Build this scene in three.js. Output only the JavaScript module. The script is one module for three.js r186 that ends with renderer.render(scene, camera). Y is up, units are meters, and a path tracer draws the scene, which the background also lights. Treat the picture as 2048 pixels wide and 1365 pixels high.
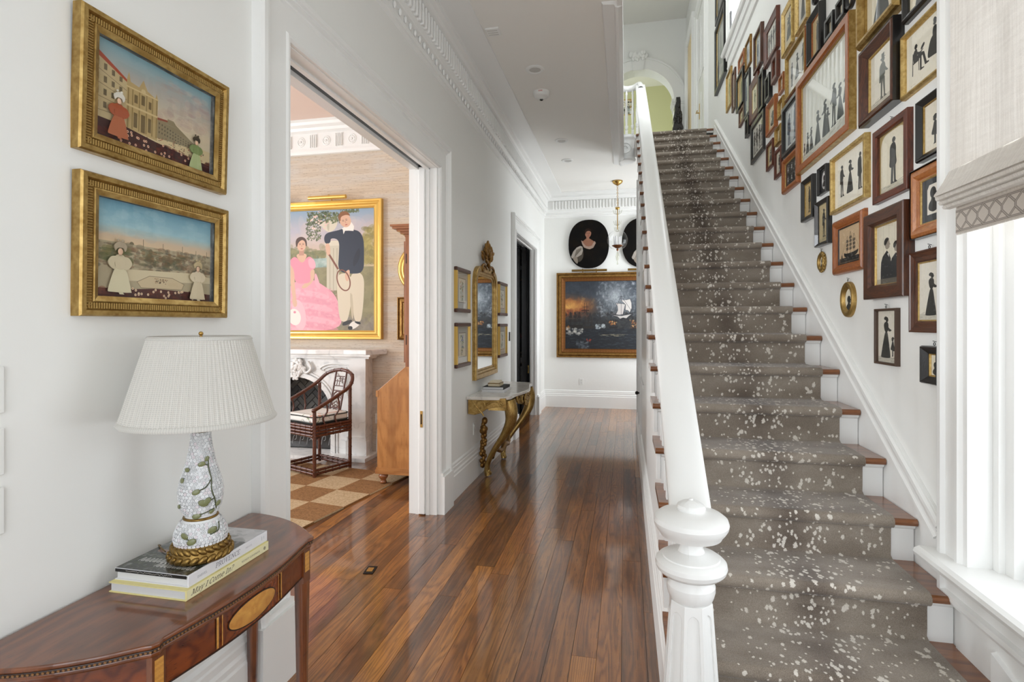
import * as THREE from 'three';
import { mergeGeometries, toCreasedNormals } from 'three/addons/utils/BufferGeometryUtils.js';
import { RoundedBoxGeometry } from 'three/addons/geometries/RoundedBoxGeometry.js';
import { RectAreaLightUniformsLib } from 'three/addons/lights/RectAreaLightUniformsLib.js';

// World: x to the right of the hall, y up, the hall runs away along -z. D is the distance down the hall (z = -D).
const scene = new THREE.Scene();
const FOCAL = 1070.43, HORIZON = 648.08, EYE = 1.5125;
const camera = new THREE.PerspectiveCamera(2 * Math.atan(1365 / 2 / FOCAL) * 180 / Math.PI, 2048 / 1365, 0.05, 80);
camera.position.set(0, EYE, 0);
camera.rotation.y = 0.208827;
camera.setViewOffset(2048, 1365, 0, 682.5 - HORIZON, 2048, 1365);
const renderer = new THREE.WebGLRenderer();
renderer.toneMapping = THREE.LinearToneMapping;
renderer.toneMappingExposure = 1.18;
renderer.shadowMap.enabled = true;
scene.background = new THREE.Color().setRGB(0.92, 0.97, 1.05);   // bright overcast sky outside the windows
RectAreaLightUniformsLib.init();
const V = (x, y, z) => new THREE.Vector3(x, y, z);
const P = (X, Y, D) => new THREE.Vector3(X, Y, -D);
// daylight through each window: an area light the size of the opening, just outside its glass
function daylight(name, at, towards, w, h, strength, color = [1, 1, 1.0]) {
  const l = new THREE.RectAreaLight(new THREE.Color().setRGB(...color), strength, w, h);
  l.name = name; l.position.copy(at); l.lookAt(towards); scene.add(l);
  return l;
}
const SKY = [0.94, 0.985, 1.03];
daylight('daylight_stair_window', P(1.36, 1.955, 1.49), P(0, 1.955, 1.49), 1.2, 2.52, 2, SKY);
daylight('daylight_front_door', P(-0.15, 1.62, -1.37), P(-0.15, 1.62, 2), 2.04, 3.1, 1.9, SKY);
daylight('daylight_upper_window', P(1.38, 5.745, 5.72), P(-1, 5.745, 5.72), 1.34, 2.15, 12, SKY);
daylight('fill_light_upper_hall', P(-0.1, 5.85, -1.37), P(-0.1, 5.85, 4), 1.94, 1.94, 2, SKY);  // unseen upper window, put in to light the upstairs hall
daylight('daylight_parlor_window', P(-3.4, 1.95, -0.47), P(-3.4, 1.95, 4), 1.24, 2.54, 1, SKY);
daylight('daylight_parlor_window_side', P(-5.1, 1.95, -0.47), P(-5.1, 1.95, 4), 1.24, 2.54, 1, SKY);
daylight('fill_light_parlor_near', P(-6.47, 1.95, 2.2), P(0, 1.95, 2.2), 1.24, 2.54, 17.5, SKY);  // made-up side window, lifts the stair wall and mid hall through the doorway
daylight('fill_light_parlor_far', P(-6.47, 1.95, 4.2), P(0, 1.95, 4.2), 1.24, 2.54, 3, SKY);  // second made-up side window, adds to the parlor and hall light
daylight('fill_light_rear_hall', P(1.38, 1.9, 8.8), P(-1, 1.9, 8.8), 1.04, 2.14, 9.6, SKY);  // invented window hidden by the stairs, brightens the back hall

daylight('fill_light_green_room', P(-1.6, 5.85, 12.7), P(2, 5.85, 12.7), .96, 1.86, 6, SKY);  // added source to brighten the room beyond the arch

// ---------- scene graph helpers ----------
const used = new Map();
const numbered = (n) => { const k = used.get(n) ?? 0; used.set(n, k + 1); return k ? n + '_' + String(k).padStart(3, '0') : n; };
function thing(name, label, category, at = V(0, 0, 0), turn = 0, group) {
  const o = new THREE.Group(); o.name = numbered(name); o.position.copy(at); o.rotation.y = turn;
  o.userData = { label, category }; if (group) o.userData.group = group; scene.add(o); return o;
}
function part(parent, name, geo, mat, label) {
  const m = new THREE.Mesh(geo, mat); m.name = name; if (label) m.userData.label = label; parent.add(m); return m;
}
function solo(name, geo, mat, label, category, group) {
  const m = new THREE.Mesh(geo, mat); m.name = numbered(name); m.userData = { label, category }; if (group) m.userData.group = group; scene.add(m); return m;
}
function struct(name, geo, mat, label) {
  const m = geo ? new THREE.Mesh(geo, mat) : new THREE.Group(); m.name = numbered(name); m.userData = { kind: 'structure' };
  if (label) m.userData.label = label; scene.add(m); return m;
}
// ---------- noise and textures ----------
let rs = 7; const srand = (s) => { rs = s >>> 0; };
const rnd = () => { rs = (rs + 0x6d2b79f5) | 0; let t = Math.imul(rs ^ (rs >>> 15), 1 | rs); t = (t + Math.imul(t ^ (t >>> 7), 61 | t)) ^ t; return ((t ^ (t >>> 14)) >>> 0) / 4294967296; };
const rr = (a, b) => a + (b - a) * rnd();
const hash = (x, y) => { let h = Math.imul(x | 0, 374761393) + Math.imul(y | 0, 668265263); h = Math.imul(h ^ (h >>> 13), 1274126177); return ((h ^ (h >>> 16)) >>> 0) / 4294967296; };
const noise = (x, y) => { const ix = Math.floor(x), iy = Math.floor(y); let a = x - ix, b = y - iy; a = a * a * (3 - 2 * a); b = b * b * (3 - 2 * b); const p = hash(ix, iy), q = hash(ix + 1, iy), r = hash(ix, iy + 1), s = hash(ix + 1, iy + 1); return p + (q - p) * a + (r - p) * b + (p - q - r + s) * a * b; };
const fbm = (x, y, o = 4) => { let s = 0, a = .5; for (let i = 0; i < o; i++) { s += a * noise(x, y); x = x * 2.03 + 17.1; y = y * 2.03 + 5.7; a *= .5; } return s / (1 - Math.pow(.5, o)); };
const clamp = (x, a = 0, b = 1) => Math.min(b, Math.max(a, x));
const mix = (a, b, t) => a.map((v, i) => v + (b[i] - v) * t);
function dataTex(w, h, fn, wrap = THREE.MirroredRepeatWrapping, srgb = true) {
  const d = new Uint8Array(w * h * 4);
  for (let y = 0, i = 0; y < h; y++) for (let x = 0; x < w; x++, i += 4) { const c = fn((x + .5) / w, (y + .5) / h, x, y); if (typeof c === 'number') { d[i] = d[i + 1] = d[i + 2] = clamp(c, 0, 255); } else { d[i] = clamp(c[0], 0, 255); d[i + 1] = clamp(c[1], 0, 255); d[i + 2] = clamp(c[2], 0, 255); } d[i + 3] = 255; }
  const t = new THREE.DataTexture(d, w, h); t.magFilter = THREE.LinearFilter; t.minFilter = THREE.LinearMipmapLinearFilter; t.generateMipmaps = true;
  t.wrapS = t.wrapT = wrap; if (srgb) t.colorSpace = THREE.SRGBColorSpace; t.needsUpdate = true; return t;
}
function canvasTex(w, h, draw) {
  const c = document.createElement('canvas'); c.width = w; c.height = h; draw(c.getContext('2d'), w, h);
  const t = new THREE.CanvasTexture(c); t.colorSpace = THREE.SRGBColorSpace; t.magFilter = THREE.LinearFilter; return t;
}
const scaled = (t, sx, sy) => { const c = t.clone(); c.repeat.set(sx, sy); return c; };
// wood: u runs with the grain
function woodTex(a, b, dark, o = {}) {
  const { w = 512, h = 512, rings = 9, warp = 1.2, fine = 60, seed = 0, pores = .35 } = o;
  return dataTex(w, h, (u, v) => {
    const wv = v * rings + warp * (fbm(u * 1.6 + seed, v * 2.2 + seed, 4) - .5) * 4;
    const ring = Math.pow(.5 + .5 * Math.sin(wv * 6.283), 1.6), f = fbm(u * 7 + seed, v * fine, 3), g = fbm(u * 2.2 + 9 + seed, v * 5, 3);
    let c = mix(a, b, clamp(ring * .55 + f * .55 - .12)); c = mix(c, dark, clamp((g - .5) * 1.5) * .7);
    const p = noise(u * 26 + seed * 3, v * h * .55); if (p > 1 - pores * .35) c = mix(c, dark, .38);
    return c;
  });
}
// ---------- materials ----------
const srgb = (r, g, b) => new THREE.Color().setRGB(r / 255, g / 255, b / 255, THREE.SRGBColorSpace);
const mat = (o) => new THREE.MeshPhysicalMaterial(o);
const bumpFine = dataTex(256, 256, (u, v) => 128 + 90 * (fbm(u * 40, v * 40, 3) - .5) + 60 * (fbm(u * 5, v * 5, 3) - .5), THREE.MirroredRepeatWrapping, false);
const M = {};
M.wall = mat({ color: srgb(243, 243, 239), roughness: .62, bumpMap: scaled(bumpFine, .8, .8), bumpScale: .0012 });
M.trim = mat({ color: srgb(245, 245, 242), roughness: .3, bumpMap: scaled(bumpFine, 1.5, 1.5), bumpScale: .0006 });
M.ceiling = mat({ color: srgb(245, 243, 237), roughness: .8 });
M.pink = mat({ color: srgb(236, 214, 202), roughness: .8 });
M.green = mat({ color: srgb(214, 214, 168), roughness: .7 });
M.black = mat({ color: srgb(18, 17, 17), roughness: .25, clearcoat: .5, clearcoatRoughness: .15 });
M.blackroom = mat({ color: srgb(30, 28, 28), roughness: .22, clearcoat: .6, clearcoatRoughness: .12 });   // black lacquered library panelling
M.dark = mat({ color: srgb(26, 22, 20), roughness: .8 });
const floorA = woodTex([148, 98, 48], [96, 58, 24], [40, 23, 11], { w: 1024, h: 256, rings: 3.2, warp: 2.2, fine: 34, seed: 3.3, pores: .6 });
const floorB = woodTex([162, 110, 54], [106, 66, 27], [46, 27, 13], { w: 1024, h: 256, rings: 5, warp: 3, fine: 26, seed: 41.7, pores: .5 });
const wear = dataTex(512, 512, (u, v) => { const n = fbm(u * 9, v * 30, 4), s = fbm(u * 40, v * 40, 2); return 60 + 70 * n + (s > .72 ? 70 : 0); }, THREE.MirroredRepeatWrapping, false);
const floorTint = [[1.1, 1.03, .95], [.92, .9, .92], [.72, .66, .64], [1.32, 1.25, 1.12], [.84, .74, .68], [1.0, .86, .76]];
M.floor = floorTint.map((c, i) => mat({ map: scaled(i % 2 ? floorB : floorA, .5, 4), color: new THREE.Color().setRGB(...c), roughness: .3, clearcoat: .75, clearcoatRoughness: .085, clearcoatNormalMap: null, bumpMap: scaled(wear, .4, 1.6), bumpScale: .0011 }));
M.mahogany = mat({ map: scaled(woodTex([128, 70, 34], [90, 46, 21], [48, 22, 11], { rings: 6, seed: 12.2, fine: 50 }), 1.2, 2.4), roughness: .28, clearcoat: .8, clearcoatRoughness: .06 });
M.mahoganyflame = mat({ map: scaled(woodTex([142, 70, 30], [82, 34, 18], [40, 16, 10], { rings: 3, warp: 3.5, seed: 55.2, fine: 9 }), 3, 3), roughness: .25, clearcoat: .7, clearcoatRoughness: .08 });
M.inlay = mat({ map: scaled(woodTex([224, 168, 84], [196, 132, 56], [150, 92, 36], { rings: 3, warp: 2.5, seed: 5.2, fine: 12 }), 4, 4), roughness: .3, clearcoat: .6 });
M.stringing = mat({ color: srgb(46, 24, 14), roughness: .4 });
M.oak = mat({ map: scaled(woodTex([186, 128, 70], [158, 100, 48], [112, 66, 30], { rings: 4, warp: 1.6, seed: 77, fine: 44 }), .9, 1.8), roughness: .4, clearcoat: .4, clearcoatRoughness: .2 });
M.cherry = mat({ map: scaled(woodTex([156, 96, 52], [128, 74, 38], [86, 46, 25], { rings: 5, seed: 31, fine: 44 }), 1, 2), roughness: .35, clearcoat: .4 });
M.tread = mat({ map: scaled(woodTex([152, 94, 48], [114, 66, 32], [62, 33, 16], { rings: 6, seed: 21, fine: 40 }), .9, 3), roughness: .28, clearcoat: .6, clearcoatRoughness: .1 });
const rosew = woodTex([106, 60, 31], [66, 34, 17], [28, 14, 8], { rings: 7, warp: 2, seed: 8.8, fine: 24 });
M.rosewood = mat({ map: scaled(rosew, 4, 8), color: new THREE.Color().setRGB(.78, .72, .68), roughness: .4, clearcoat: .25, clearcoatRoughness: .2 });
M.redwood = mat({ map: scaled(rosew, 4, 8), color: new THREE.Color().setRGB(1.1, .66, .48), roughness: .4, clearcoat: .25, clearcoatRoughness: .2 });
M.maple = mat({ map: scaled(woodTex([190, 122, 62], [160, 92, 42], [116, 60, 26], { rings: 5, warp: 3, seed: 63, fine: 14 }), 5, 8), roughness: .3, clearcoat: .6, clearcoatRoughness: .1 });
M.orangewood = mat({ map: scaled(woodTex([178, 108, 46], [142, 78, 31], [92, 46, 19], { rings: 5, warp: 2, seed: 91, fine: 18 }), 5, 8), color: new THREE.Color().setRGB(.92, .84, .76), roughness: .38, clearcoat: .3, clearcoatRoughness: .15 });
M.brownwood = mat({ color: srgb(78, 58, 44), roughness: .5 });
M.ebony = mat({ color: srgb(24, 21, 20), roughness: .32, clearcoat: .4, bumpMap: scaled(bumpFine, 6, 6), bumpScale: .0008 });
const giltNoise = dataTex(256, 256, (u, v) => { const n = fbm(u * 14, v * 14, 4), s = fbm(u * 5 + 7, v * 5, 3); return mix([188, 158, 98], [148, 116, 62], clamp(n * 1.4 - .3 + (s - .5))); });
M.gilt = mat({ map: scaled(giltNoise, 6, 6), metalness: .85, roughness: .36, bumpMap: scaled(bumpFine, 8, 8), bumpScale: .0006 });
M.giltpale = mat({ map: scaled(giltNoise, 6, 6), color: new THREE.Color().setRGB(1.3, 1.38, 1.5), metalness: .7, roughness: .42, bumpMap: scaled(bumpFine, 9, 9), bumpScale: .001 });
M.giltbright = mat({ color: srgb(226, 188, 104), metalness: .8, roughness: .3 });
M.giltdark = mat({ map: scaled(giltNoise, 6, 6), color: new THREE.Color().setRGB(.62, .5, .4), metalness: .8, roughness: .42 });
M.brass = mat({ color: srgb(200, 162, 92), metalness: .95, roughness: .28 });
M.bronze = mat({ map: scaled(giltNoise, 10, 10), color: new THREE.Color().setRGB(.62, .58, .5), metalness: .9, roughness: .34 });
M.iron = mat({ color: srgb(30, 28, 27), metalness: .6, roughness: .5 });
M.plastic = mat({ color: srgb(240, 240, 236), roughness: .4 });
const marbleT = dataTex(512, 512, (u, v) => { const w = fbm(u * 3, v * 3, 4) * 3, m = Math.abs(Math.sin((u * 2.2 + v * 1.3 + w) * 3.1416)), n = fbm(u * 9 + 4, v * 9, 4); return mix([240, 239, 236], [176, 177, 178], clamp(Math.pow(1 - m, 4) * .4 + (n - .5) * .75)); });
M.marble = mat({ map: scaled(marbleT, 1.3, 1.3), roughness: .28 });
M.marbletop = mat({ map: scaled(marbleT, 2, 2), color: srgb(238, 232, 224), roughness: .2, clearcoat: .3 });
M.paper = mat({ color: srgb(236, 233, 226), roughness: .8 });
M.pageedge = mat({ map: scaled(dataTex(16, 256, (u, v, x, y) => 205 + 35 * hash(3, y)), 1, 40), roughness: .85 });
M.glass = mat({ color: 0xffffff, roughness: .0, transmission: 1, thickness: 0, ior: 1.28, metalness: 0 });
M.porcelain = mat({ color: srgb(238, 239, 240), roughness: .22, clearcoat: .7, clearcoatRoughness: .1 });
M.mirror = mat({ color: srgb(226, 228, 228), metalness: 1, roughness: .02 });
// ---------- geometry helpers ----------
function clean(g) { const q = g.index ? g.toNonIndexed() : g; for (const k of Object.keys(q.attributes)) if (!['position', 'normal', 'uv'].includes(k)) q.deleteAttribute(k); if (!q.attributes.uv) q.setAttribute('uv', new THREE.BufferAttribute(new Float32Array(q.attributes.position.count * 2), 2)); if (!q.attributes.normal) q.computeVertexNormals(); q.clearGroups(); return q; }
const merge = (list) => mergeGeometries(list.map(clean));
// uv in metres by the way each face points; u follows `along` (x, y or z) where it can
function metric(g, along = 'z', du = 0, dv = 0) {
  const q = clean(g), p = q.attributes.position, n = q.attributes.normal, uv = q.attributes.uv, ax = { x: 0, y: 1, z: 2 }[along];
  for (let i = 0; i < p.count; i++) {
    const c = [p.getX(i), p.getY(i), p.getZ(i)], a = [Math.abs(n.getX(i)), Math.abs(n.getY(i)), Math.abs(n.getZ(i))];
    const k = a[0] >= a[1] && a[0] >= a[2] ? 0 : a[1] >= a[2] ? 1 : 2, o = [0, 1, 2].filter((j) => j !== k);
    const ui = o.includes(ax) ? ax : o[0], vi = o.find((j) => j !== ui);
    uv.setXY(i, c[ui] + du, c[vi] + dv);
  }
  return q;
}
function box(x0, x1, y0, y1, d0, d1, along = 'z') { const g = new THREE.BoxGeometry(Math.abs(x1 - x0), Math.abs(y1 - y0), Math.abs(d1 - d0)); g.translate((x0 + x1) / 2, (y0 + y1) / 2, -(d0 + d1) / 2); return metric(g, along); }
function rbox(w, h, d, r, x = 0, y = 0, z = 0, along = 'x') { const g = new RoundedBoxGeometry(w, h, d, 2, r); g.translate(x, y, z); return metric(g, along); }
// a prism of profile [[out, up], ...] swept straight from A to B; mitre0/1 shear the ends by `out`
function sweep(profile, A, B, out, up, o = {}) {
  const dir = B.clone().sub(A), L = dir.length(); dir.normalize();
  const pts = (base, m) => profile.map(([a, b]) => base.clone().addScaledVector(out, a).addScaledVector(up, b).addScaledVector(dir, m * a));
  const a = pts(A, o.m0 ?? 0), b = pts(B, o.m1 ?? 0), pos = [], uv = []; let s = 0;
  const n = profile.length, closed = o.open ? n - 1 : n;
  const tri = (x, y, z, ux, uy, uz) => { pos.push(...x.toArray(), ...y.toArray(), ...z.toArray()); uv.push(...ux, ...uy, ...uz); };
  const flip = (V(0, 0, 0).crossVectors(out, up).dot(dir) > 0) === (THREE.ShapeUtils.area(profile.map((p) => new THREE.Vector2(...p))) > 0);
  for (let i = 0; i < closed; i++) {
    const j = (i + 1) % n, d = a[i].distanceTo(a[j]), q = [a[i], b[i], b[j], a[j]], w = [[0, s], [L, s], [L, s + d], [0, s + d]];
    if (!flip) { tri(q[0], q[1], q[2], w[0], w[1], w[2]); tri(q[0], q[2], q[3], w[0], w[2], w[3]); } else { tri(q[0], q[2], q[1], w[0], w[2], w[1]); tri(q[0], q[3], q[2], w[0], w[3], w[2]); }
    s += d;
  }
  if (!o.open) for (const f of THREE.ShapeUtils.triangulateShape(profile.map((p) => new THREE.Vector2(...p)), [])) for (const q of [a, b]) {
    const [p0, p1, p2] = f.map((i) => profile[i]), ccw = (p1[0] - p0[0]) * (p2[1] - p0[1]) - (p1[1] - p0[1]) * (p2[0] - p0[0]) > 0, plus = (V(0, 0, 0).crossVectors(out, up).dot(dir) > 0) === ccw;
    if (plus === (q === b)) tri(q[f[0]], q[f[1]], q[f[2]], p0, p1, p2); else tri(q[f[0]], q[f[2]], q[f[1]], p0, p2, p1);
  }
  const g = new THREE.BufferGeometry(); g.setAttribute('position', new THREE.Float32BufferAttribute(pos, 3)); g.setAttribute('uv', new THREE.Float32BufferAttribute(uv, 2)); g.computeVertexNormals(); return g;
}
// mitred rectangular frame, outer size w x h, lying in xy and facing +z; profile [[inset, z], ...]. `open`: legs stand on y = -h/2, no bottom bar
function frameGeo(w, h, prof, open = false) {
  const pos = [], uv = []; let s = 0;
  const ring = ([a, z]) => { const x = w / 2 - a, y = h / 2 - a, yb = open ? h / 2 : y; return [[-x, -yb, z], [x, -yb, z], [x, y, z], [-x, y, z]]; };
  for (let i = 0; i + 1 < prof.length; i++) {
    const A = ring(prof[i]), B = ring(prof[i + 1]), d = Math.hypot(prof[i + 1][0] - prof[i][0], prof[i + 1][1] - prof[i][1]);
    for (let k = open ? 1 : 0; k < 4; k++) {
      const l = (k + 1) % 4, q = [A[k], A[l], B[l], B[k]], c = k % 2 ? 1 : 0, w4 = [[A[k][c], s], [A[l][c], s], [B[l][c], s + d], [B[k][c], s + d]].map(([x, y]) => [x + k * .37, y]);
      for (const t of [[0, 1, 2], [0, 2, 3]]) for (const j of t) { pos.push(...q[j]); uv.push(...w4[j]); }
    }
    s += d;
  }
  const g = new THREE.BufferGeometry(); g.setAttribute('position', new THREE.Float32BufferAttribute(pos, 3)); g.setAttribute('uv', new THREE.Float32BufferAttribute(uv, 2)); g.computeVertexNormals(); return g;
}
const lathe = (pts, seg = 32) => new THREE.LatheGeometry(pts.map((p) => new THREE.Vector2(...p)), seg);
function rod(a, b, r0, r1 = r0, seg = 8) { const d = b.clone().sub(a), g = new THREE.CylinderGeometry(r1, r0, d.length(), seg); g.translate(0, d.length() / 2, 0); g.applyQuaternion(new THREE.Quaternion().setFromUnitVectors(V(0, 1, 0), d.normalize())); g.translate(a.x, a.y, a.z); return g; }
const tube = (pts, r, seg = 24, rad = 6, closed = false) => new THREE.TubeGeometry(new THREE.CatmullRomCurve3(pts, closed), seg, r, rad, closed);
const ball = (r, x, y, z, sx = 1, sy = 1, sz = 1, seg = 10) => { const g = new THREE.SphereGeometry(r, seg, Math.max(6, seg * .7 | 0)); g.scale(sx, sy, sz); g.translate(x, y, z); return g; };
function plate(pts, depth, o = {}) {   // polygon in xy, extruded along +z
  const s = new THREE.Shape(); if (o.smooth) { s.moveTo(...pts[0]); s.splineThru(pts.slice(1).concat([pts[0]]).map((p) => new THREE.Vector2(...p))); } else { s.moveTo(...pts[0]); for (const p of pts.slice(1)) s.lineTo(...p); s.closePath(); }
  for (const h of o.holes ?? []) s.holes.push(h);
  return new THREE.ExtrudeGeometry(s, { depth, bevelEnabled: !!o.bevel, bevelSize: o.bevel ?? 0, bevelThickness: o.bevel ?? 0, bevelSegments: 2, curveSegments: o.curve ?? 8 });
}
const turnGeo = (g, m) => g.applyMatrix4(m);
// ---------- the house: walls, floors, ceilings ----------
const XL = -1.457, XR = 1.17, XP = -1.69, DB = 9.72, DF = -1.2, CEIL = 3.83, UP = 4.14, TOP = 7.53, PD = 5.72, PX = -6.3, PN = -0.3;
function slabs(a0, a1, y0, y1, holes) {
  const cut = (lo, hi, i) => [...new Set([lo, hi, ...holes.flatMap((q) => [q[i], q[i + 1]]).filter((t) => t > lo && t < hi)])].sort((p, q) => p - q);
  const as = cut(a0, a1, 0), ys = cut(y0, y1, 2), out = [];
  for (let i = 0; i + 1 < as.length; i++) for (let j = 0; j + 1 < ys.length; j++) {
    const a = (as[i] + as[i + 1]) / 2, y = (ys[j] + ys[j + 1]) / 2;
    if (!holes.some((q) => a > q[0] && a < q[1] && y > q[2] && y < q[3])) out.push([as[i], as[i + 1], ys[j], ys[j + 1]]);
  }
  return out;
}
const wallX = (x0, x1, d0, d1, y0, y1, holes = []) => merge(slabs(d0, d1, y0, y1, holes).map(([a, b, c, d]) => box(x0, x1, c, d, a, b)));
const wallD = (d0, d1, x0, x1, y0, y1, holes = []) => merge(slabs(x0, x1, y0, y1, holes).map(([a, b, c, d]) => box(a, b, c, d, d0, d1, 'x')));
const DOOR1 = [2.09, 4.03], DOOR2 = [7.05, 8.77], HEAD = 2.765;
struct('wall_left', wallX(XP, XL, DF, 14.2, 0, TOP, [[...DOOR1, 0, HEAD], [...DOOR2, 0, HEAD], [12.2, 13.2, 4.9, 6.8]]), M.wall);
const WIN1 = [0.85, 2.13, .66, 3.25], WIN2 = [5.02, 6.42, 4.64, 6.85], ADDED_WIN3 = [8.25, 9.35, .8, 3.0];  // the third opening is invented, for light in the rear hall
struct('wall_right', wallX(XR, XR + .25, DF, 11, 0, TOP, [WIN1, WIN2, ADDED_WIN3]), M.wall);
struct('wall_back', wallD(DB, DB + .2, XL, XR, 0, UP), M.wall);
struct('wall_front', wallD(DF - .25, DF, XP, XR + .25, 0, TOP, [[-1.2, .9, 0, 3.2], [-1.1, .9, 4.85, 6.85]]), M.wall);
struct('ceiling', merge([box(XP, -.06, CEIL, UP, DF, 14.2), box(-.06, XR, CEIL, UP, 7.615, 14.2), box(-.06, XR, CEIL, UP, DF, 2.6)]), M.ceiling);
struct('ceiling_upper', box(XP, 2, TOP, TOP + .1, DF - .25, 14.2), M.ceiling);
// upper hall end wall with an arch into a green room
{
  const cx = .25, hw = .69, spring = 5.93, rise = .665, pts = [];
  const s = new THREE.Shape(); s.moveTo(XL, UP); s.lineTo(XR, UP); s.lineTo(XR, TOP); s.lineTo(XL, TOP); s.closePath();
  const hole = new THREE.Path(); hole.moveTo(cx - hw, UP + .001); hole.lineTo(cx + hw, UP + .001); hole.lineTo(cx + hw, spring);
  for (let i = 1; i <= 32; i++) { const a = Math.PI * i / 32; hole.lineTo(cx + hw * Math.cos(a), spring + rise * Math.sin(a)); }
  hole.closePath(); s.holes.push(hole);
  const g = new THREE.ExtrudeGeometry(s, { depth: .3, bevelEnabled: false }); g.translate(0, 0, -11.3);
  struct('wall_upper_end', metric(g, 'x'), M.wall);
  const arch = struct('trim_arch', null);
  arch.userData.label = 'plaster arch moulding on pilasters at the head of the stairs';
  const band = (r0, r1, z0, z1) => { const sh = new THREE.Shape(); for (let i = 0; i <= 32; i++) { const a = Math.PI * i / 32; sh[i ? 'lineTo' : 'moveTo'](cx + (hw + r1) * Math.cos(a), spring + (rise + r1) * Math.sin(a)); } for (let i = 32; i >= 0; i--) { const a = Math.PI * i / 32; sh.lineTo(cx + (hw + r0) * Math.cos(a), spring + (rise + r0) * Math.sin(a)); } sh.closePath(); const e = new THREE.ExtrudeGeometry(sh, { depth: z1 - z0, bevelEnabled: false, curveSegments: 4 }); e.translate(0, 0, z0); return e; };
  part(arch, 'archivolt', metric(merge([band(0, .19, -11.0, -10.965), band(.19, .225, -11.0, -10.945)])), M.trim);
  for (const sx of [-1, 1]) {
    const x = cx + sx * (hw + .1);
    part(arch, 'pilaster', merge([box(x - .1, x + .1, UP, spring - .16, 10.965, 11, 'y'), box(x - .085, x + .085, UP, spring - .16, 10.955, 10.97, 'y')]), M.trim);
    part(arch, 'capital', merge([box(x - .12, x + .13, spring - .16, spring - .1, 10.95, 11.3), box(x - .135, x + .14, spring - .1, spring - .06, 10.935, 11.3), box(x - .15, x + .15, spring - .06, spring, 10.92, 11.3)]), M.trim);
  }
  const key = []; srand(4); for (let i = 0; i < 26; i++) key.push(ball(.035, cx + rr(-.17, .17), spring + rise + .24 + rr(-.06, .08), -10.93, 1, 1.2, .6, 7));
  part(arch, 'keystone', merge([plate([[cx - .1, spring + rise - .03], [cx + .1, spring + rise - .03], [cx + .14, spring + rise + .27], [cx - .14, spring + rise + .27]], .08).translate(0, 0, -11.02), ...key]), M.trim);
  struct('wall_green_back', box(XP, 2, UP, TOP, 14.0, 14.2, 'x'), M.green);
  struct('wall_green_right', box(1.75, 2, UP, TOP, 11, 14.2), M.green);
  struct('wall_green_left', wallX(XL, XL + .02, 11.3, 14.2, UP, TOP, [[12.2, 13.2, 4.9, 6.8]]), M.green);
}
// parlor shell
struct('wall_parlor_back', wallD(PD, PD + .2, PX, XP, 0, CEIL + .1, [[-4.21, -3.23, 0, .99]]), mat({
  map: scaled(dataTex(512, 512, (u, v, x, y) => { const streak = fbm(u * 3 + hash(1, y >> 1) * 9, v * 190, 2), lo = fbm(u * 2, v * 16, 3), d = noise(u * 24 + hash(5, y) * 50, y * .8); let c = mix([222, 206, 184], [184, 164, 142], clamp(streak * 1.1 - .15)); c = mix(c, [206, 200, 192], clamp((lo - .45) * 2)); if (d > .86) c = mix(c, [134, 112, 92], .5); return c; }), .9, .9), roughness: .85, bumpMap: scaled(bumpFine, .5, 6), bumpScale: .002 }));
struct('wall_parlor_front', wallD(PN - .25, PN, PX, XP, 0, CEIL + .1, [[-4.05, -2.75, .65, 3.25], [-5.75, -4.45, .65, 3.25]]), M.wall);
struct('wall_parlor_left', wallX(PX - .2, PX, PN - .25, PD + .2, 0, CEIL + .1, [[1.55, 2.85, .65, 3.25], [3.55, 4.85, .65, 3.25]]), M.wall);  // both openings belong to the added side windows
struct('ceiling_parlor', box(PX, XP, CEIL + .05, CEIL + .2, PN - .25, PD + .2), M.pink);
// black library beyond the second doorway
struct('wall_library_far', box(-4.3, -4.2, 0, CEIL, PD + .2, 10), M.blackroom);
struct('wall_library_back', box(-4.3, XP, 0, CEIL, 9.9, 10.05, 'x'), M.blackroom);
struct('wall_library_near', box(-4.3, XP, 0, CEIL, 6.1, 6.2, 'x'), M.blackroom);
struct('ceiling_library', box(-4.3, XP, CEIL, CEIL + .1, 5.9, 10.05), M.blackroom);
// floor: sub-floor and boards
{
  const fl = struct('floor', null); fl.userData.label = 'varnished heart pine floor boards running down the hall';
  part(fl, 'subfloor', merge([box(PX - .2, XR + .25, -.12, -.016, DF - .25, 10.05)]), M.dark);
  srand(19); const W = .1115, gap = .0016; let n = 0;
  const shape = (len) => { const g = new THREE.BoxGeometry(W - gap, .016, len - .0014); return g; };
  const lay = (x0, x1, d0, d1) => {
    for (let x = x0; x < x1 - .02; x += W) {
      const w = Math.min(W, x1 - x);
      let d = d0 - rr(0, 1.6); 
      while (d < d1) {
        const len = rr(1.3, 3.4), a = Math.max(d, d0), b = Math.min(d + len, d1); d += len;
        if (b - a < .05) continue;
        const g = new THREE.BoxGeometry(w - gap, .016, b - a - .0014); g.translate(x + w / 2, -.008 + rr(-.0005, 0), -(a + b) / 2);
        part(fl, 'floor_board', metric(g, 'z', rr(0, 40), rr(0, 9)), M.floor[rnd() * 6 | 0]);
        n++;
      }
    }
  };
  lay(XP, .2, 1.0, DB); lay(.2, XR, 7.6, DB); lay(XP - W * 24, XP, PN, PD);
  part(fl, 'floor_board', metric(box(XP, XR, -.016, 0, DF - .2, 1.0)), M.floor[1]);
  part(fl, 'floor_board', metric(box(PX, XP - W * 24, -.016, 0, PN, PD)), M.floor[1]);
  part(fl, 'library_floor', box(-4.2, XP, -.016, 0, 6.05, 9.9), M.black);
}
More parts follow.
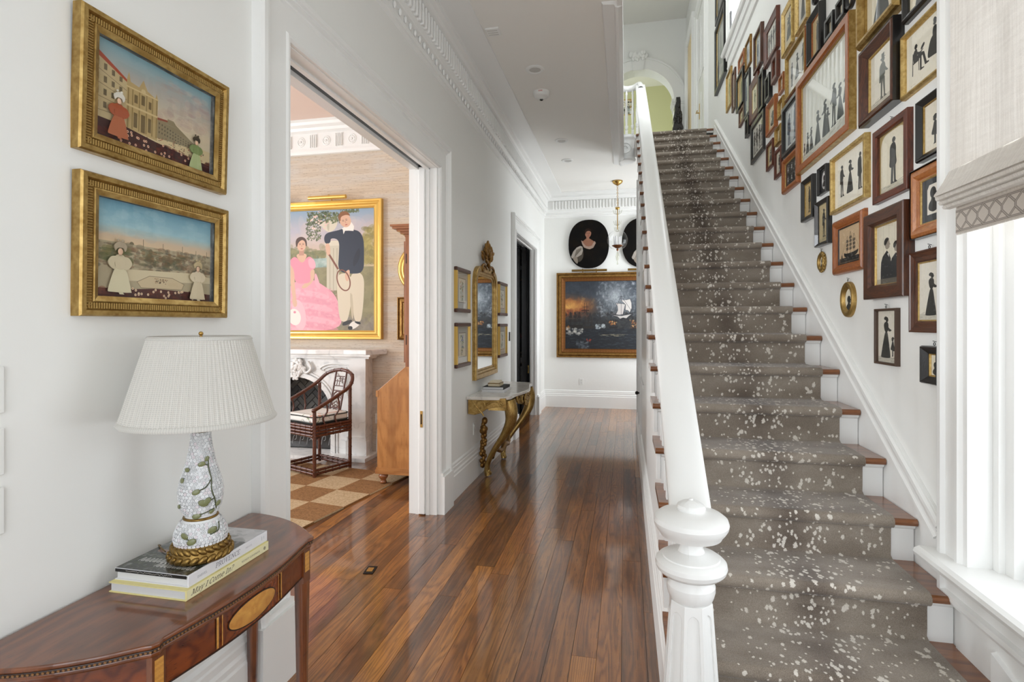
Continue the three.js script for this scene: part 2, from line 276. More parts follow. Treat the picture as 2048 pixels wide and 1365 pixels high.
// baseboards
const BASE = [[0, 0], [.03, 0], [.03, .205], [.024, .215], [.024, .235], [.017, .248], [.017, .275], [.012, .282], [.012, .3], [0, .312]];
const along = (prof, X, d0, d1, sx) => sweep(prof, P(X, 0, d0), P(X, 0, d1), V(sx, 0, 0), V(0, 1, 0));
struct('baseboard_left', merge([along(BASE, XL, DF, 1.87, 1), along(BASE, XL, 4.25, 6.83, 1), along(BASE, XL, 9.0, DB, 1)]), M.trim);
struct('baseboard_back', merge([sweep(BASE, P(XL, 0, DB), P(XR, 0, DB), V(0, 0, 1), V(0, 1, 0))]), M.trim);
struct('baseboard_parlor', merge([sweep(BASE, P(-2.8, 0, PD), P(XP, 0, PD), V(0, 0, 1), V(0, 1, 0)), sweep(BASE, P(PX, 0, PD), P(-4.6, 0, PD), V(0, 0, 1), V(0, 1, 0))]), M.trim);
struct('baseboard_right', merge([along(BASE, XR, DF, 1.35, -1), along(BASE, XR, 7.7, DB, -1)]), M.trim);
// crown: fluted frieze with drops, left wall and back wall
{
  const cr = struct('trim_crown', null); cr.userData.label = 'white plaster crown with fluted frieze and drops';
  const up = [[0, .385], [.02, .37], [.02, .352], [.035, .34], [.035, .3], [.06, .29], [.075, .25], [.075, .1], [.11, .085], [.12, .06], [.15, .05], [.15, .015], [.17, 0], [0, 0]].map(([o, d]) => [o, CEIL - d]);
  part(cr, 'cornice', merge([sweep(up, P(XL, 0, DF), P(XL, 0, DB), V(1, 0, 0), V(0, 1, 0), { m1: -1 }), sweep(up, P(XL, 0, DB), P(XR, 0, DB), V(0, 0, 1), V(0, 1, 0), { m0: 1 })]), M.trim);
  part(cr, 'ceiling_bead', merge([box(XL, XL + .36, CEIL - .012, CEIL, DF, DB), box(XL + .36, XR, CEIL - .012, CEIL, DB - .36, DB, 'x')]), M.trim);
  const fl = new RoundedBoxGeometry(.032, .15, .04, 2, .012), fm = metric(fl, 'y');
  const drop = ball(.014, 0, 0, 0, 1, 1.7, .8, 8);
  for (let d = 2.2; d < DB - .2; d += .056) { const m = part(cr, 'flute', fm, M.trim); m.position.set(XL + .08, CEIL - .178, -d); m.rotation.y = Math.PI / 2; }
  for (let d = 2.2; d < DB - .2; d += .084) { const m = part(cr, 'drop', drop, M.trim); m.position.set(XL + .045, CEIL - .318, -d); m.rotation.y = Math.PI / 2; }
  for (let x = XL + .18; x < .3; x += .056) { const m = part(cr, 'flute', fm, M.trim); m.position.set(x, CEIL - .178, -(DB - .08)); }
}
// parlor cornice with rosettes and triglyph blocks
{
  const c = struct('trim_parlor_cornice', null), T = CEIL + .05; c.userData.label = 'cream plaster cornice with rosettes in the parlor';
  const pr = [[0, .37], [.03, .365], [.035, .33], [.03, .3], [.03, .12], [.07, .1], [.08, .07], [.12, .05], [.13, .02], [.16, 0], [0, 0]].map(([o, d]) => [o, T - d]);
  part(c, 'cornice', sweep(pr, P(PX, 0, PD), P(XP, 0, PD), V(0, 0, 1), V(0, 1, 0)), M.trim);
  const ros = merge([new THREE.TorusGeometry(.046, .008, 6, 24), ...Array.from({ length: 8 }, (_, i) => ball(.016, .024 * Math.cos(i * .785), .024 * Math.sin(i * .785), 0, 1, 1, .6, 7)), ball(.012, 0, 0, .006, 1, 1, 1, 7)]);
  const tri = merge([-.036, -.012, .012, .036].map((x) => rbox(.015, .15, .03, .006, x, 0, 0, 'y')));
  for (let i = 0; i < 9; i++) {
    const x = -1.95 - i * .33;
    const r = part(c, 'rosette', ros, M.trim); r.position.set(x - .16, T - .215, -(PD - .03)); r.scale.set(1, 1.1, 1);
    const t = part(c, 'triglyph', tri, M.trim); t.position.set(x, T - .215, -(PD - .035));
  }
}
// door casings, jambs and the pocket doors
const CASE = [[0, 0], [0, .042], [.012, .052], [.034, .052], [.042, .04], [.052, .044], [.064, .028], [.074, .03], [.084, .022], [.19, .022], [.198, .03], [.21, .03], [.222, .02], [.222, -.01]];
function casing(name, d0, d1, inner = M.trim) {
  const o = struct(name, null), w = d1 - d0 + .44, h = HEAD + .205;
  const g = frameGeo(w, h, CASE, true); g.rotateY(Math.PI / 2); g.translate(XL, h / 2, -(d0 + d1) / 2); part(o, 'casing', g, M.trim);
  for (const [a, b] of [[d0 - .225, d0], [d1, d1 + .225]]) part(o, 'plinth_block', merge([box(XL - .004, XL + .06, 0, .3, a - .004, b + .004), box(XL, XL + .045, .3, .325, a + .004, b - .004)]), M.trim);
  const far = [], near = [];
  for (const [x0, x1, t] of [[XP, XP + .06, .02], [XP + .06, XP + .085, .03], [XL - .09, XL - .06, .03], [XL - .06, XL, .02]]) (x0 < -1.6 ? near : far).push(box(x0, x1, 0, HEAD, d1 - t, d1 + .02, 'y'), box(x0, x1, 0, HEAD, d0 - .02, d0 + t, 'y'), box(x0, x1, HEAD - t, HEAD + .02, d0, d1));
  part(o, 'jamb', merge(far), M.trim); part(o, 'inner_jamb', merge(near), inner);
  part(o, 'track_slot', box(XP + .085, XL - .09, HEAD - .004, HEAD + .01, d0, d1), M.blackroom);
  return o;
}
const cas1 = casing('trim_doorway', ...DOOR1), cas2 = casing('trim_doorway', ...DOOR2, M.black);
cas1.userData.label = 'white moulded casing of the parlor doorway'; cas2.userData.label = 'white moulded casing of the black library doorway';
function pocket(o, name, d1, m, lab) {
  o.userData.label = lab;
  part(o, 'door_edge', merge([rbox(.052, HEAD - .02, .12, .006, (XP + XL) / 2, HEAD / 2 - .002, -(d1 + .012), 'y')]), m);
  const pl = part(o, 'pull_plate', rbox(.02, .13, .006, .002, (XP + XL) / 2, .76, -(d1 - .051), 'y'), M.brass);
  part(pl, 'finger_slot', box((XP + XL) / 2 - .005, (XP + XL) / 2 + .005, .72, .8, d1 - .0545, d1 - .05, 'y'), M.iron);
}
pocket(struct('door_1', null), '', 4.03, M.trim, 'edge of the white pocket door in the parlor doorway with brass pull');
pocket(struct('door_2', null), '', 8.77, M.black, 'edge of the pocket door in the library doorway with brass pull');
{ const b = struct('door_3', null); b.userData.label = 'black inner door leaf standing open in the library'; part(b, 'door_panel', box(XP - .06, XP - .02, .01, HEAD + .1, 8.2, 8.74, 'y'), M.black); }
// windows and front door glazing
function sash(name, axis, at, a0, a1, y0, y1, cols, rows, label) {
  const o = struct(name, null), B = (p, q, y, z, t = .02) => axis === 'x' ? box(at - t, at + t, y, z, p, q, 'y') : box(p, q, y, z, at - t, at + t, 'y');
  if (label) o.userData.label = label;
  part(o, 'sash_frame', merge([B(a0, a0 + .055, y0, y1), B(a1 - .055, a1, y0, y1), B(a0, a1, y0, y0 + .07), B(a0, a1, y1 - .06, y1), B(a0, a1, (y0 + y1) / 2 - .025, (y0 + y1) / 2 + .025, .03)]), M.trim);
  const bars = [];
  for (let i = 1; i < cols; i++) { const a = a0 + (a1 - a0) * i / cols; bars.push(B(a - .011, a + .011, y0, y1, .014)); }
  for (let i = 1; i < rows; i++) { const y = y0 + (y1 - y0) * i / rows; bars.push(B(a0, a1, y - .011, y + .011, .014)); }
  if (bars.length) part(o, 'glazing_bars', merge(bars), M.trim);
  part(o, 'glass', B(a0 + .03, a1 - .03, y0 + .03, y1 - .03, .002), M.glass);
  return o;
}
const w1 = sash('window_1', 'x', 1.315, .88, 2.095, .69, 3.22, 2, 4, 'tall stair window behind the linen shade');
part(w1, 'jamb', merge([box(1.225, 1.42, .66, 3.25, 2.095, 2.13, 'y'), box(1.245, 1.297, .665, 3.25, 2.055, 2.1, 'y'), box(1.225, 1.42, .66, 3.25, .85, .885, 'y'), box(1.2, 1.42, 3.2, 3.25, .85, 2.13)]), M.trim);
{ const g = frameGeo(1.28 + .28, 2.6 + .28, [[0, 0], [0, .04], [.012, .045], [.03, .045], [.036, .03], [.09, .03], [.1, .036], [.115, .036], [.125, .022], [.144, .02], [.144, -.065]]); g.rotateY(-Math.PI / 2); g.translate(XR, 1.955, -1.49); part(w1, 'casing', g, M.trim); }
part(w1, 'sill', sweep([[-.14, -.01], [.085, -.01], [.1, .0], [.105, .014], [.1, .026], [.085, .034], [-.14, .034]], P(XR, .64, .6), P(XR, .64, 2.3), V(-1, 0, 0), V(0, 1, 0)), M.trim);
part(w1, 'apron', merge([box(XR - .02, XR, .1, .635, .7, 2.19), box(XR - .032, XR, .595, .635, .7, 2.2), sweep([[.02, -.05], [.034, -.046], [.034, .046], [.02, .05]], P(XR, .25, 1.4), P(XR, .42, 1.98), V(-1, 0, 0), V(0, 1, 0))]), M.trim);
const w2 = sash('window_2', 'x', 1.33, 5.04, 6.4, 4.66, 6.83, 3, 4, 'upper stair window over the framed silhouettes');
{ const g = frameGeo(1.4 + .22, 2.21 + .22, [[0, 0], [0, .04], [.02, .045], [.05, .03], [.1, .03], [.114, .02], [.114, -.06]]); g.rotateY(-Math.PI / 2); g.translate(XR, 5.745, -5.72); part(w2, 'casing', g, M.trim); }
part(w2, 'sill', sweep([[-.12, 0], [.07, 0], [.085, .015], [.085, .035], [.07, .045], [-.12, .045]], P(XR, 4.6, 4.8), P(XR, 4.6, 6.6), V(-1, 0, 0), V(0, 1, 0)), M.trim);
part(w2, 'apron', sweep([[0, 0], [.02, .005], [.028, .03], [.022, .05], [.022, .13], [.036, .15], [.05, .175], [0, .18]], P(XR, 4.42, 4.86), P(XR, 4.42, 6.54), V(-1, 0, 0), V(0, 1, 0)), M.trim);
sash('added_window_3', 'x', 1.33, 8.27, 9.33, .82, 2.98, 2, 4, 'unseen window added behind the stairs to light the rear hall');  // sash of the invented rear opening
sash('window_4', 'z', -1.32, -1.18, .88, .05, 3.18, 4, 5, 'glazed front doors and transom');
sash('added_window_5', 'z', -1.32, -1.08, .88, 4.87, 6.83, 3, 4, 'unseen front window added to light the upper hall');  // sash added with the upper hall fill
sash('window_6', 'z', -.42, -4.03, -2.77, .67, 3.23, 2, 4, 'parlor front window');
sash('window_7', 'z', -.42, -5.73, -4.47, .67, 3.23, 2, 4, 'parlor front window nearer the corner');
sash('added_window_8', 'x', -6.42, 1.57, 2.83, .67, 3.23, 2, 4, 'unseen parlor window added to send light through the doorway');  // sash for the added light facing the doorway
sash('added_window_9', 'x', -6.42, 3.57, 4.83, .67, 3.23, 2, 4, 'second unseen parlor window added for more light');  // sash for the second added parlor light
sash('added_window_10', 'x', -1.55, 12.22, 13.18, 4.92, 6.78, 2, 4, 'unseen window added to brighten the green room');  // sash for the added green room light
// edge moulding of the stairwell
{
  const t = struct('trim_stairwell', null); t.userData.label = 'white moulding round the edge of the stairwell opening';
  part(t, 'edge_moulding', merge([sweep([[0, 0], [0, -.045], [-.03, -.055], [-.05, -.05], [-.06, -.03], [-.14, -.022], [-.15, 0]], P(-.02, CEIL, 3.9), P(-.02, CEIL, 7.85), V(1, 0, 0), V(0, 1, 0)), box(-.06, -.02, CEIL - .045, UP + .03, 2.6, 7.7), box(-.15, XR, CEIL - .05, CEIL, 2.45, 2.6, 'x')]), M.trim);
}
// doors of the upper hall in the right wall
{
  const o = struct('door_4', null); o.userData.label = 'white panelled door of the upper hall with brass lever';
  const g = frameGeo(1.2, 2.5, [[0, 0], [0, .05], [.02, .06], [.05, .045], [.13, .035], [.14, .02], [.14, 0]], true); g.rotateY(-Math.PI / 2); g.translate(XR, UP + 1.25, -8.75); part(o, 'casing', g, M.trim);
  part(o, 'leaf', merge([box(XR - .012, XR, UP, UP + 2.35, 8.3, 9.2, 'y'), box(XR - .02, XR, UP + .3, UP + 1.0, 8.42, 8.7, 'y'), box(XR - .02, XR, UP + 1.25, UP + 2.2, 8.42, 8.7, 'y'), box(XR - .02, XR, UP + .3, UP + 1.0, 8.8, 9.08, 'y'), box(XR - .02, XR, UP + 1.25, UP + 2.2, 8.8, 9.08, 'y')]), M.trim);
  part(o, 'lever', merge([box(XR - .026, XR - .012, UP + .62, UP + .86, 8.9, 8.94, 'y'), rod(P(XR - .02, UP + .72, 8.92), P(XR - .07, UP + .72, 8.92), .01), rod(P(XR - .07, UP + .72, 8.93), P(XR - .07, UP + .71, 8.8), .009)]), M.brass);
  const e = struct('door_5', null); e.userData.label = 'cream side door at the end of the upper hall';
  const g2 = frameGeo(1.1, 2.75, [[0, 0], [0, .05], [.02, .06], [.05, .045], [.13, .035], [.14, 0]], true); g2.rotateY(-Math.PI / 2); g2.translate(XR, UP + 1.375, -10.2); part(e, 'casing', g2, M.trim);
  part(e, 'leaf', box(XR - .014, XR, UP, UP + 2.6, 9.8, 10.6, 'y'), mat({ color: srgb(226, 204, 156), roughness: .5 }));
}
// ---------- staircase ----------
const T0D = 2.193, T0Y = .54, GO = .27, RI = .18, SX0 = .145, SX1 = 1.155;
const noseD = (k) => T0D + GO * k, noseY = (k) => T0Y + RI * k;
{
  const st = thing('staircase', 'white staircase with stained wooden treads, turned newel and broad white handrail', 'staircase');
  const nosing = (thick, d) => [[0, 0], [0, -thick * .25], [-.006, -thick * .5], [0, -thick * .78], [.006, -thick], [d, -thick], [d, 0]];
  const tread = (k) => {
    const d = k === 20 ? .1 : GO + .03;
    const g = sweep([[-.004, 0], [-.012, -.006], [-.014, -.015], [-.01, -.026], [0, -.03], [d, -.03], [d, 0]], V(0, 0, 0), V(SX1 - SX0, 0, 0), V(0, 0, -1), V(0, 1, 0));
    return g;
  };
  const tg = tread(0), tl = tread(20);
  const riser = box(.175, SX1, -RI, -.03, .022, .04, 'x'), cove = sweep([[.022, -.03], [.006, -.03], [.01, -.042], [.022, -.05]], V(.175, 0, 0), V(SX1, 0, 0), V(0, 0, -1), V(0, 1, 0));
  const rg = merge([riser, cove]);
  // carved bracket under each tread end, turned balusters
  const br = plate([[0, -.03], [.235, -.03], [.235, -.05], [.2, -.06], [.185, -.085], [.15, -.08], [.135, -.1], [.1, -.105], [.085, -.13], [.05, -.125], [.03, -.15], [0, -.155]], .016, { bevel: .003 });
  br.rotateY(Math.PI / 2); const bracket = clean(br);
  const bal = merge([box(-.02, .02, 0, .12, -.02, .02, 'y'), clean(lathe([[.001, .12], [.02, .12], [.014, .135], [.02, .15], [.02, .16], [.013, .175], [.017, .22], [.022, .27], [.02, .32], [.013, .38], [.0125, .42], [.018, .43], [.013, .445], [.012, .55], [.014, .6], [.011, .68], [.001, .68]], 10))]);
  for (let k = -2; k <= 20; k++) {
    const t = part(st, 'tread', metricU(k === 20 ? tl : tg, k), M.tread); t.position.set(SX0, noseY(k), -noseD(k));
    const r = part(st, 'riser', rg, M.trim); r.position.set(0, noseY(k), -noseD(k));
    if (k < 20) {
      const b = part(st, 'bracket', bracket, M.trim); b.position.set(.152, noseY(k), -(noseD(k) + .02));
      if (k > -2) for (const f of [.06, .195]) { const q = part(st, 'baluster', bal, M.trim); q.position.set(.2, noseY(k), -(noseD(k) + f)); const y = .655 + f * RI / GO; q.scale.y = y / .68; }
    }
  }
  function metricU(g) { return g; }
  // open stringer and wall below it
  const sh = [[1.7, 0]]; for (let k = -2; k <= 20; k++) sh.push([noseD(k) + .024, k === -2 ? 0 : noseY(k - 1) - .031], [noseD(k) + .024, noseY(k) - .031]);
  sh.push([7.66, noseY(20) - .031], [7.66, 0]);
  const sg = plate(sh.slice(1), .022); sg.rotateY(Math.PI / 2); sg.translate(.172, 0, 0); part(st, 'stringer', metric(sg), M.trim);
  part(st, 'stringer_end', box(.172, XR, 0, CEIL, 7.62, 7.66, 'x'), M.trim);
  part(st, 'stringer_base', merge([along(BASE, .172, 1.7, 7.66, -1), sweep([[0, 0], [.012, .004], [.012, .03], [0, .036]], P(.172, .9, 5.2), P(.172, .9, 7.66), V(-1, 0, 0), V(0, 1, 0)), box(.15, .172, 0, 3.5, 7.58, 7.66, 'y'), box(.152, .172, 0, 2.1, 6.0, 6.09, 'y'), box(.152, .172, 0, 2.1, 6.75, 6.84, 'y'), box(.152, .172, 2.1, 2.19, 6.0, 6.84)]), M.trim);
  const kn = part(st, 'cupboard_knob', merge([rod(P(.172, .74, 6.14), P(.13, .74, 6.14), .008), ball(.02, .125, .74, -6.14)]), M.iron, 'small dark cupboard knob');
  // wall skirt and sloping rail moulding
  const slope = RI / GO, sk = [[1.55, 0], [7.6, 0], [7.6, noseY(20)], [7.45, noseY(20) + .07], [1.62, noseY(20) + .07 - (7.45 - 1.62) * slope]];
  const kg = plate(sk, .012); kg.rotateY(Math.PI / 2); kg.translate(XR - .0125, 0, 0); part(st, 'wall_skirt', metric(kg), M.trim);
  const a = P(XR, noseY(0) + .055 + (2.335 - T0D) * slope, 2.335), b = P(XR, noseY(0) + .055 + (7.5 - T0D) * slope, 7.5), upv = V(0, Math.cos(Math.atan(slope)), Math.sin(Math.atan(slope)));
  part(st, 'wall_moulding', sweep([[0, 0], [.022, .002], [.022, .012], [.014, .018], [.014, .04], [.022, .046], [.024, .06], [.03, .068], [.03, .084], [.02, .09], [0, .09]], a, b, V(-1, 0, 0), upv), M.trim);
  // handrail
  const q = .72, R0 = P(.197, noseY(0) + q + (1.72 - T0D) * slope, 1.72), R1 = P(.197, noseY(0) + q + (7.42 - T0D) * slope, 7.42);
  const rp = []; for (let i = 0; i <= 14; i++) { const t = Math.PI * i / 14; rp.push([.063 * Math.sign(Math.cos(t)) * Math.pow(Math.abs(Math.cos(t)), .75), -.02 + .02 * Math.sin(t)]); } rp.push([-.063, -.036], [-.05, -.046], [-.04, -.05], [-.04, -.072], [.04, -.072], [.04, -.05], [.05, -.046], [.063, -.036]);
  const rail = part(st, 'handrail', toCreasedNormals(sweep(rp, R0, R1, V(1, 0, 0), upv), .7), M.trim);
  // easing and level curve onto the landing
  const c = [R0.clone().lerp(R1, .97), R1.clone(), P(.195, 4.80, 7.52), P(.18, 4.855, 7.62), P(.11, 4.87, 7.74), P(.0, 4.87, 7.76), P(-.075, 4.87, 7.66), P(-.09, 4.87, 7.45), P(-.09, 4.87, 6.9), P(-.09, 4.87, 4.5), P(-.09, 4.87, 2.6)];
  const crv = new THREE.CatmullRomCurve3(c.map((p) => p.clone().add(V(0, -.03, 0)))); const tg2 = new THREE.TubeGeometry(crv, 90, .042, 12); part(st, 'landing_rail', tg2, M.trim);
  const lb = merge([box(-.018, .018, 0, .1, -.018, .018, 'y'), clean(lathe([[.001, .1], [.022, .1], [.014, .115], [.024, .14], [.024, .16], [.014, .175], [.018, .24], [.022, .3], [.018, .36], [.013, .4], [.02, .41], [.013, .425], [.013, .6], [.02, .615], [.012, .63], [.012, .68], [.001, .68]], 12))]);
  for (const [x, d] of [[.16, 7.66], [.1, 7.735], [.015, 7.75], [-.055, 7.68], ...Array.from({ length: 14 }, (_, i) => [-.085, 7.5 - i * .13])]) { const m = part(st, 'landing_baluster', lb, M.trim); m.position.set(x, UP + .01, -d); }
  // curved corner of the landing with scroll relief
  const cc = [[0, 0], [.1, 0], [.112, .012], [.112, .03], [.102, .045], [.1, .055], [.1, .27], [.106, .28], [.112, .3], [.125, .31], [.125, .35], [0, .35]];
  const cg = lathe(cc, 36); cg.translate(.03, CEIL - .06, -7.64); part(st, 'landing_corner', cg, M.trim);
  const spiral = []; for (let i = 0; i <= 40; i++) { const t = i / 40, r = .03 + .05 * t, ang = t * 8; spiral.push([r * Math.cos(ang), r * Math.sin(ang)]); }
  const wrap = (x, y) => { const a2 = x / .1; return V(.03 - .104 * Math.sin(-a2), CEIL + .1 + y, -7.64 + .104 * Math.cos(a2)); };
  part(st, 'scroll_relief', merge([tube(spiral.map(([x, y]) => wrap(x - .03, y)), .006, 60, 5)]), M.trim);
  // newel post: base on the first tread, tapering octagonal shaft with sunk flutes, two turned discs
  const NX = .193, ND = 1.69, nw = new THREE.Group();
  const post = part(st, 'newel_post', (() => {
    const g = []; const rb = (y) => .098 - (y - .2) * (.098 - .064) / .5;
    const oct = (y0, y1, r0, r1) => { const e = new THREE.CylinderGeometry(r1, r0, y1 - y0, 8, 1); e.rotateY(Math.PI / 8); e.translate(0, (y0 + y1) / 2, 0); return clean(e.toNonIndexed()); };
    g.push(oct(0, .14, .106, .106), oct(.14, .2, .104, .098), oct(.2, .702, .09, .059));
    for (let i = 0; i < 8; i++) { // raised stiles either side of each sunk flute
      const f = (a, y, r) => { const an = i * Math.PI / 4 + Math.PI / 4; const ap = r * Math.cos(Math.PI / 8); return V(ap, y, a).applyAxisAngle(V(0, 1, 0), an); };
      const T8 = Math.tan(Math.PI / 8), w0 = .0905 * T8, w1 = .0587 * T8, sh = new THREE.Shape(), ho = new THREE.Path(), L8 = .47;
      sh.moveTo(-w0, 0); sh.lineTo(w0, 0); sh.lineTo(w1, L8); sh.lineTo(-w1, L8); sh.closePath();
      const i0 = w0 - .0105, i1 = w1 - .0075; ho.moveTo(-i0, .03); ho.lineTo(i0, .03); ho.lineTo(i1 * 1.04, L8 - .05); ho.quadraticCurveTo(i1, L8 - .028, 0, L8 - .024); ho.quadraticCurveTo(-i1, L8 - .028, -i1 * 1.04, L8 - .05); ho.closePath(); sh.holes.push(ho);
      const fg = new THREE.ExtrudeGeometry(sh, { depth: .006, bevelEnabled: true, bevelSize: .0016, bevelThickness: .0016, bevelSegments: 2, curveSegments: 6 });
      fg.rotateX(-Math.atan((.0905 - .0587) / L8)); fg.translate(0, .215, .083); fg.rotateY(i * Math.PI / 4); g.push(fg);
    }
    return merge(g);
  })(), M.trim);
  post.position.set(NX, 0, -ND);
  const cap = part(post, 'newel_cap', toCreasedNormals(lathe([[.001, .69], [.062, .69], [.066, .7], [.07, .715], [.07, .73], [.062, .745], [.058, .752], [.066, .757], [.09, .766], [.1, .776], [.104, .788], [.102, .8], [.094, .808], [.084, .812], [.082, .816], [.06, .822], [.04, .83], [.035, .84], [.033, .855], [.036, .866], [.06, .872], [.088, .876], [.092, .884], [.1, .894], [.107, .906], [.109, .917], [.105, .93], [.092, .94], [.074, .946], [.05, .951], [.041, .953], [.043, .96], [.039, .968], [.028, .9755], [.014, .98], [.007, .982], [.005, .986], [.001, .987]], 64), .45), M.trim);
  // runner
  const rn = [], CX0 = .302, CX1 = 1.068, h = .009;
  for (let k = -2; k <= 20; k++) {
    const y = noseY(k), d = noseD(k), yb = k === -2 ? 0 : noseY(k - 1);
    rn.push([d + .014, yb + h + .012], [d + .012, yb + .05], [d + .012, y - .052], [d + .008, y - .043]);
    for (let i = 0; i <= 7; i++) { const t = -Math.PI / 2 - Math.PI * i / 7; rn.push([d + .0235 * Math.cos(t), y - .016 + .025 * Math.sin(t)]); }
    rn.push([d + .02, y + h], [d + .1, y + h], [d + .2, y + h], [d + GO - .004, y + h]);
  }
  rn.push([8.6, UP + h]);
  const pos = [], uv = [], idx = []; let s = 0; const NXs = 6;
  for (let i = 0; i < rn.length; i++) {
    if (i) s += Math.hypot(rn[i][0] - rn[i - 1][0], rn[i][1] - rn[i - 1][1]);
    for (let j = 0; j <= NXs; j++) { const x = CX0 + (CX1 - CX0) * j / NXs; pos.push(x, rn[i][1], -rn[i][0]); uv.push(j / NXs, s / 1.05); }
  }
  for (let i = 0; i + 1 < rn.length; i++) for (let j = 0; j < NXs; j++) { const a2 = i * (NXs + 1) + j, b2 = a2 + NXs + 1; idx.push(a2, a2 + 1, b2 + 1, a2, b2 + 1, b2); }
  const rgm = new THREE.BufferGeometry(); rgm.setAttribute('position', new THREE.Float32BufferAttribute(pos, 3)); rgm.setAttribute('uv', new THREE.Float32BufferAttribute(uv, 2)); rgm.setIndex(idx); rgm.computeVertexNormals();
  srand(77); const W = 700, H = 1050, spots = [], acc = new Float32Array(W * H);
  for (let i = 0; i < 560; i++) {
    const cen = rnd() < .62; const x = cen ? .5 + (rnd() + rnd() + rnd() - 1.5) * .34 : rnd(), y = rnd(), big = rnd();
    spots.push([x * W, y * H, (3.2 + 4.6 * big * big * big) * (cen ? 1.1 : .9), (4.6 + 8.5 * big * big * big) * (cen ? 1.1 : .9), rr(-.35, .35)]);
  }
  for (const x of [.93, .95, .9]) for (let i = 0; i < 9; i++) spots.push([x * W + rr(-8, 8), rnd() * H, rr(4.5, 8), rr(6, 13), rr(-.5, .5)]);
  for (const [cx, cy, a2, b2, r] of spots) for (let y = Math.floor(cy - 30); y < cy + 30; y++) for (let x = Math.max(0, Math.floor(cx - 18)); x < Math.min(W, cx + 18); x++) {
    const yy = (y + H) % H, dx = x - cx, dy = y - cy, u = dx * Math.cos(r) + dy * Math.sin(r), v = -dx * Math.sin(r) + dy * Math.cos(r), e = Math.hypot(u / a2, v / b2) + (noise(x * .35, y * .35) - .5) * .7;
    if (e < 1.1) acc[yy * W + x] = Math.max(acc[yy * W + x], clamp((1.1 - e) * 5));
  }
  const carpetT = dataTex(W, H, (u, v, x, y) => {
    const band = .5 + .5 * Math.cos((u - .5) * 6.283 * 1.0), patch = fbm(u * 5, Math.abs((v * 2) % 2 - 1) * 5, 3), spine = Math.exp(-Math.pow((u - .5) / .1, 2));
    let c = mix([158, 147, 134], [130, 118, 105], clamp(patch * 1.5 - .4)); c = mix(c, [84, 72, 63], clamp(spine * (.2 + .8 * noise(u * 3, v * 14)) * .75));
    const g = (hash(x, y) - .5) * 46; c = c.map((q2) => q2 + g);
    return mix(c, [226, 219, 208].map((q2) => q2 + g * .4), acc[y * W + x]);
  }, THREE.RepeatWrapping);
  const carpet = mat({ map: carpetT, roughness: .95, sheen: 1, sheenRoughness: .4, sheenColor: new THREE.Color().setRGB(.8, .81, .85), bumpMap: scaled(bumpFine, 22, 33), bumpScale: .003 });
  const run = solo('stair_runner', rgm, carpet, 'taupe antelope print carpet runner with white spots over the stair treads', 'carpet runner');
}
// ---------- framed silhouettes on the stair wall ----------
// figures are drawn in units of their own height, feet at (0,0), y up, facing +x
const smooth = (g, pts) => { g.beginPath(); const n = pts.length, m = (i) => [(pts[i % n][0] + pts[(i + 1) % n][0]) / 2, (pts[i % n][1] + pts[(i + 1) % n][1]) / 2]; g.moveTo(...m(n - 1)); for (let i = 0; i < n; i++) g.quadraticCurveTo(...pts[i], ...m(i)); g.closePath(); g.fill(); };
const sharp = (g, pts) => { g.beginPath(); pts.forEach((p, i) => g[i ? 'lineTo' : 'moveTo'](...p)); g.closePath(); g.fill(); };
const head = (g, x, y, r) => { g.beginPath(); g.ellipse(x, y, r * .82, r, 0, 0, 7); g.fill(); sharp(g, [[x + r * .6, y + r * .35], [x + r * 1.12, y - r * .18], [x + r * .72, y - r * .28], [x + r * .85, y - r * .55], [x + r * .55, y - r * .85], [x, y]]); };
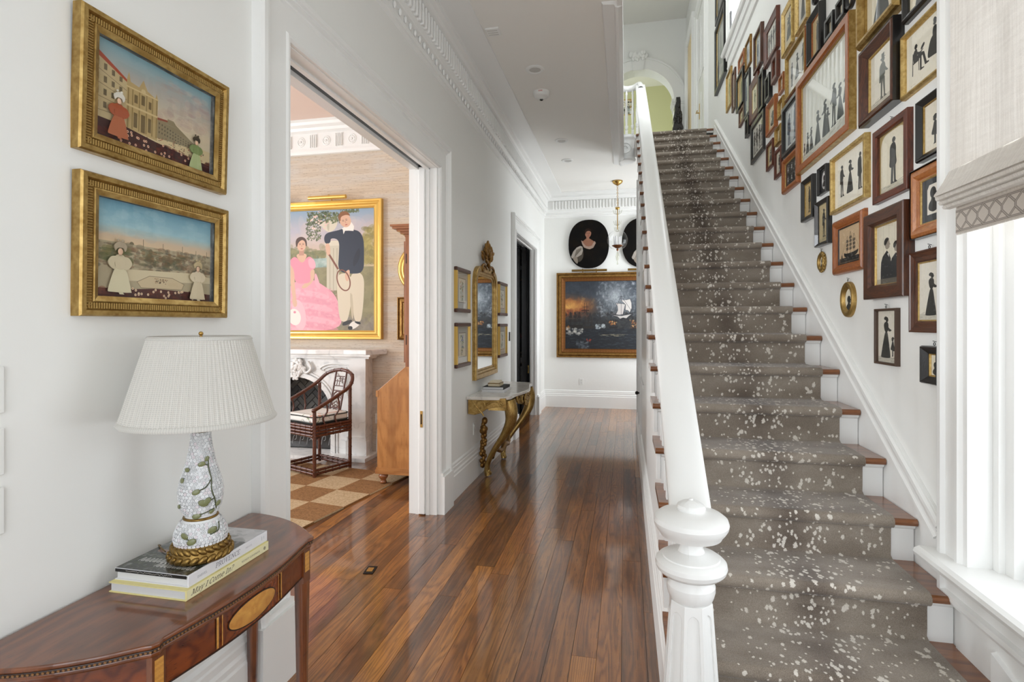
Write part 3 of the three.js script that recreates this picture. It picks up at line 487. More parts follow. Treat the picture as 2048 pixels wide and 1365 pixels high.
const FIG = {
  man(g) { head(g, .02, .93, .062); smooth(g, [[-.05, .99], [.03, 1.0], [.04, .97], [-.03, .93], [-.07, .94]]); smooth(g, [[-.03, .88], [.05, .88], [.1, .78], [.1, .62], [.07, .5], [-.12, .38], [-.1, .55], [-.11, .8]]); smooth(g, [[.02, .82], [.09, .74], [.15, .63], [.19, .6], [.17, .57], [.08, .62]]); sharp(g, [[-.06, .5], [.01, .5], [-.01, .06], [.03, .0], [-.08, .0], [-.06, .1]]); sharp(g, [[.0, .5], [.08, .5], [.09, .06], [.15, .0], [.04, .0], [.045, .1]]); },
  hat(g) { FIG.man(g); sharp(g, [[-.03, .98], [.06, .98], [.065, 1.09], [-.035, 1.09]]); sharp(g, [[-.07, .985], [.1, .985], [.1, .97], [-.07, .97]]); },
  tails(g) { head(g, .02, .93, .058); smooth(g, [[-.03, .88], [.05, .88], [.09, .76], [.08, .6], [.12, .36], [-.12, .34], [-.09, .55], [-.1, .8]]); sharp(g, [[-.05, .38], [.01, .38], [0, .05], [.04, 0], [-.07, 0]]); sharp(g, [[.01, .38], [.07, .38], [.08, .05], [.13, 0], [.03, 0]]); },
  lady(g) { head(g, .03, .92, .06); smooth(g, [[-.06, .99], [.02, 1.0], [.03, .95], [-.04, .9], [-.09, .94]]); smooth(g, [[-.04, .87], [.05, .87], [.1, .8], [.07, .64], [.0, .6], [-.06, .65], [-.1, .8]]); smooth(g, [[.04, .8], [.12, .7], [.2, .68], [.2, .65], [.1, .63], [.03, .7]]); smooth(g, [[-.04, .64], [.05, .64], [.1, .4], [.17, .05], [.15, 0], [-.2, 0], [-.2, .05], [-.11, .4]]); },
  child(g) { head(g, .02, .86, .09); smooth(g, [[-.12, .92], [.0, 1.02], [.12, .92], [.1, .89], [-.1, .88]]); smooth(g, [[-.05, .78], [.06, .78], [.1, .6], [.2, .36], [.1, .32], [-.12, .26], [-.16, .36], [-.08, .6]]); sharp(g, [[-.03, .34], [.05, .34], [.05, .06], [.09, 0], [-.03, 0]]); },
  bust(g) { g.beginPath(); g.ellipse(-.02, .72, .17, .21, 0, 0, 7); g.fill(); sharp(g, [[.1, .8], [.22, .66], [.14, .63], [.16, .56], [.1, .5], [0, .6]]); smooth(g, [[-.12, .6], [.06, .6], [.07, .46], [.25, .3], [.27, .08], [.05, .0], [-.12, .03], [-.3, .14], [-.27, .34], [-.12, .46]]); },
  seated(g) { head(g, 0, .9, .085); smooth(g, [[-.06, .82], [.05, .82], [.08, .68], [.06, .5], [-.14, .46], [-.14, .7]]); smooth(g, [[-.13, .54], [.1, .58], [.36, .56], [.4, .46], [.1, .4], [-.12, .4]]); sharp(g, [[.3, .54], [.4, .52], [.52, .12], [.62, .1], [.62, .05], [.44, .06]]); sharp(g, [[.2, .48], [.28, .46], [.28, .06], [.4, .03], [.4, 0], [.2, 0]]); smooth(g, [[.02, .74], [.2, .6], [.36, .66], [.36, .62], [.2, .54], [.04, .6]]); smooth(g, [[.24, .62], [.44, .72], [.4, .84], [.24, .74]]); sharp(g, [[-.16, .74], [-.13, .74], [-.14, 0], [-.18, 0]]); sharp(g, [[-.14, .42], [.16, .42], [.16, .37], [-.14, .37]]); sharp(g, [[.12, .4], [.15, .4], [.17, .04], [.14, .04]]); },
  seatlady(g) { head(g, -.02, .9, .075); smooth(g, [[-.1, .98], [.02, 1.08], [.06, .94], [-.06, .9]]); smooth(g, [[-.07, .82], [.05, .82], [.08, .66], [.06, .52], [-.12, .5], [-.13, .7]]); smooth(g, [[-.12, .56], [.1, .6], [.22, .4], [.3, .04], [.1, .02], [-.3, -.04], [-.22, .2]]); smooth(g, [[.02, .72], [.1, .5], [.18, .42], [.22, .34], [.18, .32], [.04, .5]]); },
};
const fig = (kind, x, y, h, flip) => ({ kind, x, y, h, flip });
// a drawing: paper colour, figures in units of the paper's height (y up from the bottom), optional extras
const ink = '#33332f';
const PICS = {
  bust: { p: [236, 228, 206], f: [fig('bust', .5, .06, .62)] },
  ladychild: { p: [228, 222, 208], f: [fig('lady', .42, .1, .78), fig('child', .74, .14, .36, 1)], ground: 1 },
  lady: { p: [226, 220, 206], f: [fig('lady', .5, .09, .72)], ground: 1 },
  twomen: { p: [224, 216, 196], f: [], x: 'twomen' },
  ship: { p: [206, 178, 142], f: [], x: 'ship' },
  bustmaple: { p: [232, 226, 212], f: [], x: 'eglomise' },
  child: { p: [232, 224, 206], f: [fig('child', .5, .12, .6, 1)] },
  gent: { p: [226, 218, 196], f: [fig('tails', .5, .12, .74)], ground: 1, x: 'archmat' },
  seated: { p: [232, 226, 208], f: [fig('seated', .24, .24, .52), fig('seatlady', .66, .3, .58, 1)], text: 1 },
  hatman: { p: [228, 222, 206], f: [fig('hat', .5, .1, .72)], ground: 1, c: '#66685f' },
  plain: { p: [228, 218, 192], f: [fig('lady', .5, .08, .84)] },
  family: { p: [222, 224, 212], f: [fig('child', .05, .1, .16), fig('lady', .13, .1, .26), fig('lady', .22, .1, .28, 1), fig('lady', .37, .1, .4), fig('lady', .53, .11, .42, 1), fig('lady', .58, .11, .3), fig('man', .71, .13, .47, 1), fig('lady', .82, .15, .38, 1), fig('child', .92, .17, .36)], ground: 1, c: '#3d4440' },
  three: { p: [236, 230, 214], f: [fig('man', .24, .22, .6), fig('lady', .5, .22, .6), fig('tails', .78, .18, .66)], text: 1 },
  oval: { p: [20, 18, 17], f: [], x: 'ovalbust' },
  man: { p: [206, 180, 128], f: [fig('tails', .5, .1, .8, 1)] },
  man2: { p: [206, 188, 146], f: [fig('man', .46, .14, .72)], ground: 2 },
  ovals: { p: [22, 20, 19], f: [], x: 'ovals' },
  fig1: { p: [230, 222, 204], f: [fig('man', .5, .1, .76)] },
  two: { p: [206, 212, 210], f: [fig('tails', .28, .12, .74), fig('tails', .74, .14, .8, 1)], x: 'mid', c: '#4d5a66' },
  three2: { p: [232, 230, 220], f: [fig('tails', .2, .18, .62), fig('lady', .5, .22, .62), fig('man', .82, .2, .66, 1)] },
  couple: { p: [214, 200, 166], f: [fig('lady', .42, .2, .6), fig('lady', .62, .22, .64, 1)], c: '#55554b' },
  four: { p: [218, 216, 206], f: [fig('man', .16, .12, .72), fig('man', .38, .12, .74), fig('man', .62, .12, .74), fig('man', .84, .12, .78, 1)] },
  bust2: { p: [216, 204, 176], f: [fig('bust', .5, .1, .7, 1)] },
  landscape: { p: [176, 178, 168], f: [], x: 'land' },
};
const cells = {}; let cellN = 0;
const ASP = { family: 1.45, seated: 1.4, three: 1.45, three2: 1.4, ship: 1.2, ovals: 1.4, four: 1.3 };
const atlas = canvasTex(2048, 2048, (g) => {
  g.fillStyle = '#ddd'; g.fillRect(0, 0, 2048, 2048); srand(5);
  const S = 400;
  for (const [name, q] of Object.entries(PICS)) {
    const cx = cellN % 5 * 408 + 4, cy = (cellN / 5 | 0) * 408 + 4; cellN++; cells[name] = [cx / 2048, 1 - (cy + S) / 2048, S / 2048];
    const asp = ASP[name] ?? .8;
    g.save(); g.beginPath(); g.rect(cx, cy, S, S); g.clip(); g.translate(cx, cy + S); g.scale(S / asp, -S);
    const [r, gg, b] = q.p; g.fillStyle = `rgb(${q.p})`; g.fillRect(-1, -1, 4, 4);
    for (let i = 0; i < 420; i++) { const k = rr(-14, 10) | 0; g.fillStyle = `rgba(${r + k},${gg + k},${b + k - 4},.35)`; g.beginPath(); g.ellipse(rr(0, asp), rnd(), rr(.004, .04), rr(.004, .03), rnd() * 3, 0, 7); g.fill(); }
    if (q.ground) { g.strokeStyle = 'rgba(96,92,80,.55)'; g.lineWidth = .004; for (let i = 0; i < 26; i++) { const x = rnd() * asp, y = rr(.04, .15); g.beginPath(); g.moveTo(x, y); g.lineTo(x + rr(.03, .16), y + rr(-.012, .02)); g.stroke(); } g.fillStyle = 'rgba(120,116,100,.25)'; g.fillRect(0, 0, asp, .12); }
    if (q.text) { g.strokeStyle = 'rgba(120,110,96,.5)'; g.lineWidth = .004; for (const x of [.12, .7]) { g.beginPath(); g.moveTo(x * asp, .08); for (let i = 0; i < 14; i++) g.lineTo(x * asp + i * .012, .08 + rr(-.008, .012)); g.stroke(); } }
    const bustAt = (x, y, h, c) => { g.save(); g.translate(x, y); g.scale(h, h); g.fillStyle = c; FIG.bust(g); g.restore(); };
    if (q.x === 'twomen') {
      g.strokeStyle = 'rgba(150,138,112,.6)'; g.lineWidth = .006; for (let i = 0; i < 5; i++) { g.beginPath(); g.moveTo(.06 + i * .16, .4); g.lineTo(.05 + i * .165, 1); g.stroke(); }
      for (const [x, y, s] of [[.3, 0, 1], [.56, .0, .88]]) { g.save(); g.translate(x, y); g.scale(s, s); g.fillStyle = '#26282a'; sharp(g, [[-.17, 0], [-.17, .22], [-.155, .38], [-.11, .47], [-.04, .52], [.02, .56], [.08, .5], [.13, .42], [.15, .26], [.18, .18], [.16, 0]]); g.fillStyle = '#e8e2d6'; sharp(g, [[.03, .5], [.07, .52], [.08, .44]]); g.fillStyle = '#9a8f80'; head(g, .03, .66, .085); g.fillStyle = '#2c2a28'; smooth(g, [[-.07, .66], [-.06, .74], [.02, .78], [.09, .74], [.04, .71], [-.02, .64]]); g.restore(); }
      g.fillStyle = '#2a2a2a'; smooth(g, [[.78, .4], [.86, .4], [.86, .72], [.76, .66]]); g.fillStyle = 'rgba(150,140,118,.5)'; g.fillRect(0, 0, asp, .1);
    }
    if (q.x === 'ship') {
      g.fillStyle = '#15120f'; g.fillRect(0, 0, asp, .16); for (const a of [[0, .16, asp, .012]]) g.fillRect(...a);
      g.strokeStyle = '#b89a70'; g.lineWidth = .006; g.strokeRect(.06, .05, asp - .12, .9);
      smooth(g, [[.3, .16], [.95, .16], [1.05, .33], [.9, .28], [.4, .26], [.26, .32]]);
      for (const [x, h] of [[.45, .74], [.62, .84], [.8, .76]]) { g.fillRect(x - .006, .2, .012, h - .2); for (const y of [.42, .52, .62, .71]) { if (y < h - .06) { g.fillRect(x - .1 * (1.2 - y), y, .2 * (1.2 - y), .008); g.globalAlpha = .55; smooth(g, [[x - .07, y - .07], [x + .07, y - .07], [x + .08, y], [x - .06, y]]); g.globalAlpha = 1; } } }
      g.strokeStyle = '#15120f'; g.lineWidth = .004; for (const [a, b, c, d] of [[.45, .74, .2, .3], [.62, .84, .45, .5], [.8, .76, 1.06, .34], [.8, .76, .62, .4], [.62, .84, .86, .3]]) { g.beginPath(); g.moveTo(a, b); g.lineTo(c, d); g.stroke(); }
      g.fillStyle = '#15120f'; sharp(g, [[.12, .16], [.2, .16], [.17, .34]]);
    }
    if (q.x === 'eglomise') { g.fillStyle = '#2f3336'; g.fillRect(0, 0, asp, 1); for (let i = 0; i < 14; i++) { g.fillStyle = `rgba(120,130,134,${rr(.05, .22)})`; g.fillRect(rnd() * asp, 0, rr(.02, .07), 1); } g.fillStyle = '#e6e0d2'; sharp(g, [[.2, .18], [.62, .18], [.62, .74], [.55, .84], [.27, .84], [.2, .74]]); bustAt(.41, .22, .6, '#1b1a19'); }
    if (q.x === 'ovalbust') { g.fillStyle = '#d8d6d2'; g.beginPath(); g.ellipse(asp / 2, .5, .24, .36, 0, 0, 7); g.fill(); g.fillStyle = '#151312'; g.beginPath(); g.ellipse(asp / 2, .5, .21, .33, 0, 0, 7); g.fill(); g.fillStyle = '#e6e3de'; g.beginPath(); g.ellipse(asp / 2, .5, .19, .31, 0, 0, 7); g.fill(); bustAt(asp / 2, .22, .52, '#1a1918'); }
    if (q.x === 'ovals') for (let i = 0; i < 3; i++) for (let j = 0; j < 2; j++) { const x = asp * (.2 + .3 * i), y = .28 + .44 * j; g.fillStyle = '#8d8c88'; g.beginPath(); g.ellipse(x, y, .11, .16, 0, 0, 7); g.fill(); g.fillStyle = '#1b1a19'; g.beginPath(); g.ellipse(x, y, .095, .145, 0, 0, 7); g.fill(); bustAt(x, y - .1, .2, '#cfcdc6'); }
    if (q.x === 'mid') { g.fillStyle = 'rgba(90,96,98,.8)'; g.fillRect(asp / 2 - .008, 0, .016, 1); }
    if (q.x === 'land') { for (let i = 0; i < 60; i++) { g.fillStyle = `rgba(${40 + rnd() * 60 | 0},${48 + rnd() * 60 | 0},${40 + rnd() * 50 | 0},.25)`; g.beginPath(); g.ellipse(rnd() * asp, rr(.05, .5), rr(.03, .16), rr(.02, .1), 0, 0, 7); g.fill(); } g.fillStyle = 'rgba(60,66,60,.5)'; smooth(g, [[.2, .3], [.3, .9], [.42, .8], [.44, .3]]); }
    for (const f of q.f) { g.save(); g.translate(f.x * asp, f.y); g.scale(f.h * (f.flip ? -1.3 : 1.3), f.h); g.fillStyle = q.c ?? ink; FIG[f.kind](g); g.restore(); }
    if (q.x === 'archmat') { g.fillStyle = '#a8925c'; g.beginPath(); g.rect(0, 0, asp, 1); g.moveTo(.05, .04); g.lineTo(.05, .76); g.quadraticCurveTo(.06, .95, .24, .96); g.lineTo(asp - .24, .96); g.quadraticCurveTo(asp - .06, .95, asp - .05, .76); g.lineTo(asp - .05, .04); g.closePath(); g.fill('evenodd'); }
    g.restore();
  }
});
const paperMat = mat({ map: atlas, roughness: .85 });
const quad = (w, h, uv = [0, 0, 1, 1]) => { const g = new THREE.PlaneGeometry(w, h), a = g.attributes.uv; for (let i = 0; i < 4; i++) a.setXY(i, uv[0] + a.getX(i) * uv[2], uv[1] + a.getY(i) * uv[3]); return g; };
const PROF = {
  flat: (b, t) => [[0, 0], [0, t * .92], [.1 * b, t], [.82 * b, t], [.95 * b, t * .8], [b, t * .72], [b, t * .25]],
  scoop: (b, t) => [[0, 0], [0, t], [.12 * b, t], [.22 * b, t * .86], [.55 * b, t * .66], [.85 * b, t * .62], [b, t * .55], [b, t * .25]],
  round: (b, t) => [[0, 0], [0, t * .55], [.1 * b, t * .8], [.3 * b, t], [.55 * b, t * .98], [.8 * b, t * .75], [.9 * b, t * .5], [b, t * .5], [b, t * .25]],
  bevel: (b, t) => [[0, 0], [0, t * .75], [.15 * b, t], [.3 * b, t], [b, t * .5], [b, t * .25]],
};
const hookG = merge([new THREE.TorusGeometry(.006, .0013, 5, 12).translate(0, .008, .008), rod(V(0, .016, 0), V(0, .02, .014), .0012, .0012, 5)]);
function picture(o) {   // o: at, turn, w, h, th, bar, style, wood, slip, pic | face material, label, group, category
  const t = thing(o.name ?? 'framed_silhouette', o.label, o.category ?? 'picture', o.at, o.turn, o.group);
  if (o.roll) t.rotation.z = o.roll;
  part(t, 'frame', frameGeo(o.w, o.h, PROF[o.style](o.bar, o.th)), o.wood);
  if (o.edge) part(t, 'outer_edge', frameGeo(o.w + .004, o.h + .004, [[0, 0], [0, o.th * .9], [.002, o.th * .91]]), o.edge);
  let iw = o.w - 2 * o.bar, ih = o.h - 2 * o.bar, z = o.th * .25;
  if (o.slip) { const s = o.slipw ?? .0065; part(t, 'inner_slip', frameGeo(iw + .002, ih + .002, [[0, o.th * .45], [s * .6, o.th * .42], [s, o.th * .28], [s, o.th * .2]]), o.slip); iw -= s * 2 - .002; ih -= s * 2 - .002; }
  const c = o.pic && cells[o.pic];
  part(t, 'picture', quad(iw + .01, ih + .01, c ? [c[0], c[1], c[2], c[2]] : undefined).translate(0, 0, z), o.face ?? paperMat);
  part(t, 'glass', quad(iw + .006, ih + .006).translate(0, 0, z + .003), M.glass);
  part(t, 'backing', new THREE.BoxGeometry(o.w - .01, o.h - .01, .003).translate(0, 0, .002), M.brownwood);
  if (o.hook) { const k = part(t, 'hanging_ring', hookG, M.iron); k.position.set(0, o.h / 2, .004); }
  return t;
}
// [D, Y, width, height, thickness, profile, bar, wood, slip, drawing, hook, label]
const GAL = [
  [2.341, 1.353, .124, .148, .035, 'bevel', .03, 'ebony', 'giltpale', 'bust', 1, 'tiny black framed bust silhouette hanging lowest of all beside the window casing'],
  [2.730, 1.454, .207, .256, .02, 'flat', .011, 'brownwood', 0, 'ladychild', 1, 'thin brown framed silhouette of a lady leading a small child'],
  [2.376, 1.641, .269, .326, .022, 'scoop', .045, 'rosewood', 'giltpale', 'lady', 1, 'dark rosewood framed silhouette of one standing lady in a long skirt'],
  [2.698, 1.829, .381, .401, .045, 'flat', .062, 'rosewood', 'giltpale', 'twomen', 0, 'broad rosewood framed picture of two men in black coats side by side'],
  [3.141, 1.935, .395, .300, .03, 'round', .05, 'orangewood', 'ebony', 'ship', 0, 'wide maple framed silhouette of a three masted ship'],
  [2.359, 1.995, .264, .276, .03, 'round', .05, 'maple', 'giltpale', 'bustmaple', 0, 'maple framed bust silhouette in dark painted glass mat partly behind the shade'],
  [2.344, 2.279, .205, .244, .03, 'bevel', .026, 'ebony', 'gilt', 'child', 0, 'black framed silhouette of a child in a hat beside the shade'],
  [2.679, 2.245, .320, .341, .025, 'flat', .035, 'redwood', 0, 'gent', 1, 'mahogany framed gentleman silhouette in long coat under a rounded gold mat'],
  [2.404, 2.598, .355, .272, .025, 'round', .022, 'giltpale', 0, 'seated', 0, 'pale gilt framed silhouettes of a seated man and a seated lady'],
  [2.764, 2.658, .344, .363, .05, 'bevel', .05, 'rosewood', 'giltpale', 'hatman', 0, 'deep mahogany and black framed silhouette of a man in a top hat'],
  [2.431, 2.891, .259, .228, .03, 'round', .03, 'ebony', 0, 'plain', 0, 'black framed picture above the pale gilt frame with two seated figures'],
  [2.772, 3.048, .4, .353, .05, 'round', .05, 'gilt', 0, 'plain', 0, 'deep gilt framed silhouette of a lady above the man in a top hat'],
  [3.518, 2.831, .879, .616, .04, 'flat', .05, 'orangewood', 'giltpale', 'family', 0, 'largest frame with a silhouette procession of a whole family'],
  [3.140, 2.290, .454, .317, .03, 'flat', .02, 'giltpale', 0, 'three', 0, 'pale gilt framed silhouettes of three standing figures on wide cream paper'],
  [3.523, 2.374, .140, .165, .025, 'bevel', .014, 'ebony', 0, 'oval', 0, 'small square black frame with white oval bust'],
  [3.779, 2.320, .212, .273, .03, 'bevel', .03, 'ebony', 'gilt', 'man', 0, 'narrow black framed silhouette of a man on gold ground'],
  [3.517, 2.118, .213, .274, .03, 'bevel', .024, 'ebony', 0, 'man2', 0, 'black framed silhouette of a man standing on grass below the small oval bust'],
  [4.157, 2.604, .367, .253, .03, 'round', .04, 'orangewood', 'giltpale', 'ovals', 0, 'red topped maple frame holding six oval busts on black'],
  [4.484, 2.761, .193, .221, .02, 'flat', .028, 'redwood', 0, 'fig1', 0, 'small mahogany framed silhouette of a single man next to the six oval busts'],
  [4.726, 2.894, .205, .221, .02, 'flat', .026, 'redwood', 'giltpale', 'couple', 0, 'small red brown framed picture below the orange maple frame'],
  [4.151, 2.928, .37, .369, .03, 'flat', .034, 'ebony', 0, 'two', 0, 'black frame with two blue grey men divided by a bar'],
  [4.031, 3.295, .443, .321, .03, 'round', .026, 'gilt', 0, 'three2', 0, 'gilt framed silhouettes of three slim figures above the family procession'],
  [4.398, 3.336, .128, .133, .02, 'flat', .02, 'orangewood', 'gilt', 'bust2', 0, 'tiny gold framed bust between larger frames'],
  [4.380, 3.147, .148, .140, .03, 'round', .02, 'gilt', 0, 'bust2', 0, 'small gilt framed bust under the tiny gold frame'],
  [4.454, 2.965, .163, .137, .03, 'round', .02, 'gilt', 0, 'couple', 0, 'small gilt framed couple beside the two blue grey men'],
  [4.666, 3.190, .267, .260, .03, 'bevel', .04, 'orangewood', 'giltpale', 'bust2', 0, 'orange maple and red framed bust'],
  [5.152, 3.183, .476, .356, .02, 'flat', .04, 'ebony', 0, 'four', 0, 'black framed silhouettes of four men in a row above the sloping moulding'],
  [5.278, 3.583, .329, .370, .02, 'scoop', .07, 'redwood', 'giltpale', 'fig1', 0, 'broad dark red framed small figure above the four men'],
  [4.976, 3.53, .166, .33, .03, 'flat', .03, 'ebony', 0, 'man2', 0, 'tall narrow black framed figure next to the broad dark red frame'],
  [5.572, 3.750, .227, .418, .02, 'flat', .02, 'ebony', 0, 'two', 0, 'tall thin black framed pair of greenish figures'],
  [5.52, 3.413, .14, .181, .03, 'flat', .024, 'ebony', 0, 'couple', 0, 'small black framed couple below the tall greenish pair'],
  [5.824, 3.634, .231, .168, .02, 'flat', .03, 'redwood', 'giltpale', 'bust2', 0, 'small red brown framed bust low on the upper stairs'],
  [5.861, 3.910, .336, .356, .03, 'flat', .03, 'ebony', 'giltpale', 'man', 0, 'black framed single man on gold above the upper stairs'],
  [6.227, 4.067, .174, .437, .02, 'flat', .03, 'rosewood', 0, 'fig1', 0, 'tall thin brown framed figure next to a gold frame'],
  [6.508, 4.190, .304, .419, .02, 'flat', .022, 'gilt', 0, 'man2', 0, 'tall gold framed man nearest the top of the stairs'],
  [7.013, 4.893, .693, .839, .04, 'flat', .05, 'ebony', 'giltpale', 'landscape', 0, 'large black framed grey landscape by the upper landing'],
  [7.052, 5.693, .653, .610, .03, 'flat', .05, 'ebony', 'giltpale', 'landscape', 0, 'black framed grey print above the large landscape'],
  [6.471, 4.893, .168, .270, .02, 'flat', .018, 'ebony', 0, 'bust2', 0, 'small thin black framed bust beside the upper window'],
  [6.471, 4.587, .196, .298, .02, 'flat', .018, 'ebony', 0, 'fig1', 0, 'small thin black framed figure below the sill of the upper window'],
  [5.836, 4.194, .279, .142, .02, 'flat', .03, 'orangewood', 0, 'couple', 0, 'small orange maple framed couple right under the upper window apron'],
  [5.525, 4.122, .227, .265, .02, 'flat', .02, 'giltdark', 0, 'two', 0, 'dark gold framed pair under the upper window apron'],
  [5.101, 3.950, .280, .345, .03, 'flat', .03, 'rosewood', 'giltpale', 'two', 0, 'black and brown framed pair of men under the upper window'],
  [4.669, 3.821, .387, .321, .03, 'scoop', .05, 'redwood', 0, 'four', 0, 'deep red mahogany framed silhouettes of four figures'],
  [4.551, 3.527, .164, .204, .03, 'flat', .04, 'redwood', 0, 'fig1', 0, 'small dark red framed figure below the mahogany four'],
  [4.762, 3.461, .144, .204, .03, 'flat', .03, 'ebony', 0, 'bust2', 0, 'small black framed bust below the mahogany four'],
  [4.233, 3.674, .258, .335, .025, 'bevel', .035, 'giltpale', 0, 'couple', 0, 'gold and mahogany framed couple of ladies standing close'],
  [3.910, 3.737, .252, .474, .025, 'bevel', .035, 'giltpale', 0, 'lady', 0, 'gold and maple framed tall lady at the top of the wall'],
  [3.624, 3.299, .232, .295, .04, 'bevel', .03, 'ebony', 'orangewood', 'man', 0, 'black and brown framed man above the family procession'],
  [3.390, 3.221, .132, .128, .03, 'flat', .024, 'ebony', 0, 'bust2', 0, 'tiny black framed bust above the family procession'],
  [3.227, 3.231, .117, .111, .03, 'flat', .02, 'ebony', 0, 'bust', 0, 'tiny black framed sketch near the round black frame'],
];
for (const [D, Y, w, h, th, style, bar, wood, slip, pic, hook, label] of GAL)
  picture({ at: P(XR, Y, D), turn: -Math.PI / 2, w, h, th, bar, style, wood: M[wood], slip: slip && M[slip], pic, hook, label, edge: { family: M.gilt, hatman: M.ebony, bustmaple: M.ebony, three2: M.orangewood }[pic], group: 'framed silhouettes on the stair wall' });
// oval and round frames
function ovalFrame(D, Y, w, h, prof, m, pic, label, extra) {
  const t = thing('oval_silhouette', label, 'picture', P(XR, Y, D), -Math.PI / 2, 'framed silhouettes on the stair wall');
  const g = lathe(prof, 40); g.rotateX(Math.PI / 2); g.scale(w / 2, h / 2, 1); part(t, 'frame', g, m);
  const s = new THREE.Shape(); s.absellipse(0, 0, w / 2 * .62, h / 2 * .62, 0, Math.PI * 2); const f = new THREE.ShapeGeometry(s, 24), a = f.attributes.uv, c = cells[pic]; for (let i = 0; i < a.count; i++) a.setXY(i, c[0] + c[2] * (.5 + f.attributes.position.getX(i) / w * 1.3), c[1] + c[2] * (.5 + f.attributes.position.getY(i) / h * 1.3)); f.translate(0, 0, .006);
  part(t, 'picture', f, paperMat);
  if (extra) extra(t);
  const k = part(t, 'hanging_ring', hookG, M.iron); k.position.set(0, h / 2, .004);
}
const ovalProf = [[1, 0], [1, .012], [.97, .02], [.9, .024], [.85, .018], [.8, .022], [.74, .02], [.68, .012], [.6, .009], [.6, .004]];
ovalFrame(3.157, 1.642, .165, .19, ovalProf, M.gilt, 'bust', 'plain oval gilt frame with a bust below the ship');
ovalFrame(3.552, 1.886, .115, .124, [[.9, 0], [.9, .014], [.8, .022], [.7, .016], [.6, .01], [.58, .004]], M.gilt, 'bust2', 'small carved scalloped oval gilt frame left of the ship', (t) => part(t, 'scrolls', merge(Array.from({ length: 16 }, (_, i) => ball(.0095, .052 * Math.cos(i * .3927), .056 * Math.sin(i * .3927), .01, 1, 1, .8, 7))), M.gilt));
ovalFrame(3.127, 3.231, .105, .11, ovalProf, M.ebony, 'bust2', 'small round black turned frame at the top of the wall');
ovalFrame(3.654, 3.542, .07, .081, ovalProf, M.ebony, 'bust2', 'small thin black oval frame above the black and brown framed man');
// ---------- left wall: shadow boxes, inlaid table, books, lamp ----------
// a cut-paper lady, about 1 high, built of thin coloured pieces
function paperLady(parent, x, y, h, z, c) {
  const g = part(parent, 'cutout_figure', merge([plate([[-.2, 0], [.2, 0], [.24, .06], [.1, .5], [-.08, .5], [-.24, .06]], .01, { smooth: true }), plate([[-.02, 0], [.06, 0], [.1, -.04], [.0, -.04]], .01)]), c.skirt);
  g.scale.set(h, h, .1); g.position.set(x, y, z);
  part(g, 'bodice', merge([plate([[-.1, .46], [.1, .46], [.11, .62], [.07, .72], [-.07, .72], [-.11, .62]], .02, { smooth: true }), ...[-1, 1].map((s) => plate([[s * .06, .7], [s * .18, .68], [s * .25, .58], [s * .2, .48], [s * .1, .44], [s * .12, .56]], .022, { smooth: true }))]), c.bodice);
  part(g, 'head', merge([ball(.055, 0, .79, .02, 1, 1.2, .4), plate([[-.03, .7], [.03, .7], [.03, .76], [-.03, .76]], .02)]), c.skin);
  part(g, 'bonnet', merge([plate([[-.1, .8], [-.13, .9], [-.04, .98], [.06, .98], [.13, .9], [.1, .8], [.06, .86], [-.05, .86]], .03, { smooth: true }), ball(.03, .05, 1.0, .02), ball(.025, -.05, 1.01, .02)]), c.hat);
}
const cloth = (r, g, b) => mat({ color: srgb(r, g, b), roughness: .8 });
const skin = cloth(226, 186, 156);
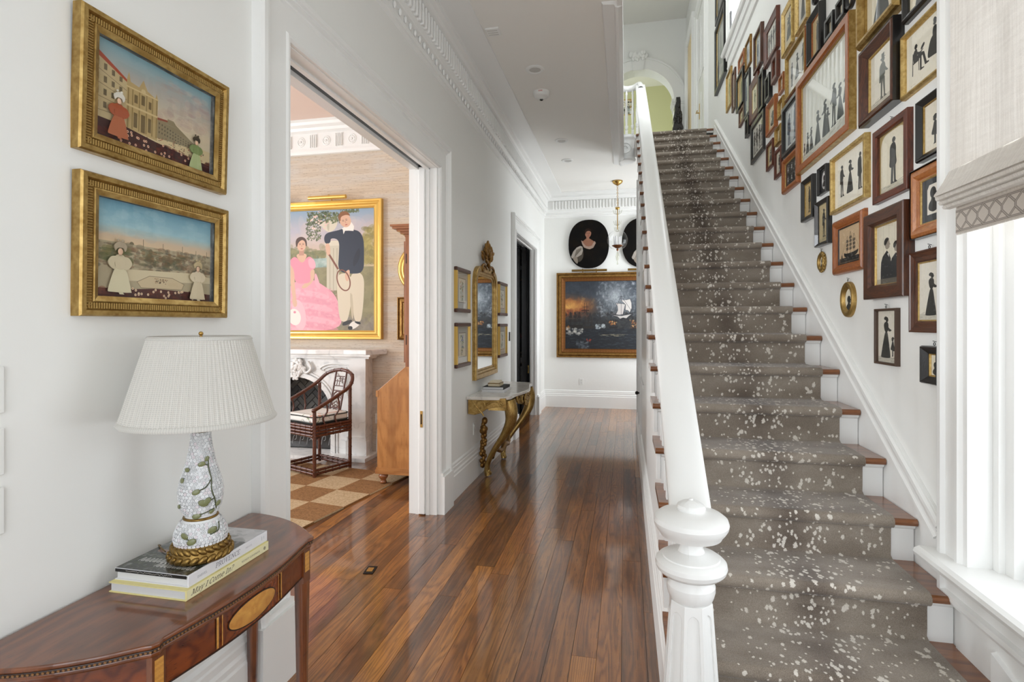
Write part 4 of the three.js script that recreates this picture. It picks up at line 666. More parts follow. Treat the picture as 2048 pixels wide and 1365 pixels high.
function sceneTex(kind) {
  return canvasTex(900, 572, (g, W, H) => {
    srand(kind * 31 + 3);
    const blot = (n, x0, x1, y0, y1, cols, s0, s1, a) => { for (let i = 0; i < n; i++) { g.fillStyle = `rgba(${cols[rnd() * cols.length | 0]},${a})`; g.beginPath(); g.ellipse(rr(x0, x1), rr(y0, y1), rr(s0, s1), rr(s0, s1) * .5, 0, 0, 7); g.fill(); } };
    if (kind === 1) {
      let q = g.createLinearGradient(0, 0, 0, 330); q.addColorStop(0, '#7fa6b0'); q.addColorStop(.45, '#a9a49a'); q.addColorStop(1, '#cfbfa0'); g.fillStyle = q; g.fillRect(0, 0, W, H);
      blot(90, 430, 880, 60, 330, ['214,192,166', '180,150,136', '198,180,150', '150,124,120'], 18, 70, .16);
      g.fillStyle = '#cdb98f'; sharp(g, [[0, 572], [0, 420], [400, 400], [900, 410], [900, 572]]);
      // street front on the left
      g.fillStyle = '#bca87e'; sharp(g, [[0, 90], [215, 185], [215, 420], [0, 500]]); g.fillStyle = '#a4482c'; sharp(g, [[0, 62], [215, 172], [215, 188], [0, 96]]);
      for (let r = 0; r < 4; r++) for (let c = 0; c < 4; c++) { const t = (c + .3) / 4.3, x = t * 215, s = 1 - t * .35; g.fillStyle = '#6d5f43'; g.fillRect(x, 120 + t * 70 + r * 82 * s, 20, 40 * s); }
      g.strokeStyle = '#7d6b4a'; g.lineWidth = 3; for (let r = 1; r < 5; r++) { g.beginPath(); g.moveTo(0, 90 + r * 82); g.lineTo(215, 185 + r * 55); g.stroke(); }
      // church front
      g.fillStyle = '#b39a68'; sharp(g, [[215, 460], [215, 165], [228, 120], [240, 175], [300, 185], [330, 130], [362, 185], [420, 205], [430, 175], [440, 210], [440, 470]]);
      g.fillStyle = '#8d7748'; for (const x of [222, 252, 300, 352, 396, 428]) g.fillRect(x, 215, 9, 240); g.fillStyle = '#6f5c38'; for (const [x, y, w, h] of [[268, 240, 24, 50], [318, 225, 26, 60], [372, 245, 20, 46], [266, 350, 26, 90], [318, 345, 30, 110], [370, 350, 22, 88]]) g.fillRect(x, y, w, h);
      g.fillStyle = '#cbb483'; g.fillRect(212, 312, 232, 12); g.fillRect(212, 205, 232, 8); g.beginPath(); g.arc(332, 200, 16, 0, 7); g.fill();
      // far range
      g.fillStyle = '#8d7f61'; sharp(g, [[440, 330], [520, 320], [520, 300], [570, 300], [590, 320], [760, 400], [800, 430], [560, 440], [440, 450]]); g.fillStyle = '#5b523e'; for (let i = 0; i < 14; i++) for (let r = 0; r < 3; r++) g.fillRect(452 + i * 22, 345 + i * 4.6 + r * (28 - i * 1.3), 8, 12 - i * .5); g.fillStyle = '#8a4632'; sharp(g, [[440, 318], [520, 310], [520, 322], [440, 332]]);
      blot(50, 450, 860, 430, 470, ['120,60,40', '60,52,40', '160,60,44', '90,80,60'], 3, 7, .8);
      g.fillStyle = '#3a120c'; sharp(g, [[0, 572], [0, 455], [200, 455], [430, 480], [900, 505], [900, 572]]); blot(220, 0, 900, 480, 572, ['90,26,16', '60,18,12', '110,44,24', '40,14,10'], 6, 26, .4);
      for (let i = 0; i < 26; i++) { const x = rr(180, 720), y = rr(478, 560); g.fillStyle = '#e2c3a4'; g.beginPath(); g.arc(x, y, 8, 0, 7); g.fill(); g.fillStyle = '#a24a30'; g.beginPath(); g.arc(x, y, 4, 0, 7); g.fill(); }
    } else {
      let q = g.createLinearGradient(0, 0, 0, 260); q.addColorStop(0, '#6c9cb0'); q.addColorStop(.55, '#9cbfc6'); q.addColorStop(.8, '#cfb79a'); q.addColorStop(1, '#d8bd96'); g.fillStyle = q; g.fillRect(0, 0, W, H);
      blot(70, 0, 900, 20, 190, ['190,214,216', '128,170,186'], 20, 80, .12);
      g.fillStyle = '#b0a284'; g.fillRect(0, 245, W, 330); blot(420, 0, 900, 250, 400, ['96,92,72', '140,126,98', '178,164,130', '74,72,58', '120,84,58'], 6, 34, .35);
      g.fillStyle = '#74694f'; for (const [x, h] of [[330, 46], [480, 40], [640, 44], [760, 30], [860, 34]]) g.fillRect(x, 250 - h, 4, h); g.beginPath(); g.arc(250, 246, 16, 3.14, 6.3); g.fill();
      blot(40, 60, 240, 280, 360, ['88,96,60', '120,112,70'], 16, 44, .5); blot(60, 330, 700, 270, 360, ['98,76,48', '130,98,60', '80,82,56'], 10, 40, .45);
      g.fillStyle = '#d2c3a0'; sharp(g, [[180, 400], [760, 380], [900, 400], [900, 440], [180, 470]]); g.fillStyle = '#cbb793'; sharp(g, [[290, 470], [380, 428], [560, 428], [660, 462], [640, 500], [320, 505]]); g.strokeStyle = '#7a6a50'; g.lineWidth = 3; g.stroke();
      blot(30, 420, 520, 440, 470, ['60,50,38', '120,84,58'], 3, 8, .7);
      g.fillStyle = '#4a2018'; sharp(g, [[0, 572], [0, 520], [220, 520], [420, 505], [680, 510], [900, 520], [900, 572]]); blot(150, 0, 900, 515, 572, ['96,40,24', '60,30,20', '120,60,36'], 6, 24, .4);
      for (let i = 0; i < 22; i++) { const x = rr(200, 740), y = rr(512, 562); g.fillStyle = '#e6cfae'; g.beginPath(); g.arc(x, y, 8, 0, 7); g.fill(); g.fillStyle = '#b07a50'; g.beginPath(); g.arc(x, y, 3.5, 0, 7); g.fill(); }
    }
  });
}
const boxPaper = mat({ map: scaled(dataTex(128, 128, (u, v) => { const n = fbm(u * 8, v * 8, 4); return mix([70, 72, 72], [150, 148, 142], clamp(n * 2 - .6)); }), 6, 6), roughness: .8 });
function shadowBox(Y, tilt, kind, label) {
  const w = .543, h = .394, t = thing('shadow_box', label, 'picture', P(XL + .002, Y, 1.431), Math.PI / 2, 'gilt shadow boxes over the table');
  t.rotation.order = 'YXZ'; t.rotation.x = tilt;
  part(t, 'frame', frameGeo(w, h, [[0, 0], [0, .028], [.004, .034], [.016, .034], [.019, .027], [.021, .023], [.038, .023], [.04, .028], [.043, .029], [.057, .023], [.057, .02]]), M.gilt);
  const ribs = [], rib = new THREE.CylinderGeometry(.0032, .0032, .0155, 5, 1, false);
  for (const [sx, len] of [[0, w], [1, h]]) for (const s of [-1, 1]) for (let a = -len / 2 + .031; a < len / 2 - .029; a += .0074) { const g = rib.clone(); if (sx) { g.rotateZ(Math.PI / 2); g.translate(s * (w / 2 - .0295), a, .0236); } else g.translate(a, s * (h / 2 - .0295), .0236); ribs.push(g); }
  part(t, 'ribbed_moulding', merge(ribs), M.gilt).userData.kind = 'stuff';
  part(t, 'box_lining', frameGeo(w - .11, h - .11, [[.002, .022], [.002, .004]]), boxPaper);
  part(t, 'painted_scene', quad(w - .112, h - .112).translate(0, 0, .005), mat({ map: sceneTex(kind), roughness: .7 }));
  part(t, 'backing', new THREE.BoxGeometry(w - .02, h - .02, .003).translate(0, 0, .002), M.brownwood);
  const b = -(h - .114) / 2;
  if (kind === 1) { paperLady(t, -.143, b + .016, .13, .012, { skirt: cloth(172, 98, 62), bodice: cloth(164, 82, 48), skin, hat: cloth(220, 214, 200) }); paperLady(t, .145, b + .004, .112, .012, { skirt: cloth(170, 180, 128), bodice: cloth(122, 138, 84), skin, hat: cloth(70, 60, 44) }); }
  else { paperLady(t, -.14, b + .014, .15, .012, { skirt: cloth(214, 204, 170), bodice: cloth(206, 192, 160), skin, hat: cloth(176, 160, 136) }); paperLady(t, .15, b + .006, .132, .012, { skirt: cloth(212, 196, 164), bodice: cloth(216, 200, 170), skin, hat: cloth(190, 170, 130) }); }
  part(t, 'glass', quad(w - .114, h - .114).translate(0, 0, .0205), M.glass);
}
shadowBox(2.183, .03, 1, 'upper gilt ribbed shadow box with paper ladies before a church square');
shadowBox(1.731, .015, 2, 'lower gilt ribbed shadow box with paper ladies before a distant town and blue sky');
// switch plates cut by the picture edge
for (const [y, lab] of [[1.355, 'topmost white switch plate on the left wall'], [1.208, 'middle white switch plate on the left wall'], [1.067, 'lowest white switch plate on the left wall']]) {
  const t = thing('switch_plate', lab, 'switch', P(XL, y, .942), Math.PI / 2, 'white switch plates');
  part(t, 'plate', rbox(.116, .112, .007, .003, 0, 0, .0035), M.plastic); part(t, 'rocker', rbox(.034, .067, .006, .002, 0, 0, .008), M.plastic);
}
// ---------- inlaid table ----------
const TDC = 1.372, TY = .765;
{
  const t = thing('console_table', 'serpentine mahogany side table with satinwood inlay holding the lamp and books', 'table', P(XL + .012, 0, TDC), Math.PI / 2);
  // local: x runs down the hall, z out from the wall
  const half = [[.49, 0], [.488, .05], [.474, .12], [.444, .2], [.395, .285], [.36, .33], [.34, .355], [.331, .37], [.318, .376], [.3, .37], [.24, .379], [.17, .39], [.09, .399], [0, .403]];
  const outline = (s) => { const c = new THREE.CatmullRomCurve3(half.slice(0, 8).map(([x, z]) => V(x, 0, z)), false, 'centripetal').getPoints(24), d = new THREE.CatmullRomCurve3(half.slice(9).map(([x, z]) => V(x, 0, z)), false, 'centripetal').getPoints(20), all = [...c, V(.318, 0, .376), ...d].map((p) => [p.x * s - Math.sign(p.x) * 0, p.z * s]); return [...all, ...all.slice(0, -1).reverse().map(([x, z]) => [-x, z])]; };
  const flat = (s, y0, y1, bev) => { const g = plate(outline(s), y1 - y0 - 2 * bev, { bevel: bev }); g.rotateX(Math.PI / 2); g.scale(1, 1, 1); g.translate(0, y1 - bev, 0); return metric(g, 'x'); };
  part(t, 'table_top', flat(1 - .012, TY - .012, TY, .004), M.mahogany);
  part(t, 'edge_band', flat(.99, TY - .021, TY - .011, .003), M.stringing);
  const tick = [], ol = outline(.998), tk = new THREE.BoxGeometry(.0016, .0042, .0022);
  let carry = 0; for (let i = 0; i + 1 < ol.length; i++) { const [ax, az] = ol[i], [bx, bz] = ol[i + 1], L = Math.hypot(bx - ax, bz - az); let q = carry; while (q < L) { const g = tk.clone(); g.scale(3.2, 1, 1); g.rotateZ(.5); g.rotateY(-Math.atan2(bz - az, bx - ax)); g.translate(ax + (bx - ax) * q / L, TY - .016, az + (bz - az) * q / L); tick.push(g); q += .0095; } carry = q - L; }
  const tm = part(t, 'dotted_inlay', merge(tick), mat({ color: srgb(132, 92, 52), roughness: .35 })); tm.userData.kind = 'stuff';
  part(t, 'under_moulding', flat(.975, TY - .034, TY - .02, .005), M.mahogany);
  const strip = (s, y0, y1, m, name, keep = () => true) => { const o = outline(s).filter(keep), pos = [], uv = []; let a = 0; for (let i = 0; i + 1 < o.length; i++) { const [x0, z0] = o[i], [x1, z1] = o[i + 1], L = Math.hypot(x1 - x0, z1 - z0); const q = [[x0, y0, z0, a, y0], [x1, y0, z1, a + L, y0], [x1, y1, z1, a + L, y1], [x0, y1, z0, a, y1]]; for (const k of [0, 2, 1, 0, 3, 2]) { pos.push(q[k][0], q[k][1], q[k][2]); uv.push(q[k][3], q[k][4]); } a += L; } const g = new THREE.BufferGeometry(); g.setAttribute('position', new THREE.Float32BufferAttribute(pos, 3)); g.setAttribute('uv', new THREE.Float32BufferAttribute(uv, 2)); g.computeVertexNormals(); return part(t, name, g, m); };
  const AY = TY - .034, AB = TY - .13;
  strip(.955, AB, AY, M.mahoganyflame, 'apron'); strip(.957, AB, AB + .005, M.stringing, 'lower_stringing'); part(t, 'apron_back', new THREE.BoxGeometry(.93, AY - AB, .02).translate(0, (AY + AB) / 2, .012), M.mahogany);
  // oval and tablet inlays bent to the front
  const zf = (x) => { const o = outline(.9585).filter((p) => Math.abs(p[0]) < .3); for (let i = 0; i + 1 < o.length; i++) if ((o[i][0] - x) * (o[i + 1][0] - x) <= 0) return o[i][1] + (o[i + 1][1] - o[i][1]) * (x - o[i][0]) / (o[i + 1][0] - o[i][0] || 1); return .39; };
  const bent = (shape, lift) => { const pts = shape.getPoints(1), n = pts.length, q = [], R = 8; let mx = 0, my = 0; pts.forEach((a) => { mx += a.x / n; my += a.y / n; }); for (let i = 0; i < n; i++) { const a = pts[i], b = pts[(i + 1) % n]; for (let r = 0; r < R; r++) { const f = (o, k) => [mx + (o.x - mx) * k / R, my + (o.y - my) * k / R, 0]; q.push(...f(a, r), ...f(a, r + 1), ...f(b, r + 1)); if (r) q.push(...f(a, r), ...f(b, r + 1), ...f(b, r)); } } const g = new THREE.BufferGeometry(); g.setAttribute('position', new THREE.Float32BufferAttribute(q, 3)); const p = g.attributes.position; for (let i = 0; i < p.count; i++) p.setZ(i, zf(p.getX(i)) + lift); g.computeVertexNormals(); return metric(g, 'x'); };
  const ov = (a, b) => { const s = new THREE.Shape(); for (let i = 0; i < 48; i++) { const an = i * Math.PI / 24; s[i ? 'lineTo' : 'moveTo'](a * Math.cos(an), (AY + AB) / 2 + b * Math.sin(an)); } s.closePath(); return s; };
  const rectS = (x0, x1, y0, y1) => { const s = new THREE.Shape(); s.moveTo(x0, y0); for (let i = 1; i <= 8; i++) s.lineTo(x0 + (x1 - x0) * i / 8, y0); for (let i = 0; i <= 8; i++) s.lineTo(x1 + (x0 - x1) * i / 8, y1); s.closePath(); return s; };
  const oi = part(t, 'oval_inlay', bent(ov(.098, .033), .0012), M.inlay, 'honey satinwood oval'); part(oi, 'oval_stringing', bent(ov(.102, .037), .0006), M.stringing);
  for (const s of [-1, 1]) for (const [x, w, m] of [[.135, .011, M.stringing], [.135, .007, M.inlay], [.12, .003, M.inlay]]) part(t, 'band_inlay', bent(rectS(s * x - w / 2, s * x + w / 2, AB + .008, AY - .002), m === M.inlay ? .0012 : .0007), m);
  const leg = (x, z, panel) => {
    const h0 = AB - .02, w0 = .036, w1 = .02, g = new THREE.CylinderGeometry(w0 / 2 * 1.414, w1 / 2 * 1.414, h0, 4, 1); g.rotateY(Math.PI / 4); g.translate(x, h0 / 2, z);
    const l = part(t, 'leg', metric(merge([g.toNonIndexed(), new THREE.BoxGeometry(.038, AY - AB + .02, .038).translate(x, (AY + AB) / 2 - .01, z)]), 'y'), M.mahogany);
    if (panel) { const sx = Math.sign(x); part(l, 'leg_panel', merge([new THREE.BoxGeometry(.024, .066, .002).translate(x, (AY + AB) / 2 + .002, z + .0195), ]), M.inlay, 'satinwood tablet'); part(l, 'cuff', new THREE.BoxGeometry(.024, .004, .024).translate(x, .12, z), M.inlay); }
  };
  leg(.302, .342, 1); leg(-.302, .342, 1); leg(.45, .03); leg(-.45, .03);
}
// ---------- books under the lamp ----------
function book(name, x0, x1, y0, y1, d0, d1, cover, spineTex, coverTex, label, group, endBand) {
  const t = thing(name, label, 'book', P((x0 + x1) / 2, y0, (d0 + d1) / 2), 0, group), w = x1 - x0, h = y1 - y0, l = d1 - d0, b = .0026;
  part(t, 'pages', new THREE.BoxGeometry(w - .008, h - 2 * b, l - .008).translate(.0, h / 2, 0), M.pageedge);
  part(t, 'cover', merge([new THREE.BoxGeometry(w, b, l).translate(0, b / 2, 0), new THREE.BoxGeometry(w, b, l).translate(0, h - b / 2, 0), new RoundedBoxGeometry(.005, h, l, 2, .002).translate(w / 2 - .0015, h / 2, 0)]), cover);
  if (spineTex) part(t, 'spine_print', quad(l - .004, h - .003).rotateY(Math.PI / 2).translate(w / 2 + .0013, h / 2, 0), mat({ map: spineTex, roughness: .35 }));
  if (coverTex) part(t, 'jacket_print', quad(w - .003, l - .002).rotateX(-Math.PI / 2).translate(-.001, h + .0004, 0), mat({ map: coverTex, roughness: .3, clearcoat: .4 }));
  if (endBand) part(t, 'lettered_edge', quad(w - .006, .009).rotateY(0).translate(-.002, h - .0058, l / 2 + .0006), mat({ map: endBand, roughness: .5 }));
  return t;
}
const spineLow = canvasTex(1024, 84, (g, W, H) => { g.fillStyle = '#f2ecc0'; g.fillRect(0, 0, W, H); g.fillStyle = '#23211c'; g.save(); g.transform(1, 0, -.25, 1, 30, 0); g.font = 'italic 66px serif'; g.fillText('May I Come In?', 24, 62); g.restore(); g.font = '27px serif'; g.fillStyle = '#6d6852'; g.fillText('WENDY GOODMAN', 640, 54); g.lineWidth = 5; g.strokeStyle = '#333'; g.beginPath(); g.arc(966, 44, 13, 0, 7); g.stroke(); g.fillRect(962, 34, 8, 20); });
const spineUp = canvasTex(1024, 92, (g, W, H) => { g.fillStyle = '#e9e8ea'; g.fillRect(0, 0, W, H); g.fillStyle = '#8a8890'; g.font = '28px serif'; g.fillText('DARVEL', 92, 58); g.font = 'italic 60px serif'; g.fillStyle = '#77757c'; g.fillText('PROVENCE', 300, 66); g.font = '22px serif'; g.fillStyle = '#b4b2b8'; g.fillText('PRIVATE', 700, 54); g.fillStyle = '#8e8c92'; g.fillRect(940, 26, 4, 40); g.font = '30px serif'; g.fillText('f', 966, 56); });
const jacket = canvasTex(600, 800, (g, W, H) => {
  srand(91); g.fillStyle = '#3c3f3e'; g.fillRect(0, 0, W, H);
  const b = (n, x0, x1, y0, y1, c, s0, s1, a) => { for (let i = 0; i < n; i++) { g.fillStyle = `rgba(${c[rnd() * c.length | 0]},${a})`; g.beginPath(); g.ellipse(rr(x0, x1), rr(y0, y1), rr(s0, s1), rr(s0, s1) * .6, rnd() * 3, 0, 7); g.fill(); } };
  g.fillStyle = '#c9c8ca'; g.fillRect(0, 0, W, 240); b(60, 0, 600, 0, 260, ['90,90,92', '220,220,222', '150,152,156'], 14, 60, .4); b(200, 0, 600, 240, 560, ['120,122,122', '60,62,60', '168,168,170', '38,38,38'], 8, 40, .35);
  g.fillStyle = '#9b7a6c'; sharp(g, [[40, 470], [560, 560], [560, 600], [60, 520]]); b(380, 0, 600, 560, 800, ['70,76,50', '30,34,28', '112,118,100', '150,152,150', '52,58,40'], 6, 26, .45);
  g.strokeStyle = '#ecebe8'; g.lineWidth = 5; for (let k = 0; k < 2; k++) { let x = 60 + k * 190; const y = 640 + k * 55; for (let i = 0; i < 9; i++) { g.beginPath(); g.moveTo(x, y + 40); g.bezierCurveTo(x + 8, y - 30, x + 22, y - 30, x + 18, y + 10); g.bezierCurveTo(x + 16, y + 46, x + 26, y + 44, x + 34, y + 12); g.stroke(); x += rr(28, 42); } }
});
const backBand = canvasTex(512, 20, (g, W, H) => { g.fillStyle = '#1d1c1b'; g.fillRect(0, 0, W, H); g.strokeStyle = '#d8d6d0'; g.lineWidth = 2; g.beginPath(); g.moveTo(80, 12); srand(8); for (let i = 0; i < 60; i++) g.lineTo(80 + i * 5.6, 10 + rr(-5, 5)); g.stroke(); });
book('art_book', -1.408, -1.156, TY, TY + .028, 1.226, 1.566, cloth(238, 226, 160), spineLow, null, 'pale yellow spined art book lying at the bottom under the lamp', 'books under the lamp');
book('art_book', -1.405, -1.164, TY + .0282, TY + .061, 1.242, 1.57, cloth(232, 231, 233), spineUp, jacket, 'white spined garden book directly under the lamp base', 'books under the lamp', backBand);
// ---------- table lamp ----------
{
  const L = thing('table_lamp', 'porcelain flower encrusted table lamp with pleated shade on gilt base', 'lamp', P(-1.232, TY + .0615, 1.362));
  const y = (a) => a - TY - .0615;
  // twisted leaf base: two rows of slanted gilt leaves round a ring
  const core = lathe([[.001, 0], [.078, 0], [.083, .006], [.083, .018], [.078, .026], [.075, .034], [.07, .046], [.064, .052], [.001, .052]], 48);
  const bs = part(L, 'base', core, M.bronze), leaf = ball(1, 0, 0, 0, .0155, .0085, .007, 10), lv = [];
  for (let i = 0; i < 24; i++) for (const [r, yy, tilt] of [[.082, .0135, .62], [.073, .035, -.62]]) { const m = part(bs, 'gilt_leaf', leaf, M.bronze), an = i * Math.PI / 12; m.position.set(Math.sin(an) * r, yy, Math.cos(an) * r); m.rotation.order = 'YXZ'; m.rotation.y = an; m.rotation.z = tilt; }
  const prof = [[.001, y(.87)], [.076, y(.872)], [.0795, y(.886)], [.078, y(.9)], [.07, y(.918)], [.06, y(.934)], [.05, y(.941)], [.047, y(.95)], [.051, y(.958)], [.06, y(.975)], [.065, y(1.0)], [.066, y(1.02)], [.062, y(1.045)], [.053, y(1.072)], [.042, y(1.105)], [.034, y(1.14)], [.029, y(1.17)], [.027, y(1.2)], [.001, y(1.202)]].map(([r, h]) => [r > .002 ? r * .87 : r, h]);
  part(L, 'body', lathe(prof, 40), M.porcelain);
  part(L, 'collar', merge([new THREE.TorusGeometry(.0435, .004, 8, 40).rotateX(Math.PI / 2).translate(0, y(.944), 0), new THREE.TorusGeometry(.024, .003, 8, 30).rotateX(Math.PI / 2).translate(0, y(1.196), 0)]), M.bronze);
  // blossoms packed over the body
  const pet = []; for (let i = 0; i < 5; i++) { const g = new THREE.SphereGeometry(.0025, 6, 4); g.scale(1, 1, .75); g.translate(.003 * Math.cos(i * 1.2566), .003 * Math.sin(i * 1.2566), .0012); pet.push(g); }
  const fl = merge([...pet, ball(.0011, 0, 0, .0018, 1, 1, 1, 5)]);
  const rAt = (yy) => { for (let i = 1; i < prof.length - 2; i++) if (yy >= prof[i][1] && yy <= prof[i + 1][1]) { const k = (yy - prof[i][1]) / (prof[i + 1][1] - prof[i][1]); return [prof[i][0] + (prof[i + 1][0] - prof[i][0]) * k, Math.atan2(prof[i + 1][0] - prof[i][0], prof[i + 1][1] - prof[i][1])]; } return [.03, 0]; };
  const spots = []; for (let yy = y(.876), row = 0; yy < y(1.19); row++) { const [r] = rAt(yy), n = Math.max(8, Math.round(6.283 * r / .0104)); if (Math.abs(yy - y(.944)) > .008) for (let i = 0; i < n; i++) spots.push([yy, (i + (row % 2) * .5) / n * 6.283]); yy += .0092; }
  const im = new THREE.InstancedMesh(fl, M.porcelain, spots.length), ob = new THREE.Object3D(); srand(3);
  spots.forEach(([yy, a], i) => { const [r, sl] = rAt(yy); ob.position.set(Math.sin(a) * (r + .0004), yy, Math.cos(a) * (r + .0004)); ob.rotation.set(0, 0, 0); ob.rotation.order = 'YXZ'; ob.rotation.y = a; ob.rotation.x = sl; ob.rotation.z = rnd() * 6; ob.updateMatrix(); im.setMatrixAt(i, ob.matrix); im.setColorAt(i, new THREE.Color().setRGB(...(rnd() < .14 ? [.94, .86, .88] : rnd() < .4 ? [.8, .8, .8] : [1, 1, 1]))); });
  im.name = 'blossoms'; im.userData.kind = 'stuff'; L.add(im);
  const at = (a, yy, o = .004) => { const [r] = rAt(y(yy)); return V(Math.sin(a) * (r + o), y(yy), Math.cos(a) * (r + o)); };
  const stem = mat({ color: srgb(76, 82, 52), roughness: .4 }), leafM = mat({ color: srgb(122, 126, 84), roughness: .35, clearcoat: .4 });
  // a is measured round the lamp from the camera side
  const A0 = .735, vine = (...p) => tube(p.map(([a, h]) => at(A0 + a, h)), .0017, 24, 5);
  part(L, 'vine', merge([vine([.5, 1.115], [.45, 1.09], [.52, 1.06], [.46, 1.035], [.62, 1.0], [.8, .97]), vine([.52, 1.06], [.2, 1.04], [-.12, 1.032]), vine([.6, 1.005], [.3, .998], [.16, 1.0]), vine([.6, .972], [.2, .965], [-.15, .96]), vine([.4, 1.1], [.1, 1.105]), vine([.9, .93], [.7, .91], [.35, .905]), vine([-.55, .905], [-.4, .895])]), stem);
  for (const [a, h, s, r] of [[-.2, 1.03, 1.2, .4], [.1, .996, 1.5, -.5], [.26, 1.0, 1.3, .8], [-.22, .958, 1.3, .2], [.05, 1.105, 1.1, .3], [.4, 1.118, .9, 1], [-.85, 1.09, 1, .2], [-1.05, 1.06, 1.1, .5], [-1.2, .985, 1, .3], [.55, .966, 1, .6], [-.62, .908, 1.3, -.6], [-.32, .893, 1.4, .4], [.45, .915, 1.5, .2], [.85, .985, 1.1, .4]]) { const g = ball(1, 0, 0, 0, .0095 * s, .0065 * s, .002, 8); const m = part(L, 'leaf', g, leafM); const p = at(A0 + a, h, .005); m.position.copy(p); m.rotation.order = 'YXZ'; m.rotation.y = A0 + a; m.rotation.z = r; }
  // pleated shade
  const y0 = y(1.232), y1 = y(1.4725), N = 96, seg = N * 4, pos = [], uv = [], idx = [];
  for (let j = 0; j <= 6; j++) for (let i = 0; i <= seg; i++) { const t = j / 6, a = i / seg * 6.28318, r = .2 + (.1325 - .2) * t, p = i % 4, amp = .0036 * (1 - .35 * t), w = [0, .9, 1, .15][p] * amp; const rad = r + w; const aa = a + [0, .1, .5, .62][p] / N * .9; pos.push(Math.sin(aa) * rad, y0 + (y1 - y0) * t, Math.cos(aa) * rad); uv.push(i / seg * 1.3, t * .25); }
  for (let j = 0; j < 6; j++) for (let i = 0; i < seg; i++) { const a = j * (seg + 1) + i, b = a + seg + 1; idx.push(a, a + 1, b + 1, a, b + 1, b); }
  let sg = new THREE.BufferGeometry(); sg.setAttribute('position', new THREE.Float32BufferAttribute(pos, 3)); sg.setAttribute('uv', new THREE.Float32BufferAttribute(uv, 2)); sg.setIndex(idx); sg = toCreasedNormals(sg, .5);
  const shadeCloth = mat({ map: scaled(dataTex(256, 256, (u, v, x, y2) => { const k = (x >> 3) + (y2 >> 3), d = Math.hypot(x % 8 - 4, y2 % 8 - 4); return mix([228, 225, 217], d < 2.6 ? [208, 206, 200] : [234, 231, 224], .8).map((c) => c + (hash(x, y2) - .5) * 14); }, THREE.RepeatWrapping), 6, 6), roughness: .9, transmission: .25, thickness: 0 });
  const sd = part(L, 'shade', sg, shadeCloth, 'pleated ivory fabric shade');
  const ring = (r0, r1, ya, yb) => { const g = lathe([[r0, ya], [r0 + .003, (ya * 2 + yb) / 3], [r1 + .003, (ya + yb * 2) / 3], [r1, yb], [r1 - .003, yb], [r0 - .003, ya], [r0, ya]], 96); return g; };
  part(sd, 'trim_band', ring(.2045, .2015, y0 - .006, y0 + .009), shadeCloth); part(sd, 'trim_band', ring(.136, .132, y1 - .008, y1 + .004), shadeCloth);
  part(L, 'harp', merge([rod(V(0, y(1.2), 0), V(0, y1 + .004, 0), .004), rod(V(-.132, y1 - .003, 0), V(.132, y1 - .003, 0), .0018), rod(V(0, y1 - .003, -.132), V(0, y1 - .003, .132), .0018)]), M.brass);
  part(L, 'finial', merge([ball(.0065, 0, y1 + .011, 0), rod(V(0, y1, 0), V(0, y1 + .008, 0), .003)]), M.brass);
}
// gilt-edged cord of the lamp behind the books
solo('lamp_cord', tube([P(-1.345, TY + .066, 1.35), P(-1.38, TY + .066, 1.37), P(-1.42, TY + .06, 1.4), P(-1.445, TY + .03, 1.45), P(-1.448, TY + .003, 1.5)], .002, 24, 6), M.bronze, 'thin gold lamp cord running over the books to the wall', 'cord');
// ---------- hall: botanical prints, mirror, gilt console ----------
function taper(pts, radii, seg = 32, rad = 10, flat = 1) {   // tube whose radius follows `radii`
  const c = new THREE.CatmullRomCurve3(pts), g = new THREE.TubeGeometry(c, seg, 1, rad), p = g.attributes.position, q = V(0, 0, 0);
  for (let i = 0; i <= seg; i++) { const t = i / seg, f = t * (radii.length - 1), k = Math.min(radii.length - 2, f | 0), r = radii[k] + (radii[k + 1] - radii[k]) * (f - k), o = c.getPointAt(t); for (let j = 0; j <= rad; j++) { const n = i * (rad + 1) + j; q.fromBufferAttribute(p, n).sub(o).multiplyScalar(r); q.z *= flat; p.setXYZ(n, o.x + q.x, o.y + q.y, o.z + q.z); } }
  g.computeVertexNormals(); return g;
}
const botanical = (k) => canvasTex(320, 300, (g, W, H) => {
  srand(k * 17 + 2); g.fillStyle = '#b7b2a6'; g.fillRect(0, 0, W, H); g.fillStyle = '#6a5a44'; g.fillRect(66, 52, 188, 196); g.fillStyle = '#d8d2c0'; g.fillRect(70, 56, 180, 188);
  const cols = [['#6c7a4c', '#b0763c'], ['#66784e', '#8c5a44'], ['#5f7450', '#6d70a8'], ['#6a7450', '#4e4a38']][k];
  g.strokeStyle = cols[0]; g.lineWidth = 4; for (let s = 0; s < 3; s++) { const x0 = 130 + s * 22; g.beginPath(); g.moveTo(x0, 236); g.bezierCurveTo(x0 - 20, 190, x0 + 30, 140, x0 + rr(-20, 20), 72 + s * 12); g.stroke(); for (let i = 0; i < 8; i++) { g.fillStyle = cols[i % 3 ? 0 : 1]; g.beginPath(); g.ellipse(x0 + rr(-26, 26), rr(76, 226), rr(6, 14), rr(3, 7), rr(0, 3), 0, 7); g.fill(); } }
});
